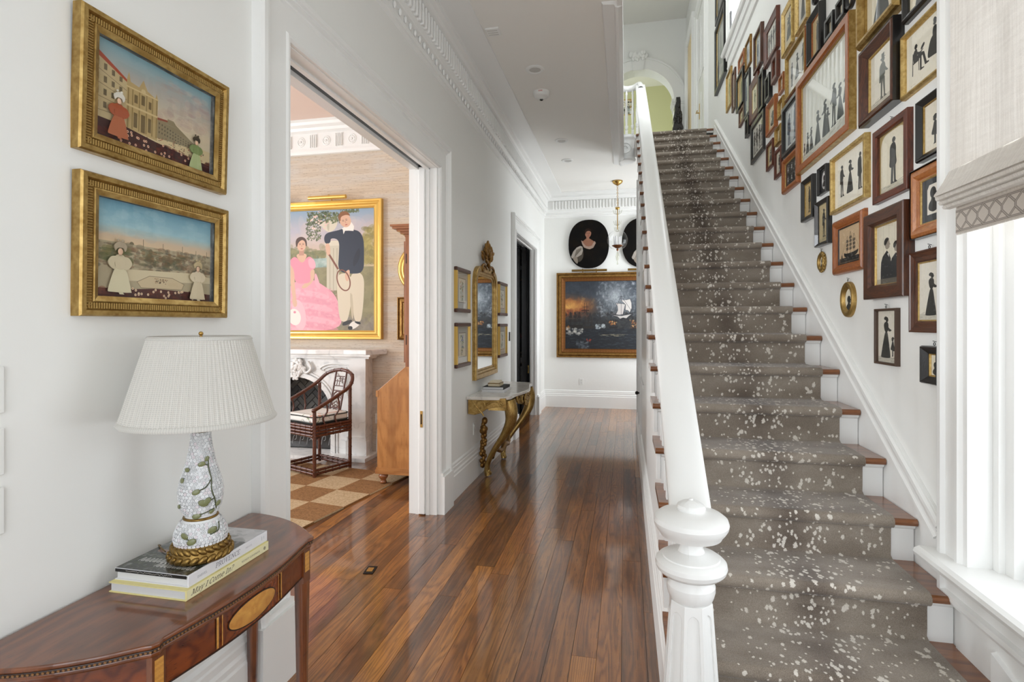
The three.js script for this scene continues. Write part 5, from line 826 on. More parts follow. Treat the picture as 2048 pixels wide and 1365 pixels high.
[[4.655, 1.814, 'flowering branch print in gold frame, upper of the two nearer the parlor door'], [6.273, 1.808, 'botanical print in gold frame, upper of the two nearer the black library'], [4.66, 1.322, 'purple flower print in gold frame, lower of the two nearer the parlor door'], [6.273, 1.314, 'botanical print in gold frame, lower of the two nearer the black library']].forEach(([D, Y, label], k) => {
  const w = .42, h = .4, b = .036, th = .028, t = thing('botanical_print', label, 'picture', P(XL, Y, D), Math.PI / 2, 'botanical prints round the mirror');
  for (const s of [-1, 1]) {
    part(t, 'frame_stile', sweep([[0, 0], [0, th * .8], [.008, th], [b * .7, th], [b, th * .5], [b, 0]], V(s * w / 2, -h / 2 + .012, 0), V(s * w / 2, h / 2 - .012, 0), V(-s, 0, 0), V(0, 0, 1)), M.giltbright);
    part(t, 'frame_rail', rbox(w + .006, b, th + .006, .01, 0, s * (h / 2 - b / 2), th / 2, 'x'), M.rosewood);
  }
  part(t, 'picture', quad(w - 2 * b + .01, h - 2 * b + .01).translate(0, 0, .008), mat({ map: botanical(k), roughness: .8 }));
  part(t, 'glass', quad(w - 2 * b, h - 2 * b).translate(0, 0, .012), M.glass);
});
{ // mirror with carved crest
  const w = .9, h = 1.145, t = thing('wall_mirror', 'tall gilt mirror with carved crest over the gilded console', 'mirror', P(XL, .955, 5.455), Math.PI / 2);
  const shp = (i, r) => { const s = new THREE.Shape(), x = w / 2 - i, y1 = h - i; s.moveTo(-x, i); s.lineTo(x, i); s.lineTo(x, y1 - r); s.quadraticCurveTo(x, y1, x - r, y1); s.lineTo(-x + r, y1); s.quadraticCurveTo(-x, y1, -x, y1 - r); s.closePath(); return s; };
  const ringed = (i0, i1, r0, r1, d, bev) => { const s = shp(i0, r0); s.holes.push(shp(i1, r1)); return new THREE.ExtrudeGeometry(s, { depth: d, bevelEnabled: true, bevelSize: bev, bevelThickness: bev, bevelSegments: 3, curveSegments: 10 }); };
  part(t, 'frame', merge([ringed(.012, .05, .2, .17, .035, .008), ringed(.06, .078, .16, .14, .022, .006), ringed(.045, .1, .17, .13, .012, .004)]), M.gilt);
  part(t, 'mirror_glass', new THREE.ShapeGeometry(shp(.085, .13), 10).translate(0, 0, .014), M.mirror);
  part(t, 'backing', new THREE.ExtrudeGeometry(shp(.02, .18), { depth: .01, bevelEnabled: false }), M.brownwood);
  srand(14); const c = [];
  for (let i = 0; i < 46; i++) { const a = rr(-1.3, 1.3), r = Math.sqrt(rnd()), x = Math.sin(a) * .24 * r, y = h + .02 + Math.cos(a) * .23 * r; const g = ball(1, 0, 0, 0, .018, .046, .016, 8); g.rotateZ(-a * .9 + rr(-.5, .5)); g.translate(x, y, .03 + rr(0, .03)); c.push(g); }
  for (const s of [-1, 1]) { c.push(tube([V(s * .05, h - .02, .04), V(s * .15, h + .02, .045), V(s * .24, h - .01, .045), V(s * .22, h - .05, .045), V(s * .17, h - .03, .045)], .014, 20, 7)); c.push(tube([V(s * .03, h + .05, .045), V(s * .1, h + .16, .05), V(s * .04, h + .2, .05), V(s * .02, h + .15, .05)], .012, 18, 7)); }
  part(t, 'crest', merge(c), M.giltdark);
}
{ // gilded console
  const DC = 5.49, t = thing('gilt_console', 'carved giltwood console with white marble top under the mirror', 'table', P(XL + .014, 0, DC), Math.PI / 2);
  const topS = new THREE.Shape(); const hw = .68; topS.moveTo(-hw, 0); topS.lineTo(-hw + .01, .2); topS.bezierCurveTo(-hw + .02, .3, -hw + .04, .37, -hw + .12, .39); topS.bezierCurveTo(-.3, .38, -.28, .44, 0, .455); topS.bezierCurveTo(.28, .44, .3, .38, hw - .12, .39); topS.bezierCurveTo(hw - .04, .37, hw - .02, .3, hw - .01, .2); topS.lineTo(hw, 0); topS.closePath();
  const tg = new THREE.ExtrudeGeometry(topS, { depth: .018, bevelEnabled: true, bevelSize: .008, bevelThickness: .006, bevelSegments: 3, curveSegments: 16 }); tg.rotateX(Math.PI / 2); tg.translate(0, .8255, 0); part(t, 'marble_top', metric(tg, 'x'), M.marbletop, 'white veined marble');
  const ap = []; const pts = topS.getPoints(14).map((p) => [p.x * .955, p.y * .94]).filter((p) => p[1] > .0);
  const pos = [], uvs = []; let s = 0;
  const drop = (x, z) => .1 + .045 * Math.exp(-Math.pow(x / .16, 2)) + .02 * Math.exp(-Math.pow((Math.abs(x) - .55) / .1, 2)) - .028 * Math.exp(-Math.pow((Math.abs(x) - .34) / .09, 2));
  for (let i = 0; i + 1 < pts.length; i++) { const [x0, z0] = pts[i], [x1, z1] = pts[i + 1], L = Math.hypot(x1 - x0, z1 - z0), y0 = .812 - drop(x0, z0), y1 = .812 - drop(x1, z1); const q = [[x0, y0, z0], [x1, y1, z1], [x1, .812, z1], [x0, .812, z0]]; for (const k of [0, 1, 2, 0, 2, 3]) { pos.push(...q[k]); uvs.push(s + (k === 1 || k === 2 ? L : 0), q[k][1]); } s += L; }
  const ag = new THREE.BufferGeometry(); ag.setAttribute('position', new THREE.Float32BufferAttribute(pos, 3)); ag.setAttribute('uv', new THREE.Float32BufferAttribute(uvs, 2)); ag.computeVertexNormals();
  part(t, 'apron', merge([ag, ...[-1, 1].map((k) => plate([[0, .815], [.355, .815], [.36, .735], [.3, .742], [.23, .735], [.17, .715], [.12, .68], [.06, .662], [0, .668]], .02, { bevel: .004 }).rotateY(-Math.PI / 2).translate(k * .645 + .01, 0, 0))]), M.gilt);
  const carve = [], C = (x, y, z, r, a, sz = 1) => { const p = []; for (let i = 0; i <= 12; i++) { const u = i / 12, an = a + u * 5.2, rad = r * (1 - .62 * u); p.push(V(x + Math.cos(an) * rad, y + Math.sin(an) * rad, z)); } carve.push(tube(p, .009 * sz, 22, 6)); };
  for (const k of [-1, 1]) { // scrolls on the ends face along the hall, on the front face out
    C(k * .2, .745, .43, .045, k > 0 ? 2 : 1, 1); C(k * .32, .765, .4, .035, k > 0 ? 4 : -1, 1); C(k * .09, .72, .435, .04, 3.5, 1.1);
    for (let i = 0; i < 5; i++) { const p = []; for (let j = 0; j <= 8; j++) { const u = j / 8; p.push(V(k * .662, .806 - .026 * i - .05 * u * u, .012 + .022 * i + .05 * u)); } carve.push(tube(p, .007, 12, 6)); }
    const e = []; for (let i = 0; i <= 14; i++) { const u = i / 14, an = u * 5.4, rad = .055 * (1 - .6 * u); e.push(V(k * .663, .748 + Math.sin(an) * rad, .11 + Math.cos(an) * rad)); } carve.push(tube(e, .008, 26, 6));
    for (const o of [0, .022]) carve.push(tube([V(k * .662, .735 + o, .15), V(k * .663, .77 + o * .8, .2), V(k * .662, .79 + o * .3, .26), V(k * .66, .775, .31), V(k * .655, .755, .335)], .0075, 20, 6)); const e2 = []; for (let i = 0; i <= 12; i++) { const u = i / 12, an = 2 + u * 5, rad = .03 * (1 - .6 * u); e2.push(V(k * .663, .772 + Math.sin(an) * rad, .325 + Math.cos(an) * rad)); } carve.push(tube(e2, .007, 22, 6));
  }
  srand(6); for (let i = 0; i < 30; i++) { const a = rr(-1.6, 1.6), g = ball(1, 0, 0, 0, .011, .03, .012, 7); g.rotateZ(a); g.translate(rr(-.1, .1), .72 + rr(-.05, .07), .435); carve.push(g); }
  for (let i = 0; i < 26; i++) { const x = rr(.12, .48) * (rnd() < .5 ? 1 : -1), g = ball(1, 0, 0, 0, .01, .022, .01, 7); g.rotateZ(rr(-1.5, 1.5)); g.translate(x, .76 + rr(-.035, .035), .40 - Math.abs(x) * .05 + .015); carve.push(g); }
  part(t, 'carved_scrolls', merge(carve), M.gilt);
  for (const k of [-1, 1]) {
    const l = part(t, 'cabriole_leg', taper([V(k * .5, .78, .35), V(k * .5, .7, .375), V(k * .485, .58, .37), V(k * .45, .44, .3), V(k * .405, .28, .19), V(k * .37, .15, .12), V(k * .355, .06, .1), V(k * .35, .012, .11)], [.07, .062, .05, .037, .03, .026, .024, .03], 40, 12), M.gilt);
    const ac = []; for (let i = 0; i < 14; i++) { const u = i / 14, g = ball(1, 0, 0, 0, .012, .05 * (1 - u * .4), .012, 7); g.rotateX(-.5 * u); g.rotateZ(rr(-.35, .35)); g.translate(k * (.5 - .06 * u * u) + rr(-.035, .035) * (1 - u * .5), .74 - u * .26, .4 - u * .07 + rr(-.015, .015)); ac.push(g); }
    for (let i = 0; i < 5; i++) ac.push(ball(.02, k * .352 + rr(-.016, .016), .03 + i * .012, .125 - i * .004, 1, 1.3, 1, 7));
    part(l, 'acanthus', merge(ac), M.gilt);
    part(l, 'toe', ball(.017, k * .35, .012, .115, 1, .8, 1.2, 8), M.porcelain);
  }
  part(t, 'stretcher', merge([taper([V(-.385, .2, .155), V(-.3, .26, .17), V(-.17, .22, .2), V(0, .25, .2), V(.17, .22, .2), V(.3, .26, .17), V(.385, .2, .155)], [.028, .024, .022, .03, .022, .024, .028], 40, 10)]), M.giltdark);
  const fg = []; srand(22); for (let i = 0; i < 40; i++) { const u = i / 40, g = ball(1, 0, 0, 0, .02, .026, .02, 7); g.translate(-.34 + rr(-.03, .03) * (1 - u * .4) + .01 * u, .1 + u * .42, .06 + rr(-.02, .03)); fg.push(g); } fg.push(ball(.03, -.325, .545, .07, 1, 1.25, 1, 10), ball(.035, -.335, .46, .065, 1.2, 1.3, 1));
  part(t, 'carved_figure', merge(fg), M.giltdark, 'carved standing figure beside the near leg');
}
book('coffee_book', -1.40, -1.17, .832, .858, 5.14, 5.46, cloth(236, 236, 238), null, null, 'white book at the bottom of the stack on the gilded console', 'books on the gilded console');
book('coffee_book', -1.395, -1.18, .8582, .884, 5.16, 5.46, cloth(58, 58, 58), null, null, 'dark covered book in the middle of the stack on the gilded console', 'books on the gilded console');
{ const t = thing('cream_box', 'small cream stepped box on the books on the gilded console', 'box', P(-1.29, .8842, 5.29)); part(t, 'body', rbox(.12, .03, .17, .004, 0, .015, 0), cloth(222, 208, 176)); part(t, 'lid', rbox(.1, .022, .14, .004, 0, .041, 0), cloth(232, 222, 196)); part(t, 'lid_rim', rbox(.125, .006, .175, .002, 0, .03, 0), M.bronze); }
// ---------- naval painting, oval portraits ----------
const naval = canvasTex(1016, 668, (g) => {   // traced in the photograph's proportions
  g.translate(-148, -719); g.scale(1.1416, 1.1416); srand(40);
  const blot = (n, x0, x1, y0, y1, c, s0, s1, a) => { for (let i = 0; i < n; i++) { g.fillStyle = `rgba(${c[rnd() * c.length | 0]},${a})`; g.beginPath(); g.ellipse(rr(x0, x1), rr(y0, y1), rr(s0, s1), rr(s0, s1) * .6, rnd() * 3, 0, 7); g.fill(); } };
  let q = g.createLinearGradient(0, 630, 0, 1215); q.addColorStop(0, '#2c333d'); q.addColorStop(.25, '#3b414a'); q.addColorStop(.6, '#2b2c2e'); q.addColorStop(1, '#15191f'); g.fillStyle = q; g.fillRect(120, 620, 920, 620);
  g.save(); g.translate(150, 850); g.scale(1, .42); q = g.createRadialGradient(0, 0, 20, 0, 0, 320); q.addColorStop(0, 'rgba(215,160,84,1)'); q.addColorStop(.4, 'rgba(170,104,52,.9)'); q.addColorStop(1, 'rgba(80,56,46,0)'); g.fillStyle = q; g.fillRect(-60, -340, 400, 680); g.restore();
  blot(90, 130, 470, 640, 770, ['40,48,60', '66,72,82', '30,36,46'], 10, 44, .2); blot(60, 130, 380, 780, 860, ['224,170,84', '206,140,60', '120,70,44'], 6, 34, .14); blot(60, 130, 330, 870, 950, ['110,42,26', '140,58,34', '60,34,28'], 8, 30, .2);
  q = g.createRadialGradient(560, 770, 20, 560, 770, 240); q.addColorStop(0, 'rgba(178,184,188,.85)'); q.addColorStop(1, 'rgba(60,66,72,0)'); g.fillStyle = q; g.fillRect(300, 620, 560, 420);
  blot(620, 400, 800, 640, 930, ['196,202,204', '150,156,162', '96,102,110', '52,58,66'], 3, 20, .2); blot(300, 780, 1040, 620, 960, ['84,92,100', '44,50,58', '112,118,126'], 4, 26, .2);
  blot(260, 130, 700, 900, 1040, ['30,30,30', '18,18,20', '66,62,56', '44,46,50'], 4, 24, .35);
  g.fillStyle = '#161a20'; g.fillRect(120, 1040, 920, 200); for (let i = 0; i < 900; i++) { g.fillStyle = `rgba(${['44,58,76', '22,27,34', '92,98,104', '56,68,86', '26,30,36'][rnd() * 5 | 0]},.4)`; g.fillRect(rr(120, 1030), rr(1040, 1220), rr(8, 46), rr(1, 4)); }
  const hull = (x, y, s, c) => { g.fillStyle = c; sharp(g, [[x - 60 * s, y - 14 * s], [x + 62 * s, y - 18 * s], [x + 54 * s, y + 10 * s], [x - 50 * s, y + 10 * s]]); for (const m of [-34, 0, 34]) { g.fillRect(x + m * s - 1.5, y - 120 * s, 3, 110 * s); g.globalAlpha = .6; for (const [y0, w] of [[-40, 17], [-70, 13], [-96, 9]]) sharp(g, [[x + (m - w) * s, y + y0 * s], [x + (m + w) * s, y + y0 * s], [x + (m + w * .8) * s, y + (y0 - 22) * s], [x + (m - w * .8) * s, y + (y0 - 22) * s]]); g.globalAlpha = 1; } };
  hull(215, 1025, 1.1, '#1a1613'); hull(330, 1030, .8, '#2a241e'); hull(540, 1032, .6, '#171514'); hull(730, 1036, .8, '#191614'); hull(900, 1040, 1, '#151312');
  g.fillStyle = '#171210'; for (const x of [295, 315]) g.fillRect(x, 815, 3, 90); g.fillRect(280, 850, 52, 4); g.fillRect(270, 880, 66, 6);
  blot(30, 505, 570, 975, 1005, ['220,140,70', '236,190,120', '120,60,30'], 3, 12, .45); blot(44, 680, 765, 965, 1035, ['210,120,56', '236,186,120', '110,54,26'], 3, 14, .45); blot(16, 140, 165, 1015, 1045, ['220,140,60'], 4, 12, .4);
  blot(60, 140, 290, 1035, 1085, ['206,202,192', '170,168,160', '120,118,114'], 5, 18, .5); blot(40, 390, 475, 1005, 1038, ['196,204,206', '160,170,174'], 4, 14, .5); for (let i = 0; i < 40; i++) { g.fillStyle = 'rgba(188,174,138,.35)'; g.fillRect(rr(410, 620), rr(1085, 1105), rr(10, 50), 3); } blot(12, 315, 350, 1130, 1155, ['160,52,34'], 4, 12, .5); blot(40, 230, 330, 1150, 1210, ['120,128,132', '84,92,100'], 6, 20, .3);
  g.strokeStyle = '#34343a'; g.lineWidth = 2.5; const sail = (p, c) => { g.fillStyle = c; sharp(g, p); g.stroke(); };
  sail([[560, 822], [618, 826], [640, 832], [632, 872], [620, 918], [590, 922], [562, 918], [578, 884], [576, 850]], '#c9c2bd'); sail([[604, 796], [650, 794], [680, 786], [692, 820], [694, 862], [678, 902], [662, 884], [640, 880], [644, 836]], '#d0cac4'); sail([[532, 922], [560, 926], [610, 930], [696, 914], [668, 934], [650, 952], [622, 946], [596, 956], [576, 936], [548, 930]], '#c2bdb8');
  g.beginPath(); g.moveTo(606, 750); g.lineTo(606, 930); g.moveTo(580, 770); g.lineTo(640, 762); g.moveTo(590, 785); g.lineTo(632, 780); g.moveTo(545, 900); g.lineTo(606, 760); g.lineTo(700, 900); g.stroke();
});
{
  const w = 2.17, h = 1.53, t = thing('naval_painting', 'large gilt framed naval battle painting on the rear wall', 'painting', P(-.14, 1.67, DB));
  part(t, 'frame', frameGeo(w, h, [[0, 0], [0, .04], [.012, .055], [.03, .055], [.036, .045], [.05, .06], [.08, .06], [.088, .046], [.1, .042]]), M.giltdark);
  part(t, 'inner_moulding', frameGeo(w - .18, h - .18, [[0, .044], [.01, .05], [.03, .04], [.05, .034], [.062, .036], [.068, .025], [.068, .01]]), mat({ map: scaled(giltNoise, 20, 20), color: new THREE.Color().setRGB(.5, .3, .22), metalness: .6, roughness: .5 }));
  part(t, 'canvas', quad(w - .31, h - .31).translate(0, 0, .018), mat({ map: naval, roughness: .6, clearcoat: .08, clearcoatRoughness: .25, bumpMap: scaled(bumpFine, 12, 9), bumpScale: .002 }));
  part(t, 'backing', new THREE.BoxGeometry(w - .02, h - .02, .01).translate(0, 0, .007), M.brownwood);
  for (const x of [-.49, .49]) { const l = part(t, 'picture_light', merge([rod(V(x - .31, h / 2 + .03, .12), V(x + .31, h / 2 + .03, .12), .02, .02, 12)]), M.bronze, 'bronze picture light'); part(l, 'arm', merge([-.12, .12].map((a) => tube([V(x + a, h / 2 - .02, .03), V(x + a, h / 2 + .05, .05), V(x + a, h / 2 + .055, .1), V(x + a, h / 2 + .03, .12)], .008, 12, 6))), M.bronze); }
}
const portrait = (k) => canvasTex(430, 516, (g) => {
  g.scale(1.2, 1.2); g.translate(-163, -88); srand(50 + k); g.fillStyle = '#0b0908'; g.fillRect(150, 80, 400, 460);
  for (let i = 0; i < 80; i++) { g.fillStyle = `rgba(${20 + rnd() * 12 | 0},${15 + rnd() * 7 | 0},12,.2)`; g.beginPath(); g.ellipse(rr(160, 520), rr(90, 520), rr(10, 50), rr(10, 40), 0, 0, 7); g.fill(); }
  if (k) g.translate(60, 20);
  g.fillStyle = '#4b443c'; smooth(g, [[205, 400], [230, 350], [290, 320], [300, 420], [260, 470], [200, 440]]); g.fillStyle = '#a29a90'; sharp(g, [[186, 412], [206, 366], [236, 332], [268, 318], [288, 326], [292, 360], [280, 396], [246, 416], [214, 432], [192, 426]]); g.fillStyle = '#6e665c'; for (let i = 0; i < 7; i++) sharp(g, [[214 + i * 9, 420 - i * 10], [234 + i * 7, 350 - i * 3], [238 + i * 7, 352 - i * 3], [222 + i * 9, 418 - i * 10]]); g.fillStyle = '#8b8074'; smooth(g, [[192, 420], [240, 405], [250, 470], [235, 480]]);
  g.fillStyle = '#8f6450'; sharp(g, [[286, 282], [318, 256], [352, 256], [392, 282], [372, 322], [345, 336], [312, 324]]); g.fillStyle = '#a08a7c'; sharp(g, [[276, 268], [284, 300], [300, 332], [326, 344], [352, 350], [384, 338], [406, 296], [396, 278], [380, 300], [372, 318], [344, 326], [318, 320], [298, 298], [288, 276]]);
  g.fillStyle = '#9c6e5a'; g.fillRect(322, 235, 26, 34); g.beginPath(); g.ellipse(338, 210, 27, 36, .1, 0, 7); g.fill(); g.fillStyle = '#2a1c16'; smooth(g, [[305, 205], [312, 172], [340, 162], [366, 178], [366, 205], [352, 185], [322, 190], [312, 220]]);
  g.fillStyle = '#2c1a14'; g.fillRect(322, 206, 10, 3); g.fillRect(344, 206, 10, 3); g.fillStyle = '#8c3e36'; g.fillRect(332, 229, 14, 4); g.fillStyle = '#7c5244'; g.fillRect(338, 208, 4, 14);
});
[[-.646, 'dark oval portrait of a lady in a pale shawl on the rear wall', 0], [.302, 'dark oval portrait partly hidden behind the staircase', 1]].forEach(([x, label, k]) => {
  const t = thing('oval_portrait', label, 'painting', P(x, 2.945, DB - .02), 0, 'oval portraits over the naval painting'), s = new THREE.Shape();
  for (let i = 0; i <= 48; i++) { const a = i / 48 * 6.28318, e = 2.35, c = Math.cos(a), n = Math.sin(a); s[i ? 'lineTo' : 'moveTo'](.36 * Math.sign(c) * Math.pow(Math.abs(c), 2 / e), .435 * Math.sign(n) * Math.pow(Math.abs(n), 2 / e)); }
  const f = new THREE.ShapeGeometry(s, 4), uv = f.attributes.uv, p = f.attributes.position; for (let i = 0; i < uv.count; i++) uv.setXY(i, .5 + p.getX(i) / .72, .5 + p.getY(i) / .87); f.translate(0, 0, .028);
  part(t, 'canvas', f, mat({ map: portrait(k), roughness: .8, specularIntensity: .3 })); part(t, 'stretcher', new THREE.ExtrudeGeometry(s, { depth: .026, bevelEnabled: false }), M.dark);
});
// ---------- pendant lantern ----------
{
  const t = thing('pendant_lantern', 'brass and glass globe pendant lantern in the rear hall', 'light', P(-.126, 2.46, 8.84));
  const y = (a) => a - 2.46;
  part(t, 'canopy', lathe([[.001, y(3.83)], [.085, y(3.828)], [.085, y(3.815)], [.07, y(3.79)], [.03, y(3.765)], [.012, y(3.755)], [.001, y(3.75)]], 24), M.brass);
  const lk = []; for (let i = 0; i < 13; i++) { const g = new THREE.TorusGeometry(.014, .0035, 6, 12); g.scale(.75, 1.25, 1); if (i % 2) g.rotateY(Math.PI / 2); g.translate(0, y(3.74) - i * .027, 0); lk.push(g); }
  part(t, 'chain', merge(lk), M.brass);
  const gl = mat({ color: srgb(240, 240, 232), roughness: .05, transmission: .9, thickness: 0 });
  const st = part(t, 'stem', merge([rod(V(0, y(3.04), 0), V(0, y(3.4), 0), .008), lathe([[.001, y(3.36)], [.03, y(3.37)], [.038, y(3.4)], [.012, y(3.385)], [.001, y(3.385)]], 16)]), M.brass);
  const arms = []; for (let i = 0; i < 6; i++) { const a = i * Math.PI / 3; for (const [h, r] of [[3.34, .07], [3.16, .06], [3.06, .05]]) arms.push(tube([V(0, y(h - .05), 0), V(Math.cos(a) * r * .7, y(h - .04), Math.sin(a) * r * .7), V(Math.cos(a) * r, y(h + .02), Math.sin(a) * r)], .005, 10, 5)); }
  part(st, 'glass_sprays', merge(arms), gl);
  const globe = new THREE.SphereGeometry(.165, 32, 20, 0, 6.2832, .28, 2.5); globe.translate(0, y(2.87), 0); part(t, 'globe', globe, M.glass, 'clear glass globe');
  part(t, 'candle_cup', merge([lathe([[.001, y(2.735)], [.03, y(2.74)], [.085, y(2.775)], [.09, y(2.785)], [.03, y(2.79)], [.001, y(2.79)]], 24), lathe([[.001, y(2.69)], [.012, y(2.7)], [.02, y(2.72)], [.008, y(2.735)], [.001, y(2.735)]], 16)]), mat({ color: srgb(120, 72, 40), metalness: .9, roughness: .35 }));
  const cd = []; for (let i = 0; i < 4; i++) { const a = i * 1.571 + .4; cd.push(rod(V(Math.cos(a) * .05, y(2.785), Math.sin(a) * .05), V(Math.cos(a) * .055, y(2.93), Math.sin(a) * .055), .013, .012, 10)); }
  for (const c of cd) part(t, 'candle', c, M.porcelain);
  part(t, 'drop', merge([lathe([[.001, y(2.47)], [.012, y(2.48)], [.012, y(2.5)], [.004, y(2.515)], [.02, y(2.56)], [.03, y(2.61)], [.018, y(2.65)], [.005, y(2.69)]], 16)]), gl);
}
// ---------- ceiling fittings, outlets, knobs ----------
[[-.805, 4.81, 'recessed ceiling light nearest the square vent plate'], [-.79, 6.741, 'recessed ceiling light in the middle of the hall'], [-.803, 7.583, 'recessed ceiling light nearest the pendant lantern']].forEach(([x, d, label]) => {
  const t = thing('recessed_light', label, 'light', P(x, CEIL, d), 0, 'recessed ceiling lights');
  part(t, 'trim_ring', lathe([[.052, .0], [.052, -.006], [.06, -.012], [.078, -.01], [.085, -.002], [.085, 0]], 32), M.plastic);
  part(t, 'baffle', lathe([[.001, -.001], [.03, -.001], [.045, -.003], [.053, -.006]], 24), mat({ color: srgb(206, 204, 198), roughness: .5 }));
});
{
  const t = thing('smoke_detector', 'round white smoke detector with red lettering on the ceiling', 'smoke detector', P(-.822, CEIL, 5.302));
  part(t, 'body', lathe([[.001, -.07], [.025, -.07], [.03, -.06], [.05, -.05], [.07, -.045], [.082, -.03], [.085, -.004], [.085, 0]], 32), M.plastic);
  part(t, 'sensor_cage', merge(Array.from({ length: 6 }, (_, i) => rod(V(.018 * Math.cos(i * 1.047), -.055, .018 * Math.sin(i * 1.047)), V(.014 * Math.cos(i * 1.047), -.078, .014 * Math.sin(i * 1.047)), .004, .003, 6)).concat([ball(.012, 0, -.078, 0, 1, .4, 1)])), M.iron);
  const tx = canvasTex(128, 48, (g) => { g.fillStyle = '#f0efea'; g.fillRect(0, 0, 128, 48); g.fillStyle = '#c2362a'; g.font = 'bold 40px sans-serif'; g.fillText('FIRE', 12, 38); });
  const q = new THREE.CylinderGeometry(.0862, .0838, .022, 16, 1, true, -.3, .75); part(t, 'lettering', q.translate(0, -.016, 0), mat({ map: tx, roughness: .5 }));
}
{ const t = thing('vent_plate', 'small square white plate on the hall ceiling', 'vent', P(-1.024, CEIL, 4.11)); part(t, 'plate', rbox(.11, .014, .11, .004, 0, -.007, 0), M.plastic); part(t, 'slots', merge([-.03, 0, .03].map((z) => new THREE.BoxGeometry(.08, .002, .006).translate(0, -.0145, z))), cloth(200, 198, 192)); }
function outlet(at, turn, label) { const t = thing('wall_outlet', label, 'outlet', at, turn); part(t, 'plate', rbox(.072, .116, .006, .002, 0, 0, .003), M.plastic); for (const y of [-.022, .022]) part(t, 'socket', rbox(.034, .03, .003, .001, 0, y, .0065), cloth(222, 222, 218)); }
outlet(P(XL, .484, 5.075), Math.PI / 2, 'white wall outlet under the gilded console'); outlet(P(-.78, .47, DB), 0, 'white wall outlet below the naval painting');
{ const t = thing('switch_plate', 'dark bronze switch plate by the library doorway', 'switch', P(XL, 1.35, 6.71), Math.PI / 2); part(t, 'plate', rbox(.07, .115, .006, .002, 0, 0, .003), M.iron); part(t, 'rocker', rbox(.03, .06, .005, .002, 0, 0, .007), cloth(70, 66, 62)); }
{ const t = thing('floor_outlet', 'small brass floor outlet set in the boards', 'outlet', P(-1.53, 0, 3.03), .15); part(t, 'plate', rbox(.06, .004, .1, .001, 0, .002, 0), M.iron); part(t, 'cover', rbox(.036, .003, .05, .001, 0, .0052, 0), M.brass); }
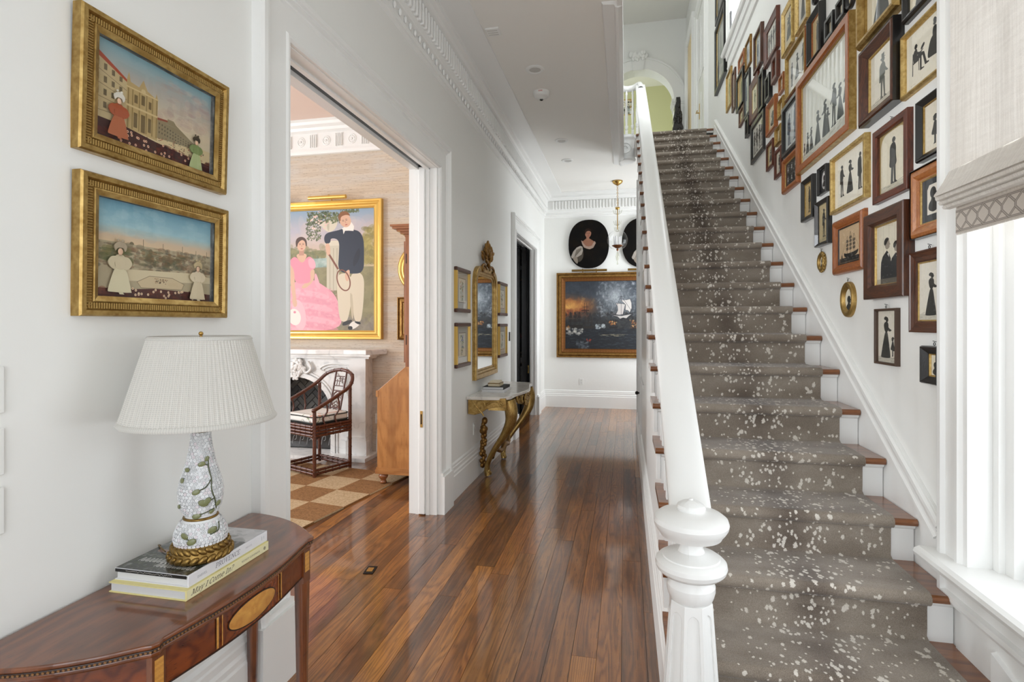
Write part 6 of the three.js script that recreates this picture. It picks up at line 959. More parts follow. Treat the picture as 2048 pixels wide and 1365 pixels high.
// ---------- parlor ----------
const grainBump = scaled(bumpFine, 30, 30);
{ // checked sisal rug
  const T = dataTex(512, 512, (u, v, x, y) => { const c = ((u * 2 | 0) + (v * 2 | 0)) % 2, n = fbm(u * 60, v * 60, 2), e = hash(x >> 1, y >> 1); return mix(c ? [168, 122, 74] : [216, 190, 152], c ? [128, 88, 50] : [182, 150, 110], clamp(n * 1.3 - .3 + (e - .5) * .8)); }, THREE.RepeatWrapping);
  const g = metric(new THREE.BoxGeometry(2.4, .013, 3.6).translate(-1.2, .0075, .8), 'z');
  const rug = solo('sisal_rug', g, mat({ map: scaled(T, 1 / .7, 1 / .7), roughness: .95, bumpMap: grainBump, bumpScale: .006 }), 'tan and brown checked sisal rug in the parlor', 'rug'); rug.position.copy(P(-2.255, 0, 4.0)); rug.rotation.y = -.1535;
}
{ // marble chimneypiece
  const cx = -3.72, t = thing('fireplace', 'carved white marble chimneypiece with arched opening', 'fireplace', P(cx, 0, PD - .002));
  const s = new THREE.Shape(); s.moveTo(-.86, 0); s.lineTo(.86, 0); s.lineTo(.86, 1.12); s.lineTo(-.86, 1.12); s.closePath();
  const hole = (w, sp, r) => { const h = new THREE.Path(); h.moveTo(-w, .001); h.lineTo(w, .001); h.lineTo(w, sp); for (let i = 1; i <= 24; i++) { const a = Math.PI * i / 24; h.lineTo(w * Math.cos(a), sp + r * Math.sin(a)); } h.closePath(); return h; };
  s.holes.push(hole(.44, .5, .4)); const sg = new THREE.ExtrudeGeometry(s, { depth: .17, bevelEnabled: false }); part(t, 'surround', metric(sg, 'x'), M.marble);
  const band = (o0, o1, z, d) => { const b = new THREE.Shape(), f = (o) => { const q = [[.44 + o, .0], [.44 + o, .5]]; for (let i = 1; i <= 24; i++) { const a = Math.PI * i / 24; q.push([(.44 + o) * Math.cos(a), .5 + (.4 + o) * Math.sin(a)]); } q.push([-.44 - o, 0]); return q; }; const A = f(o1), B = f(o0).reverse(); A.concat(B).forEach((p, i) => b[i ? 'lineTo' : 'moveTo'](...p)); b.closePath(); const g = new THREE.ExtrudeGeometry(b, { depth: d, bevelEnabled: true, bevelSize: .004, bevelThickness: .006, bevelSegments: 2 }); g.translate(0, 0, z); return g; };
  part(t, 'arch_moulding', merge([band(.0, .05, .165, .02), band(.065, .08, .165, .012)]), M.marble);
  part(t, 'mantel_shelf', metric(plate([[-1.03, -.17], [-.9, .05], [-.62, .02], [-.3, .07], [.3, .07], [.62, .02], [.9, .05], [1.03, -.17]], .035, { bevel: .012 }).rotateX(Math.PI / 2).translate(0, 1.21, .19), 'x'), M.marble);
  part(t, 'shelf_moulding', merge([metric(new THREE.BoxGeometry(1.84, .04, .21).translate(0, 1.14, .105), 'x'), metric(new THREE.BoxGeometry(1.9, .02, .24).translate(0, 1.155, .12), 'x')]), M.marble);
  for (const k of [-1, 1]) {
    part(t, 'pilaster', merge([metric(new THREE.BoxGeometry(.2, 1.0, .05).translate(k * .78, .62, .185), 'y'), metric(new THREE.BoxGeometry(.25, .2, .08).translate(k * .775, .1, .19), 'y'), metric(new THREE.BoxGeometry(.23, .05, .074).translate(k * .777, .22, .19), 'y')]), M.marble);
    const q = [[.5, .985], [.64, 1.05], [.66, .75], [.56, .82]].map(([x, y]) => V(k * x, y, .178)); const loop = [V(k * .3, 1.0, .178), V(k * .4, 1.05, .178), V(k * .6, 1.05, .178), V(k * .655, 1.04, .178), V(k * .655, .9, .178), V(k * .65, .7, .178), V(k * .62, .75, .178), V(k * .5, .95, .178), V(k * .35, .96, .178)];
    part(t, 'spandrel_panel', merge([tube(loop, .009, 60, 6, true), tube(loop.map((p) => V(k * .5 + (p.x - k * .5) * .8, .94 + (p.y - .94) * .75, .178)), .006, 60, 6, true)]), M.marble);
  }
  srand(33); const ct = [tube([V(-.16, 1.08, .2), V(-.2, 1.0, .2), V(-.13, .95, .2), V(-.1, 1.0, .2)], .016, 16, 7), tube([V(.16, 1.08, .2), V(.2, 1.0, .2), V(.13, .95, .2), V(.1, 1.0, .2)], .016, 16, 7)];
  for (let i = 0; i < 48; i++) { const a = rr(0, 6.28), r = Math.sqrt(rnd()), g = ball(1, 0, 0, 0, .026, .034, .022, 7); g.rotateZ(rr(-1, 1)); g.translate(Math.cos(a) * r * .11, 1.02 + Math.sin(a) * r * .085, .195 + (1 - r) * .03); ct.push(g); }
  for (let i = 0; i < 7; i++) ct.push(tube([V(rr(-.06, .06), .97, .2), V(rr(-.05, .05), .92, .205), V(rr(-.03, .03), .87, .2)], .012, 10, 6));
  part(t, 'cartouche', merge(ct), M.marble, 'carved leaf and fruit cartouche');
  // firebox of grey brick laid herringbone, each brick its own piece
  part(t, 'firebox', merge([metric(new THREE.BoxGeometry(1.0, 1.0, .02).translate(0, .5, -.33), 'x'), metric(new THREE.BoxGeometry(.02, 1.0, .34).translate(-.5, .5, -.17), 'y'), metric(new THREE.BoxGeometry(.02, 1.0, .34).translate(.5, .5, -.17), 'y'), new THREE.BoxGeometry(1.0, .02, .34).translate(0, 1.0, -.17), new THREE.BoxGeometry(1.0, .02, .34).translate(0, .01, -.17)]), cloth(92, 92, 92));
  const bk = [[116, 118, 118], [98, 100, 102], [130, 131, 130]].map((c) => mat({ color: srgb(...c), roughness: .9, bumpMap: scaled(bumpFine, 10, 10), bumpScale: .003 })), bw = .15, bh = .066, bg = rbox(bw - .008, bh - .008, .02, .004);
  for (let i = -7; i < 8; i++) for (let j = -5; j < 6; j++) for (const k of [0, 1]) {
    const a = i * bh * 1.0, px = (i * bh + j * bw * 1.0), x0 = k ? px + bh * .5 : px + bw * .5, y0 = k ? (j * bw * -1 + i * bh) + bw * .5 - 0 : (j * bw * -1 + i * bh) - bh * .5; const c = Math.SQRT1_2, x = (x0 - y0) * c, y = .55 + (x0 + y0) * c;
    if (Math.abs(x) > .42 || y < .12 || y > .92) continue; const m = part(t, 'brick', bg, bk[(i * 7 + j * 3 + k + 90) % 3]); m.position.set(x, y, -.31); m.rotation.z = Math.PI / 4 + (k ? Math.PI / 2 : 0);
  }
  part(t, 'fender', metric(new THREE.BoxGeometry(.8, .17, .03).translate(0, .14, .02), 'x'), M.ebony, 'black cast iron fender panel');
  const sc = []; for (let i = 0; i < 8; i++) { const x = -.34 + i * .095; sc.push(tube([V(x, .09, .037), V(x + .02, .18, .037), V(x + .05, .2, .037), V(x + .05, .15, .037), V(x + .03, .14, .037)], .004, 16, 5)); } part(t, 'fender_scrolls', merge(sc), mat({ color: srgb(150, 150, 150), roughness: .5 }));
  part(t, 'hearth', metric(new THREE.BoxGeometry(1.9, .04, .36).translate(0, .02, .18), 'x'), M.marble);
}
// portrait of two young people, drawn after its place in the photograph
const duo = canvasTex(1030, 916, (g) => {
  g.scale(.8, .8); g.translate(457, -135); srand(61);
  const blot = (n, x0, x1, y0, y1, c, s0, s1, a) => { for (let i = 0; i < n; i++) { g.fillStyle = `rgba(${c[rnd() * c.length | 0]},${a})`; g.beginPath(); g.ellipse(rr(x0, x1), rr(y0, y1), rr(s0, s1), rr(s0, s1) * .6, rnd() * 3, 0, 7); g.fill(); } };
  let q = g.createLinearGradient(0, 135, 0, 620); q.addColorStop(0, '#8fa6bc'); q.addColorStop(.5, '#c3b6b4'); q.addColorStop(.8, '#cdb6a2'); q.addColorStop(1, '#c6b492'); g.fillStyle = q; g.fillRect(-460, 130, 1300, 1160); blot(70, -450, 830, 240, 420, ['206,184,178', '176,178,190', '216,200,190'], 30, 110, .18);
  g.fillStyle = '#8d8a62'; smooth(g, [[-460, 520], [-200, 440], [60, 470], [200, 540], [400, 500], [400, 640], [-460, 660]]); blot(160, -450, 400, 480, 640, ['110,112,72', '146,138,92', '90,98,64'], 14, 50, .3); blot(150, 730, 840, 320, 640, ['150,138,74', '120,116,66', '176,160,92'], 14, 44, .4);
  g.fillStyle = '#9fb3ac'; sharp(g, [[200, 600], [420, 590], [420, 690], [180, 690]]); blot(40, 220, 420, 600, 690, ['190,200,192', '126,150,140'], 12, 50, .3);
  g.fillStyle = '#8f8862'; g.fillRect(-460, 680, 1300, 620); blot(320, -450, 840, 690, 1280, ['124,116,82', '150,140,100', '104,98,72', '160,150,116'], 20, 80, .22); blot(60, 540, 840, 1150, 1280, ['150,142,124', '120,112,100'], 20, 70, .3);
  // column, urn and flowers
  g.fillStyle = '#c9c0aa'; g.fillRect(405, 470, 112, 430); g.fillStyle = '#b3a890'; for (const x of [430, 462, 494]) g.fillRect(x, 500, 8, 400); g.fillStyle = '#d6cdb8'; g.fillRect(388, 430, 150, 46); smooth(g, [[335, 235], [510, 235], [490, 310], [450, 345], [410, 345], [365, 300]]); g.fillStyle = '#bdb49c'; smooth(g, [[400, 240], [430, 240], [428, 340], [412, 330]]);
  blot(260, 225, 520, 150, 260, ['70,84,52', '96,108,64', '56,66,44', '120,124,80'], 5, 16, .7); blot(160, 220, 350, 240, 420, ['76,88,54', '100,110,66', '60,72,46'], 4, 13, .7); blot(60, 520, 690, 140, 170, ['76,88,54', '100,110,66'], 5, 14, .6); blot(26, 260, 420, 150, 320, ['226,190,180', '236,214,200'], 7, 14, .9);
  const skinC = '#d9ae92', sh = '#c0907a';
  // seated lady
  g.fillStyle = '#e79fac'; smooth(g, [[40, 900], [110, 800], [280, 790], [360, 840], [480, 930], [530, 1080], [545, 1290], [-120, 1290], [-60, 1050]]);
  for (let r = 0; r < 7; r++) { g.fillStyle = ['#efb4bd', '#dd8f9f'][r % 2]; const y = 880 + r * 60; g.globalAlpha = .55; smooth(g, [[80 - r * 22, y], [300, y + 22], [430 + r * 16, y + 70], [420 + r * 18, y + 110], [260, y + 70], [40 - r * 22, y + 40]]); } g.globalAlpha = 1; blot(220, -80, 520, 880, 1280, ['245,190,198', '214,132,148', '236,168,178'], 6, 26, .3);
  g.fillStyle = skinC; smooth(g, [[60, 610], [96, 590], [108, 700], [112, 860], [130, 1000], [100, 1030], [84, 900], [62, 760]]); smooth(g, [[255, 700], [298, 690], [292, 800], [225, 870], [180, 880], [175, 855], [240, 800]]);
  g.fillStyle = '#e88fa0'; smooth(g, [[68, 600], [120, 560], [180, 650], [235, 560], [290, 600], [310, 690], [250, 700], [262, 800], [240, 830], [110, 830], [108, 700], [66, 640]]); g.fillStyle = '#f0a8b4'; smooth(g, [[228, 590], [290, 590], [312, 680], [250, 694]]); smooth(g, [[300, 700], [350, 860], [340, 900], [290, 830]]);
  g.fillStyle = skinC; smooth(g, [[118, 560], [150, 540], [200, 540], [232, 560], [182, 650]]); g.fillStyle = sh; g.fillRect(152, 500, 46, 60); g.fillStyle = skinC; g.beginPath(); g.ellipse(174, 455, 44, 62, 0, 0, 7); g.fill(); g.fillStyle = '#4c3326'; smooth(g, [[122, 470], [120, 410], [150, 382], [190, 382], [222, 412], [226, 470], [214, 480], [210, 430], [180, 405], [140, 440], [136, 480]]);
  const face = (x, y, s) => { g.fillStyle = '#43302a'; g.fillRect(x - 22 * s, y - 8 * s, 15 * s, 4 * s); g.fillRect(x + 8 * s, y - 8 * s, 15 * s, 4 * s); g.fillStyle = '#5a4238'; g.fillRect(x - 24 * s, y - 18 * s, 18 * s, 3 * s); g.fillRect(x + 6 * s, y - 18 * s, 18 * s, 3 * s); g.fillStyle = sh; g.fillRect(x - 1 * s, y - 4 * s, 6 * s, 22 * s); g.fillStyle = '#b4564e'; g.beginPath(); g.ellipse(x + 2 * s, y + 34 * s, 11 * s, 4.5 * s, 0, 0, 7); g.fill(); };
  face(175, 462, 1);
  g.fillStyle = '#e8b6bd'; g.beginPath(); g.ellipse(150, 1130, 64, 148, -.15, 0, 7); g.fill(); g.fillStyle = '#ece0d6'; g.beginPath(); g.ellipse(110, 1150, 58, 80, -.2, 0, 7); g.fill(); g.fillStyle = '#d7899a'; g.beginPath(); g.arc(112, 1104, 12, 0, 7); g.fill(); g.fillStyle = skinC; smooth(g, [[84, 960], [130, 980], [136, 1040], [110, 1060], [94, 1030]]);
  // boy with racket
  g.fillStyle = '#d8cbb2'; smooth(g, [[492, 740], [620, 740], [640, 900], [600, 1180], [560, 1200], [520, 1180], [500, 960]]); smooth(g, [[600, 740], [738, 730], [738, 960], [716, 1180], [690, 1200], [646, 1180], [640, 980]]); g.fillStyle = '#c2b498'; smooth(g, [[610, 900], [640, 960], [646, 1180], [625, 1160]]);
  g.fillStyle = '#272e3e'; smooth(g, [[520, 330], [560, 315], [640, 330], [700, 350], [735, 420], [738, 560], [736, 740], [620, 748], [505, 720], [515, 560], [520, 420], [440, 400], [440, 450], [392, 460], [378, 400], [400, 355], [470, 340]]); g.fillStyle = '#1d2230'; smooth(g, [[640, 600], [700, 480], [706, 600], [640, 700]]);
  g.fillStyle = '#ece6dc'; sharp(g, [[540, 318], [628, 262], [650, 300], [645, 345], [600, 340], [570, 340], [556, 372], [550, 330]]);
  g.save(); g.translate(568, 232); g.rotate(-.28); g.fillStyle = skinC; g.beginPath(); g.ellipse(0, 10, 50, 66, 0, 0, 7); g.fill(); g.fillStyle = '#8a5a34'; smooth(g, [[-54, 0], [-52, -50], [-10, -84], [44, -66], [58, -10], [40, -30], [10, -40], [-30, -34], [-40, 4]]); face(-4, 18, 1.0); g.restore();
  g.fillStyle = skinC; smooth(g, [[392, 455], [430, 450], [440, 530], [430, 580], [405, 560], [396, 500]]); smooth(g, [[575, 720], [612, 700], [612, 760], [592, 830], [566, 780]]);
  g.strokeStyle = '#7c4a34'; g.lineWidth = 17; g.beginPath(); g.moveTo(428, 560); g.lineTo(508, 700); g.stroke(); g.lineWidth = 11; g.beginPath(); g.ellipse(556, 805, 54, 100, -.28, 0, 7); g.stroke();
  g.fillStyle = '#2a2624'; smooth(g, [[545, 1200], [640, 1170], [620, 1215], [545, 1240]]); g.fillStyle = '#e6e0d6'; smooth(g, [[610, 1215], [650, 1185], [712, 1200], [690, 1235], [640, 1270], [600, 1262]]); g.fillStyle = '#1d1b1a'; smooth(g, [[592, 1240], [632, 1235], [640, 1268], [600, 1274]]); smooth(g, [[640, 1190], [700, 1195], [712, 1215], [690, 1225]]);
});
{
  const w = 2.04, h = 1.615, t = thing('portrait_painting', 'gold framed portrait of a lady in pink and a boy above the mantel', 'painting', P(-3.746, 2.142, PD));
  part(t, 'frame', frameGeo(w, h, [[0, 0], [0, .05], [.006, .056], [.026, .056], [.032, .046], [.046, .04], [.06, .046], [.066, .05], [.08, .05], [.1, .036], [.1, .012]]), M.giltbright);
  part(t, 'canvas', quad(w - .196, h - .196).translate(0, 0, .02), mat({ map: duo, roughness: .5 })); part(t, 'backing', new THREE.BoxGeometry(w - .02, h - .02, .012).translate(0, 0, .008), M.brownwood);
  for (const x of [.385, -.385]) { const l = part(t, 'picture_light', rod(V(x - .235, h / 2 + .02, .13), V(x + .235, h / 2 + .02, .13), .024, .024, 14), M.giltbright, 'brass picture light'); part(l, 'arm', tube([V(x, h / 2 - .02, .03), V(x, h / 2 + .05, .05), V(x, h / 2 + .05, .11), V(x, h / 2 + .02, .13)], .008, 14, 6), M.brass); }
}
{ // bamboo horseshoe armchair
  const t = thing('bamboo_armchair', 'dark bamboo horseshoe armchair with floral cushion by the fireplace', 'chair', P(-3.12, .014, 5.0), -.379);
  const bam = mat({ map: scaled(woodTex([104, 54, 34], [74, 34, 24], [34, 16, 12], { w: 256, h: 256, rings: 3, seed: 4, fine: 20 }), 6, 10), roughness: .3, clearcoat: .6 });
  const B = (a, b, r = .016) => { const L = a.distanceTo(b), o = [rod(a, b, r, r, 9)], d = b.clone().sub(a).normalize(), q = new THREE.Quaternion().setFromUnitVectors(V(0, 0, 1), d); for (let s = .05; s < L - .02; s += .085) { const g = new THREE.TorusGeometry(r + .0005, .0032, 5, 10); g.applyQuaternion(q); g.translate(a.x + d.x * s, a.y + d.y * s, a.z + d.z * s); o.push(g); } return merge(o); };
  const W = .25, Z = .215;
  for (const [x, z, y] of [[-W, Z, .66], [W, Z, .66], [-W, -Z, .86], [W, -Z, .86]]) part(t, 'leg', B(V(x, 0, z), V(x, y, z), .018), bam);
  const rails = []; for (const y of [.028, .062, .4, .432, .464, .49]) { const o = y > .1 ? .012 : .004; rails.push(B(V(-W, y, Z + o), V(W, y, Z + o), .014), B(V(-W, y, -Z - o), V(W, y, -Z - o), .014), B(V(-W - o, y, -Z), V(-W - o, y, Z), .014), B(V(W + o, y, -Z), V(W + o, y, Z), .014)); }
  for (const r of rails) part(t, 'rail', r, bam);
  const corner = []; for (const [x, z] of [[-W, Z], [W, Z]]) for (const s of [0, 1]) corner.push(tube(s ? [V(x, .3, z), V(x, .36, z - .02), V(x, .39, z - .08)] : [V(x, .3, z), V(x - Math.sign(x) * .02, .36, z), V(x - Math.sign(x) * .08, .39, z)], .008, 10, 6)); for (const c of corner) part(t, 'corner_brace', c, bam);
  part(t, 'seat', rbox(.5, .015, .43, .004, 0, .5, 0), M.dark);
  const crest = [V(-.3, .66, .26), V(-.285, .7, .14), V(-.28, .775, -.04), V(-.272, .86, -.2), V(-.205, .955, -.28), V(0, 1.0, -.31), V(.205, .955, -.28), V(.272, .86, -.2), V(.28, .775, -.04), V(.285, .7, .14), V(.3, .66, .26)];
  const cc = new THREE.CatmullRomCurve3(crest), nodes = []; for (let i = 1; i < 16; i++) { const g = new THREE.TorusGeometry(.0195, .0035, 5, 10); g.applyQuaternion(new THREE.Quaternion().setFromUnitVectors(V(0, 0, 1), cc.getTangentAt(i / 16))); const p = cc.getPointAt(i / 16); g.translate(p.x, p.y, p.z); nodes.push(g); }
  part(t, 'crest_rail', merge([tube(crest, .019, 80, 10), ball(.021, -.3, .66, .262), ball(.021, .3, .66, .262), ...nodes]), bam);
  const sup = []; for (const k of [-1, 1]) for (const [z, y1] of [[.1, .715], [-.04, .77]]) sup.push(tube([V(k * .255, .5, z), V(k * .25, .56, z + .015), V(k * .275, .63, z - .015), V(k * .28, y1, z)], .009, 14, 6)); for (const c of sup) part(t, 'arm_support', c, bam);
  const fr = []; const zf = (y) => -.2 - .105 * (y - .5) / .47; const S = (x0, y0, x1, y1, r = .005) => fr.push(rod(V(x0, y0, zf(y0)), V(x1, y1, zf(y1)), r, r, 6));
  for (const k of [-1, 1]) S(k * .085, .5, k * .085, .98, .011); for (const y of [.56, .6, .78, .83, .93]) S(-.085, y, .085, y, .006);
  for (const [a, b, c, d] of [[-.04, .83, -.04, .9], [.04, .86, .04, .93], [-.085, .88, .02, .88], [0, .83, 0, .93], [-.02, .905, .085, .905]]) S(a, b, c, d); for (let i = -2; i < 4; i++) { S(-.08, .62 + i * .035, 0, .67 + i * .035); S(.08, .62 + i * .035, 0, .67 + i * .035); } for (let i = 0; i < 20; i++) { const a = i * .314, b = (i + 1) * .314; S(.072 * Math.cos(a), .69 + .085 * Math.sin(a), .072 * Math.cos(b), .69 + .085 * Math.sin(b), .006); } for (const x of [-.05, -.01, .03]) S(x, .5, x + .02, .56);
  part(t, 'splat', merge(fr), bam, 'openwork bamboo fret');
  const cu = thing('seat_cushion', 'white floral cushion with dark piping on the bamboo armchair', 'cushion', t.position.clone().setY(.522), -.379), cg = new RoundedBoxGeometry(.48, .08, .42, 5, .035), cp = cg.attributes.position;
  for (let i = 0; i < cp.count; i++) { const x = cp.getX(i), z = cp.getZ(i); if (cp.getY(i) > 0) cp.setY(i, cp.getY(i) + .035 * (1 - Math.pow(x / .25, 2)) * (1 - Math.pow(z / .22, 2))); } cg.computeVertexNormals();
  const fl = canvasTex(512, 512, (g) => { srand(12); g.fillStyle = '#e9e6e0'; g.fillRect(0, 0, 512, 512); for (let i = 0; i < 34; i++) { const x = rnd() * 512, y = rnd() * 512; g.strokeStyle = '#7d8468'; g.lineWidth = 4; g.beginPath(); g.moveTo(x, y); g.quadraticCurveTo(x + rr(-40, 40), y + 20, x + rr(-50, 50), y + 50); g.stroke(); g.fillStyle = ['#7f9068', '#a9a9a4', '#8c9a78'][i % 3]; g.beginPath(); g.ellipse(x + rr(-20, 20), y + 20, 20, 9, rnd() * 3, 0, 7); g.fill(); if (i % 3 === 0) { g.fillStyle = '#e0a48e'; for (let k = 0; k < 5; k++) { g.beginPath(); g.arc(x + 14 * Math.cos(k * 1.257), y + 14 * Math.sin(k * 1.257), 12, 0, 7); g.fill(); } g.fillStyle = '#f0cdb8'; g.beginPath(); g.arc(x, y, 9, 0, 7); g.fill(); } } });
  part(cu, 'cover', metric(cg.translate(0, .04, 0), 'x'), mat({ map: scaled(fl, 2.6, 2.6), roughness: .9 }));
  fl.wrapS = fl.wrapT = THREE.RepeatWrapping;
  const pp = (y) => { const p = []; for (const [x, z] of [[-.232, -.2], [0, -.208], [.232, -.2], [.24, 0], [.232, .2], [0, .208], [-.232, .2], [-.24, 0]]) p.push(V(x, y, z)); return tube(p, .006, 60, 6, true); };

  part(cu, 'piping', merge([pp(.012), pp(.07)]), cloth(60, 62, 58));
}
{ // slant-front secretary seen from its side
  const t = thing('secretary_desk', 'tall oak slant front secretary desk standing inside the parlor doorway', 'desk', P(-2.0, .0145, 5.09)), L = .92, z0 = -L / 2, X = (x) => x + 2.0;
  const side = (pts, d, m, name) => part(t, name, metric(plate(pts.map(([x, y]) => [X(x), y]), d, { bevel: .003 }).translate(0, 0, z0), 'y'), m);
  side([[-1.72, .14], [-2.265, .14], [-2.265, .87], [-1.985, 1.1], [-1.72, 1.1]], L, M.oak, 'desk_case');
  part(t, 'fall_edge', metric(merge([new THREE.BoxGeometry(.022, .06, L + .012).translate(X(-2.268), .845, 0)]), 'y'), M.oak);
  part(t, 'base_moulding', metric(merge([new THREE.BoxGeometry(.575, .04, L + .03).translate(X(-1.995), .12, 0), new THREE.BoxGeometry(.56, .02, L + .016).translate(X(-1.995), .148, 0)]), 'x'), M.oak);
  side([[-1.72, 1.1], [-1.985, 1.1], [-1.985, 2.3], [-1.72, 2.3]], L, M.cherry, 'cabinet_case');
  part(t, 'door_stile', metric(new THREE.BoxGeometry(.016, 1.12, L).translate(X(-1.994), 1.7, 0), 'y'), M.cherry);
  part(t, 'cornice', merge([[.0, 2.3, 2.325], [.03, 2.325, 2.345], [.055, 2.345, 2.365], [.085, 2.365, 2.385], [.1, 2.385, 2.402]].map(([o, a, b]) => metric(new THREE.BoxGeometry(.285 + o * 1.0, b - a, L + 2 * o).translate(X(-1.8525 - o / 2), (a + b) / 2, 0), 'x'))), M.cherry);
  for (const x of [-2.225, -1.78]) for (const z of [-1, 1]) { const m = part(t, 'bun_foot', lathe([[.001, 0], [.024, 0], [.03, .012], [.03, .02], [.022, .03], [.028, .042], [.042, .06], [.045, .075], [.036, .095], [.03, .102]], 20), M.cherry); m.position.set(X(x), 0, z * (L / 2 - .04)); }
  for (const y of [1.35, 2.1]) part(t, 'hinge', new THREE.BoxGeometry(.006, .09, .004).translate(X(-1.978), y, L / 2 + .004), M.iron);
}
{ const t = thing('porcelain_vase', 'small green and white vase on top of the secretary desk', 'vase', P(-1.91, 2.418, 4.8)); part(t, 'body', lathe([[.001, .03], [.03, .03], [.02, .05], [.03, .075], [.05, .11], [.058, .15], [.05, .185], [.028, .21], [.022, .235], [.034, .25], [.03, .25], [.016, .235]], 24), mat({ map: scaled(dataTex(128, 128, (u, v) => { const n = fbm(u * 9, v * 7, 3); return n > .56 ? [196, 120, 116] : mix([176, 194, 172], [132, 158, 140], clamp(n * 1.6 - .3)); }), 2, 1), roughness: .15, clearcoat: .8 })); part(t, 'stand', lathe([[.001, 0], [.04, 0], [.04, .01], [.026, .018], [.034, .03], [.001, .03]], 24), M.brass); }
{ const t = thing('round_mirror', 'round gold framed mirror half hidden behind the secretary desk', 'mirror', P(-2.24, 2.137, PD)); const g = lathe([[.295, 0], [.295, .03], [.28, .045], [.262, .05], [.25, .036], [.24, .036], [.225, .046], [.212, .03], [.212, .012]], 56); g.rotateX(Math.PI / 2); part(t, 'frame', g, M.giltbright); part(t, 'mirror_glass', new THREE.CircleGeometry(.215, 40).translate(0, 0, .018), M.mirror); }
{ const t = thing('framed_print', 'small dark gilt framed picture half hidden behind the secretary desk', 'picture', P(-2.33, 1.573, PD)); part(t, 'frame', frameGeo(.415, .484, [[0, 0], [0, .04], [.012, .046], [.02, .03], [.05, .034], [.07, .02], [.07, .01]]), M.giltdark); part(t, 'mat_slip', frameGeo(.28, .35, [[0, .024], [.03, .018], [.03, .008]]), M.giltpale); part(t, 'picture', quad(.23, .3).translate(0, 0, .01), mat({ map: canvasTex(96, 128, (g) => { g.fillStyle = '#8a7f80'; g.fillRect(0, 0, 96, 128); srand(2); for (let i = 0; i < 60; i++) { g.fillStyle = `rgba(${90 + rnd() * 90 | 0},${80 + rnd() * 70 | 0},${80 + rnd() * 60 | 0},.4)`; g.beginPath(); g.ellipse(rnd() * 96, rnd() * 128, rr(4, 18), rr(3, 10), 0, 0, 7); g.fill(); } }), roughness: .7 })); }
outlet(P(-2.79, .42, PD), 0, 'pale wall outlet between the fireplace and the secretary desk');
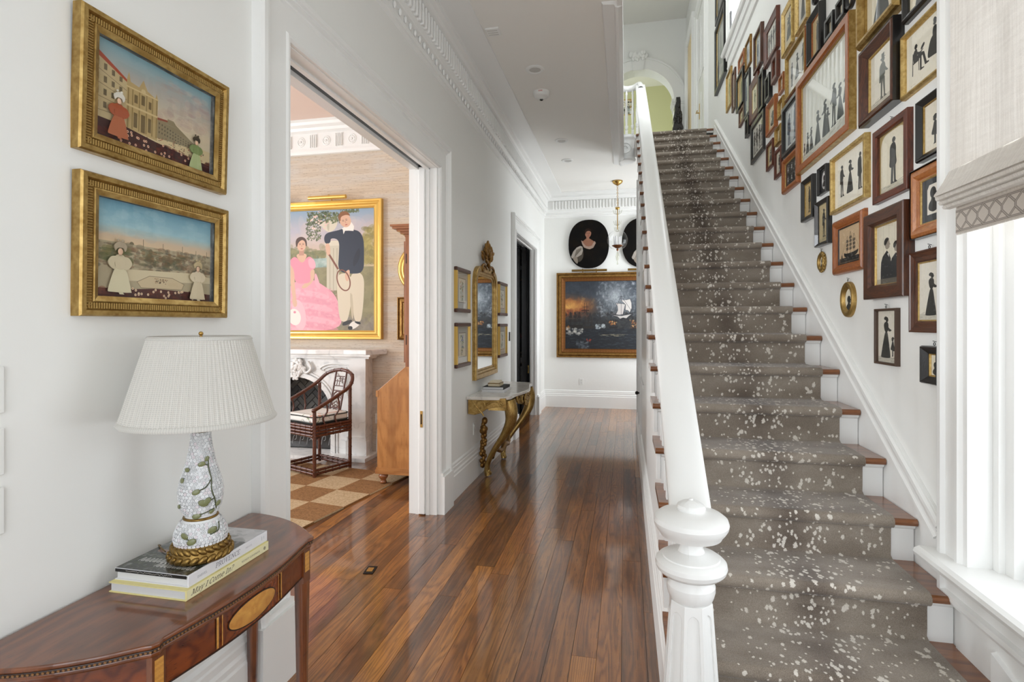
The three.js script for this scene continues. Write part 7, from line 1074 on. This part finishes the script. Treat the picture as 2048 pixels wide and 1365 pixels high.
// ---------- linen shade on the stair window ----------
{
  const t = thing('roman_shade', 'linen roman shade with woven lattice trim over the stair window', 'window shade', P(XR, 1.9, 1.5)), Y = (y) => y - 1.9, d0 = .72, d1 = 2.11;
  const lin = mat({ map: scaled(dataTex(512, 512, (u, v, x, y) => { const a = fbm(u * 120, v * 5, 2), b = fbm(u * 8, v * 70, 2), n = hash(x, y) - .5; return mix([243, 238, 230], [216, 209, 200], clamp(a * .75 + b * .35 - .25)).map((c) => c + n * 16); }), 2.2, 1.6), roughness: .95, transmission: .15, thickness: 0, bumpMap: scaled(bumpFine, 5, 5), bumpScale: .001 });
  const SW = (p, name, m = lin) => { const A = V(0, 0, 1.5 - d1), B = V(0, 0, 1.5 - d0), g = sweep(p, A, B, V(-1, 0, 0), V(0, 1, 0)); return part(t, name, g, m); };
  // hanging cloth with slow waves
  const nx = 60, ny = 30, pos = [], uv = [], idx = [];
  for (let j = 0; j <= ny; j++) for (let i = 0; i <= nx; i++) { const d = d1 + (d0 - d1) * i / nx, k = j / ny, y = 3.35 + (2.035 - 3.35) * k; const w = (noise(d * 9, y * 1.2) - .5) * .02 * Math.sin(k * 3.1) + .004 * Math.sin(d * 30 + y * 2); pos.push(-(.083 + w), Y(y), 1.5 - d); uv.push(d, y); }
  for (let j = 0; j < ny; j++) for (let i = 0; i < nx; i++) { const a = j * (nx + 1) + i, b = a + nx + 1; idx.push(a, b, b + 1, a, b + 1, a + 1); }
  const bg = new THREE.BufferGeometry(); bg.setAttribute('position', new THREE.Float32BufferAttribute(pos, 3)); bg.setAttribute('uv', new THREE.Float32BufferAttribute(uv, 2)); bg.setIndex(idx); bg.computeVertexNormals(); part(t, 'hanging_cloth', bg, lin);
  SW([[.083, Y(2.036)], [.1, Y(2.0)], [.128, Y(1.956)], [.129, Y(1.95)], [.122, Y(1.951)], [.07, Y(1.96)], [.07, Y(2.036)]], 'fold');
  SW([[.118, Y(1.952)], [.125, Y(1.944)], [.122, Y(1.936)], [.1, Y(1.934)], [.066, Y(1.942)], [.066, Y(1.956)]], 'fold'); SW([[.108, Y(1.935)], [.116, Y(1.928)], [.112, Y(1.921)], [.09, Y(1.919)], [.064, Y(1.928)], [.064, Y(1.938)]], 'fold'); SW([[.096, Y(1.921)], [.104, Y(1.914)], [.1, Y(1.907)], [.08, Y(1.905)], [.062, Y(1.914)], [.062, Y(1.924)]], 'fold');
  SW([[.056, Y(1.816)], [.06, Y(1.816)], [.062, Y(1.93)], [.056, Y(1.93)]], 'flap');
  const tr = canvasTex(256, 256, (g) => { g.fillStyle = '#cfc6bb'; g.fillRect(0, 0, 256, 256); g.fillStyle = '#d8d0c6'; for (let i = 0; i < 128; i++) g.fillRect(0, i * 4, 256, 1); const hex = (cx, c, w) => { g.strokeStyle = c; g.lineWidth = w; g.beginPath(); g.moveTo(cx - 60, 232); g.lineTo(cx + 60, 232); g.lineTo(cx + 128, 150); g.lineTo(cx + 128, 106); g.lineTo(cx + 60, 24); g.lineTo(cx - 60, 24); g.lineTo(cx - 128, 106); g.lineTo(cx - 128, 150); g.closePath(); g.stroke(); }; for (const cx of [-128, 0, 128, 256, 384]) { hex(cx, '#8d847c', 22); hex(cx, '#b3aaa0', 10); } });
  tr.wrapS = THREE.RepeatWrapping; const trm = mat({ map: scaled(tr, 1 / .115, 1), roughness: .95, bumpMap: scaled(bumpFine, 8, 1), bumpScale: .001 }); 
  const tg = quad(d1 - d0, .082, [0, 0, d1 - d0, 1]); tg.rotateY(-Math.PI / 2); tg.translate(-.0625, Y(1.862), 1.5 - (d0 + d1) / 2); part(t, 'lattice_trim', tg, trm, 'grey lattice patterned tape');
}
// ---------- black library beyond the far doorway ----------
{ const t = thing('lacquer_chest', 'black chest with gold edge inside the dark library', 'cabinet', P(-2.05, 0, 9.66)); part(t, 'case', rbox(.6, .95, .44, .01, 0, .475, 0), M.black); part(t, 'top', rbox(.64, .03, .47, .005, 0, .965, 0), M.black); part(t, 'gold_edge', merge([new THREE.BoxGeometry(.645, .008, .475).translate(0, .982, 0), new THREE.BoxGeometry(.61, .008, .45).translate(0, .93, 0)]), M.gilt); }
{ const t = thing('red_shade_lamp', 'small lamp with dark red shade on the black chest', 'lamp', P(-1.97, .986, 9.66)); part(t, 'base', lathe([[.001, 0], [.05, 0], [.05, .01], [.02, .02], [.035, .1], [.04, .16], [.02, .22], [.012, .26], [.001, .26]], 20), mat({ color: srgb(220, 220, 220), roughness: .2 })); part(t, 'shade', lathe([[.11, .26], [.075, .42]], 24), cloth(150, 28, 28), 'dark red shade'); }
{ const t = thing('library_picture', 'gold framed dark picture with white roundel in the library', 'picture', P(-2.02, 2.55, 9.9)); part(t, 'frame', frameGeo(.5, .46, [[0, 0], [0, .04], [.02, .05], [.05, .03], [.05, .01]]), M.gilt); part(t, 'panel', quad(.42, .38).translate(0, 0, .012), M.black); part(t, 'roundel', ball(.05, .07, .02, .015, 1, 1, .3), M.porcelain); }
{ const t = thing('library_chair', 'black and white patterned chair inside the library', 'chair', P(-2.0, 0, 9.15), .1); const fm = mat({ map: canvasTex(256, 256, (g) => { g.fillStyle = '#e9e7e2'; g.fillRect(0, 0, 256, 256); srand(77); g.fillStyle = '#1d1c1b'; for (let i = 0; i < 40; i++) { g.beginPath(); g.ellipse(rnd() * 256, rnd() * 256, rr(6, 26), rr(4, 14), rnd() * 3, 0, 7); g.fill(); } }), roughness: .8 }); part(t, 'back', rbox(.5, .5, .1, .04, 0, .68, -.22), fm); part(t, 'seat', rbox(.52, .14, .48, .04, 0, .4, 0), fm); for (const [x, z] of [[-.2, -.2], [.2, -.2], [-.2, .2], [.2, .2]]) part(t, 'leg', rod(V(x, 0, z), V(x, .36, z), .016, .022), M.black); }
// ---------- upper hall ----------
{ const t = thing('hall_stand', 'tall black carved stand before the upper arch pilaster', 'stand', P(.97, UP, 10.62)); srand(9); const pts = []; for (let i = 0; i <= 20; i++) { const u = i / 20; pts.push([.13 - .1 * u * u + rr(-.015, .015), u * 1.66]); } for (let i = 20; i >= 0; i--) { const u = i / 20; pts.push([-.13 + .1 * u * u + rr(-.015, .015), u * 1.66]); } part(t, 'body', plate(pts, .16).translate(0, 0, -.08), M.ebony); part(t, 'ornaments', merge(Array.from({ length: 22 }, () => ball(.025, rr(-.06, .06), rr(.8, 1.5), .085, 1, 1.4, .7, 7))), M.ebony); }
{ const t = thing('green_room_print', 'small pale print on the green wall beyond the arch', 'picture', P(.02, 7.05, 14.0)); part(t, 'frame', frameGeo(.34, .4, [[0, 0], [0, .02], [.02, .02], [.02, 0]]), M.giltpale); part(t, 'picture', quad(.3, .36).translate(0, 0, .008), paperMat.clone()); }
for (const [x, d, l] of [[.05, 12.2, 'ceiling light ring nearest the upper arch'], [.1, 13.3, 'ceiling light ring deeper in the green room']]) { const t = thing('recessed_light', l, 'light', P(x, TOP, d), 0, 'recessed lights of the green room'); part(t, 'trim_ring', lathe([[.06, 0], [.06, -.01], [.1, -.012], [.105, 0]], 24), M.plastic); part(t, 'baffle', lathe([[.001, -.001], [.06, -.004]], 20), M.iron); }
scene.traverse((o) => { if (o.isMesh) { o.castShadow = true; o.receiveShadow = true; } });
renderer.render(scene, camera);
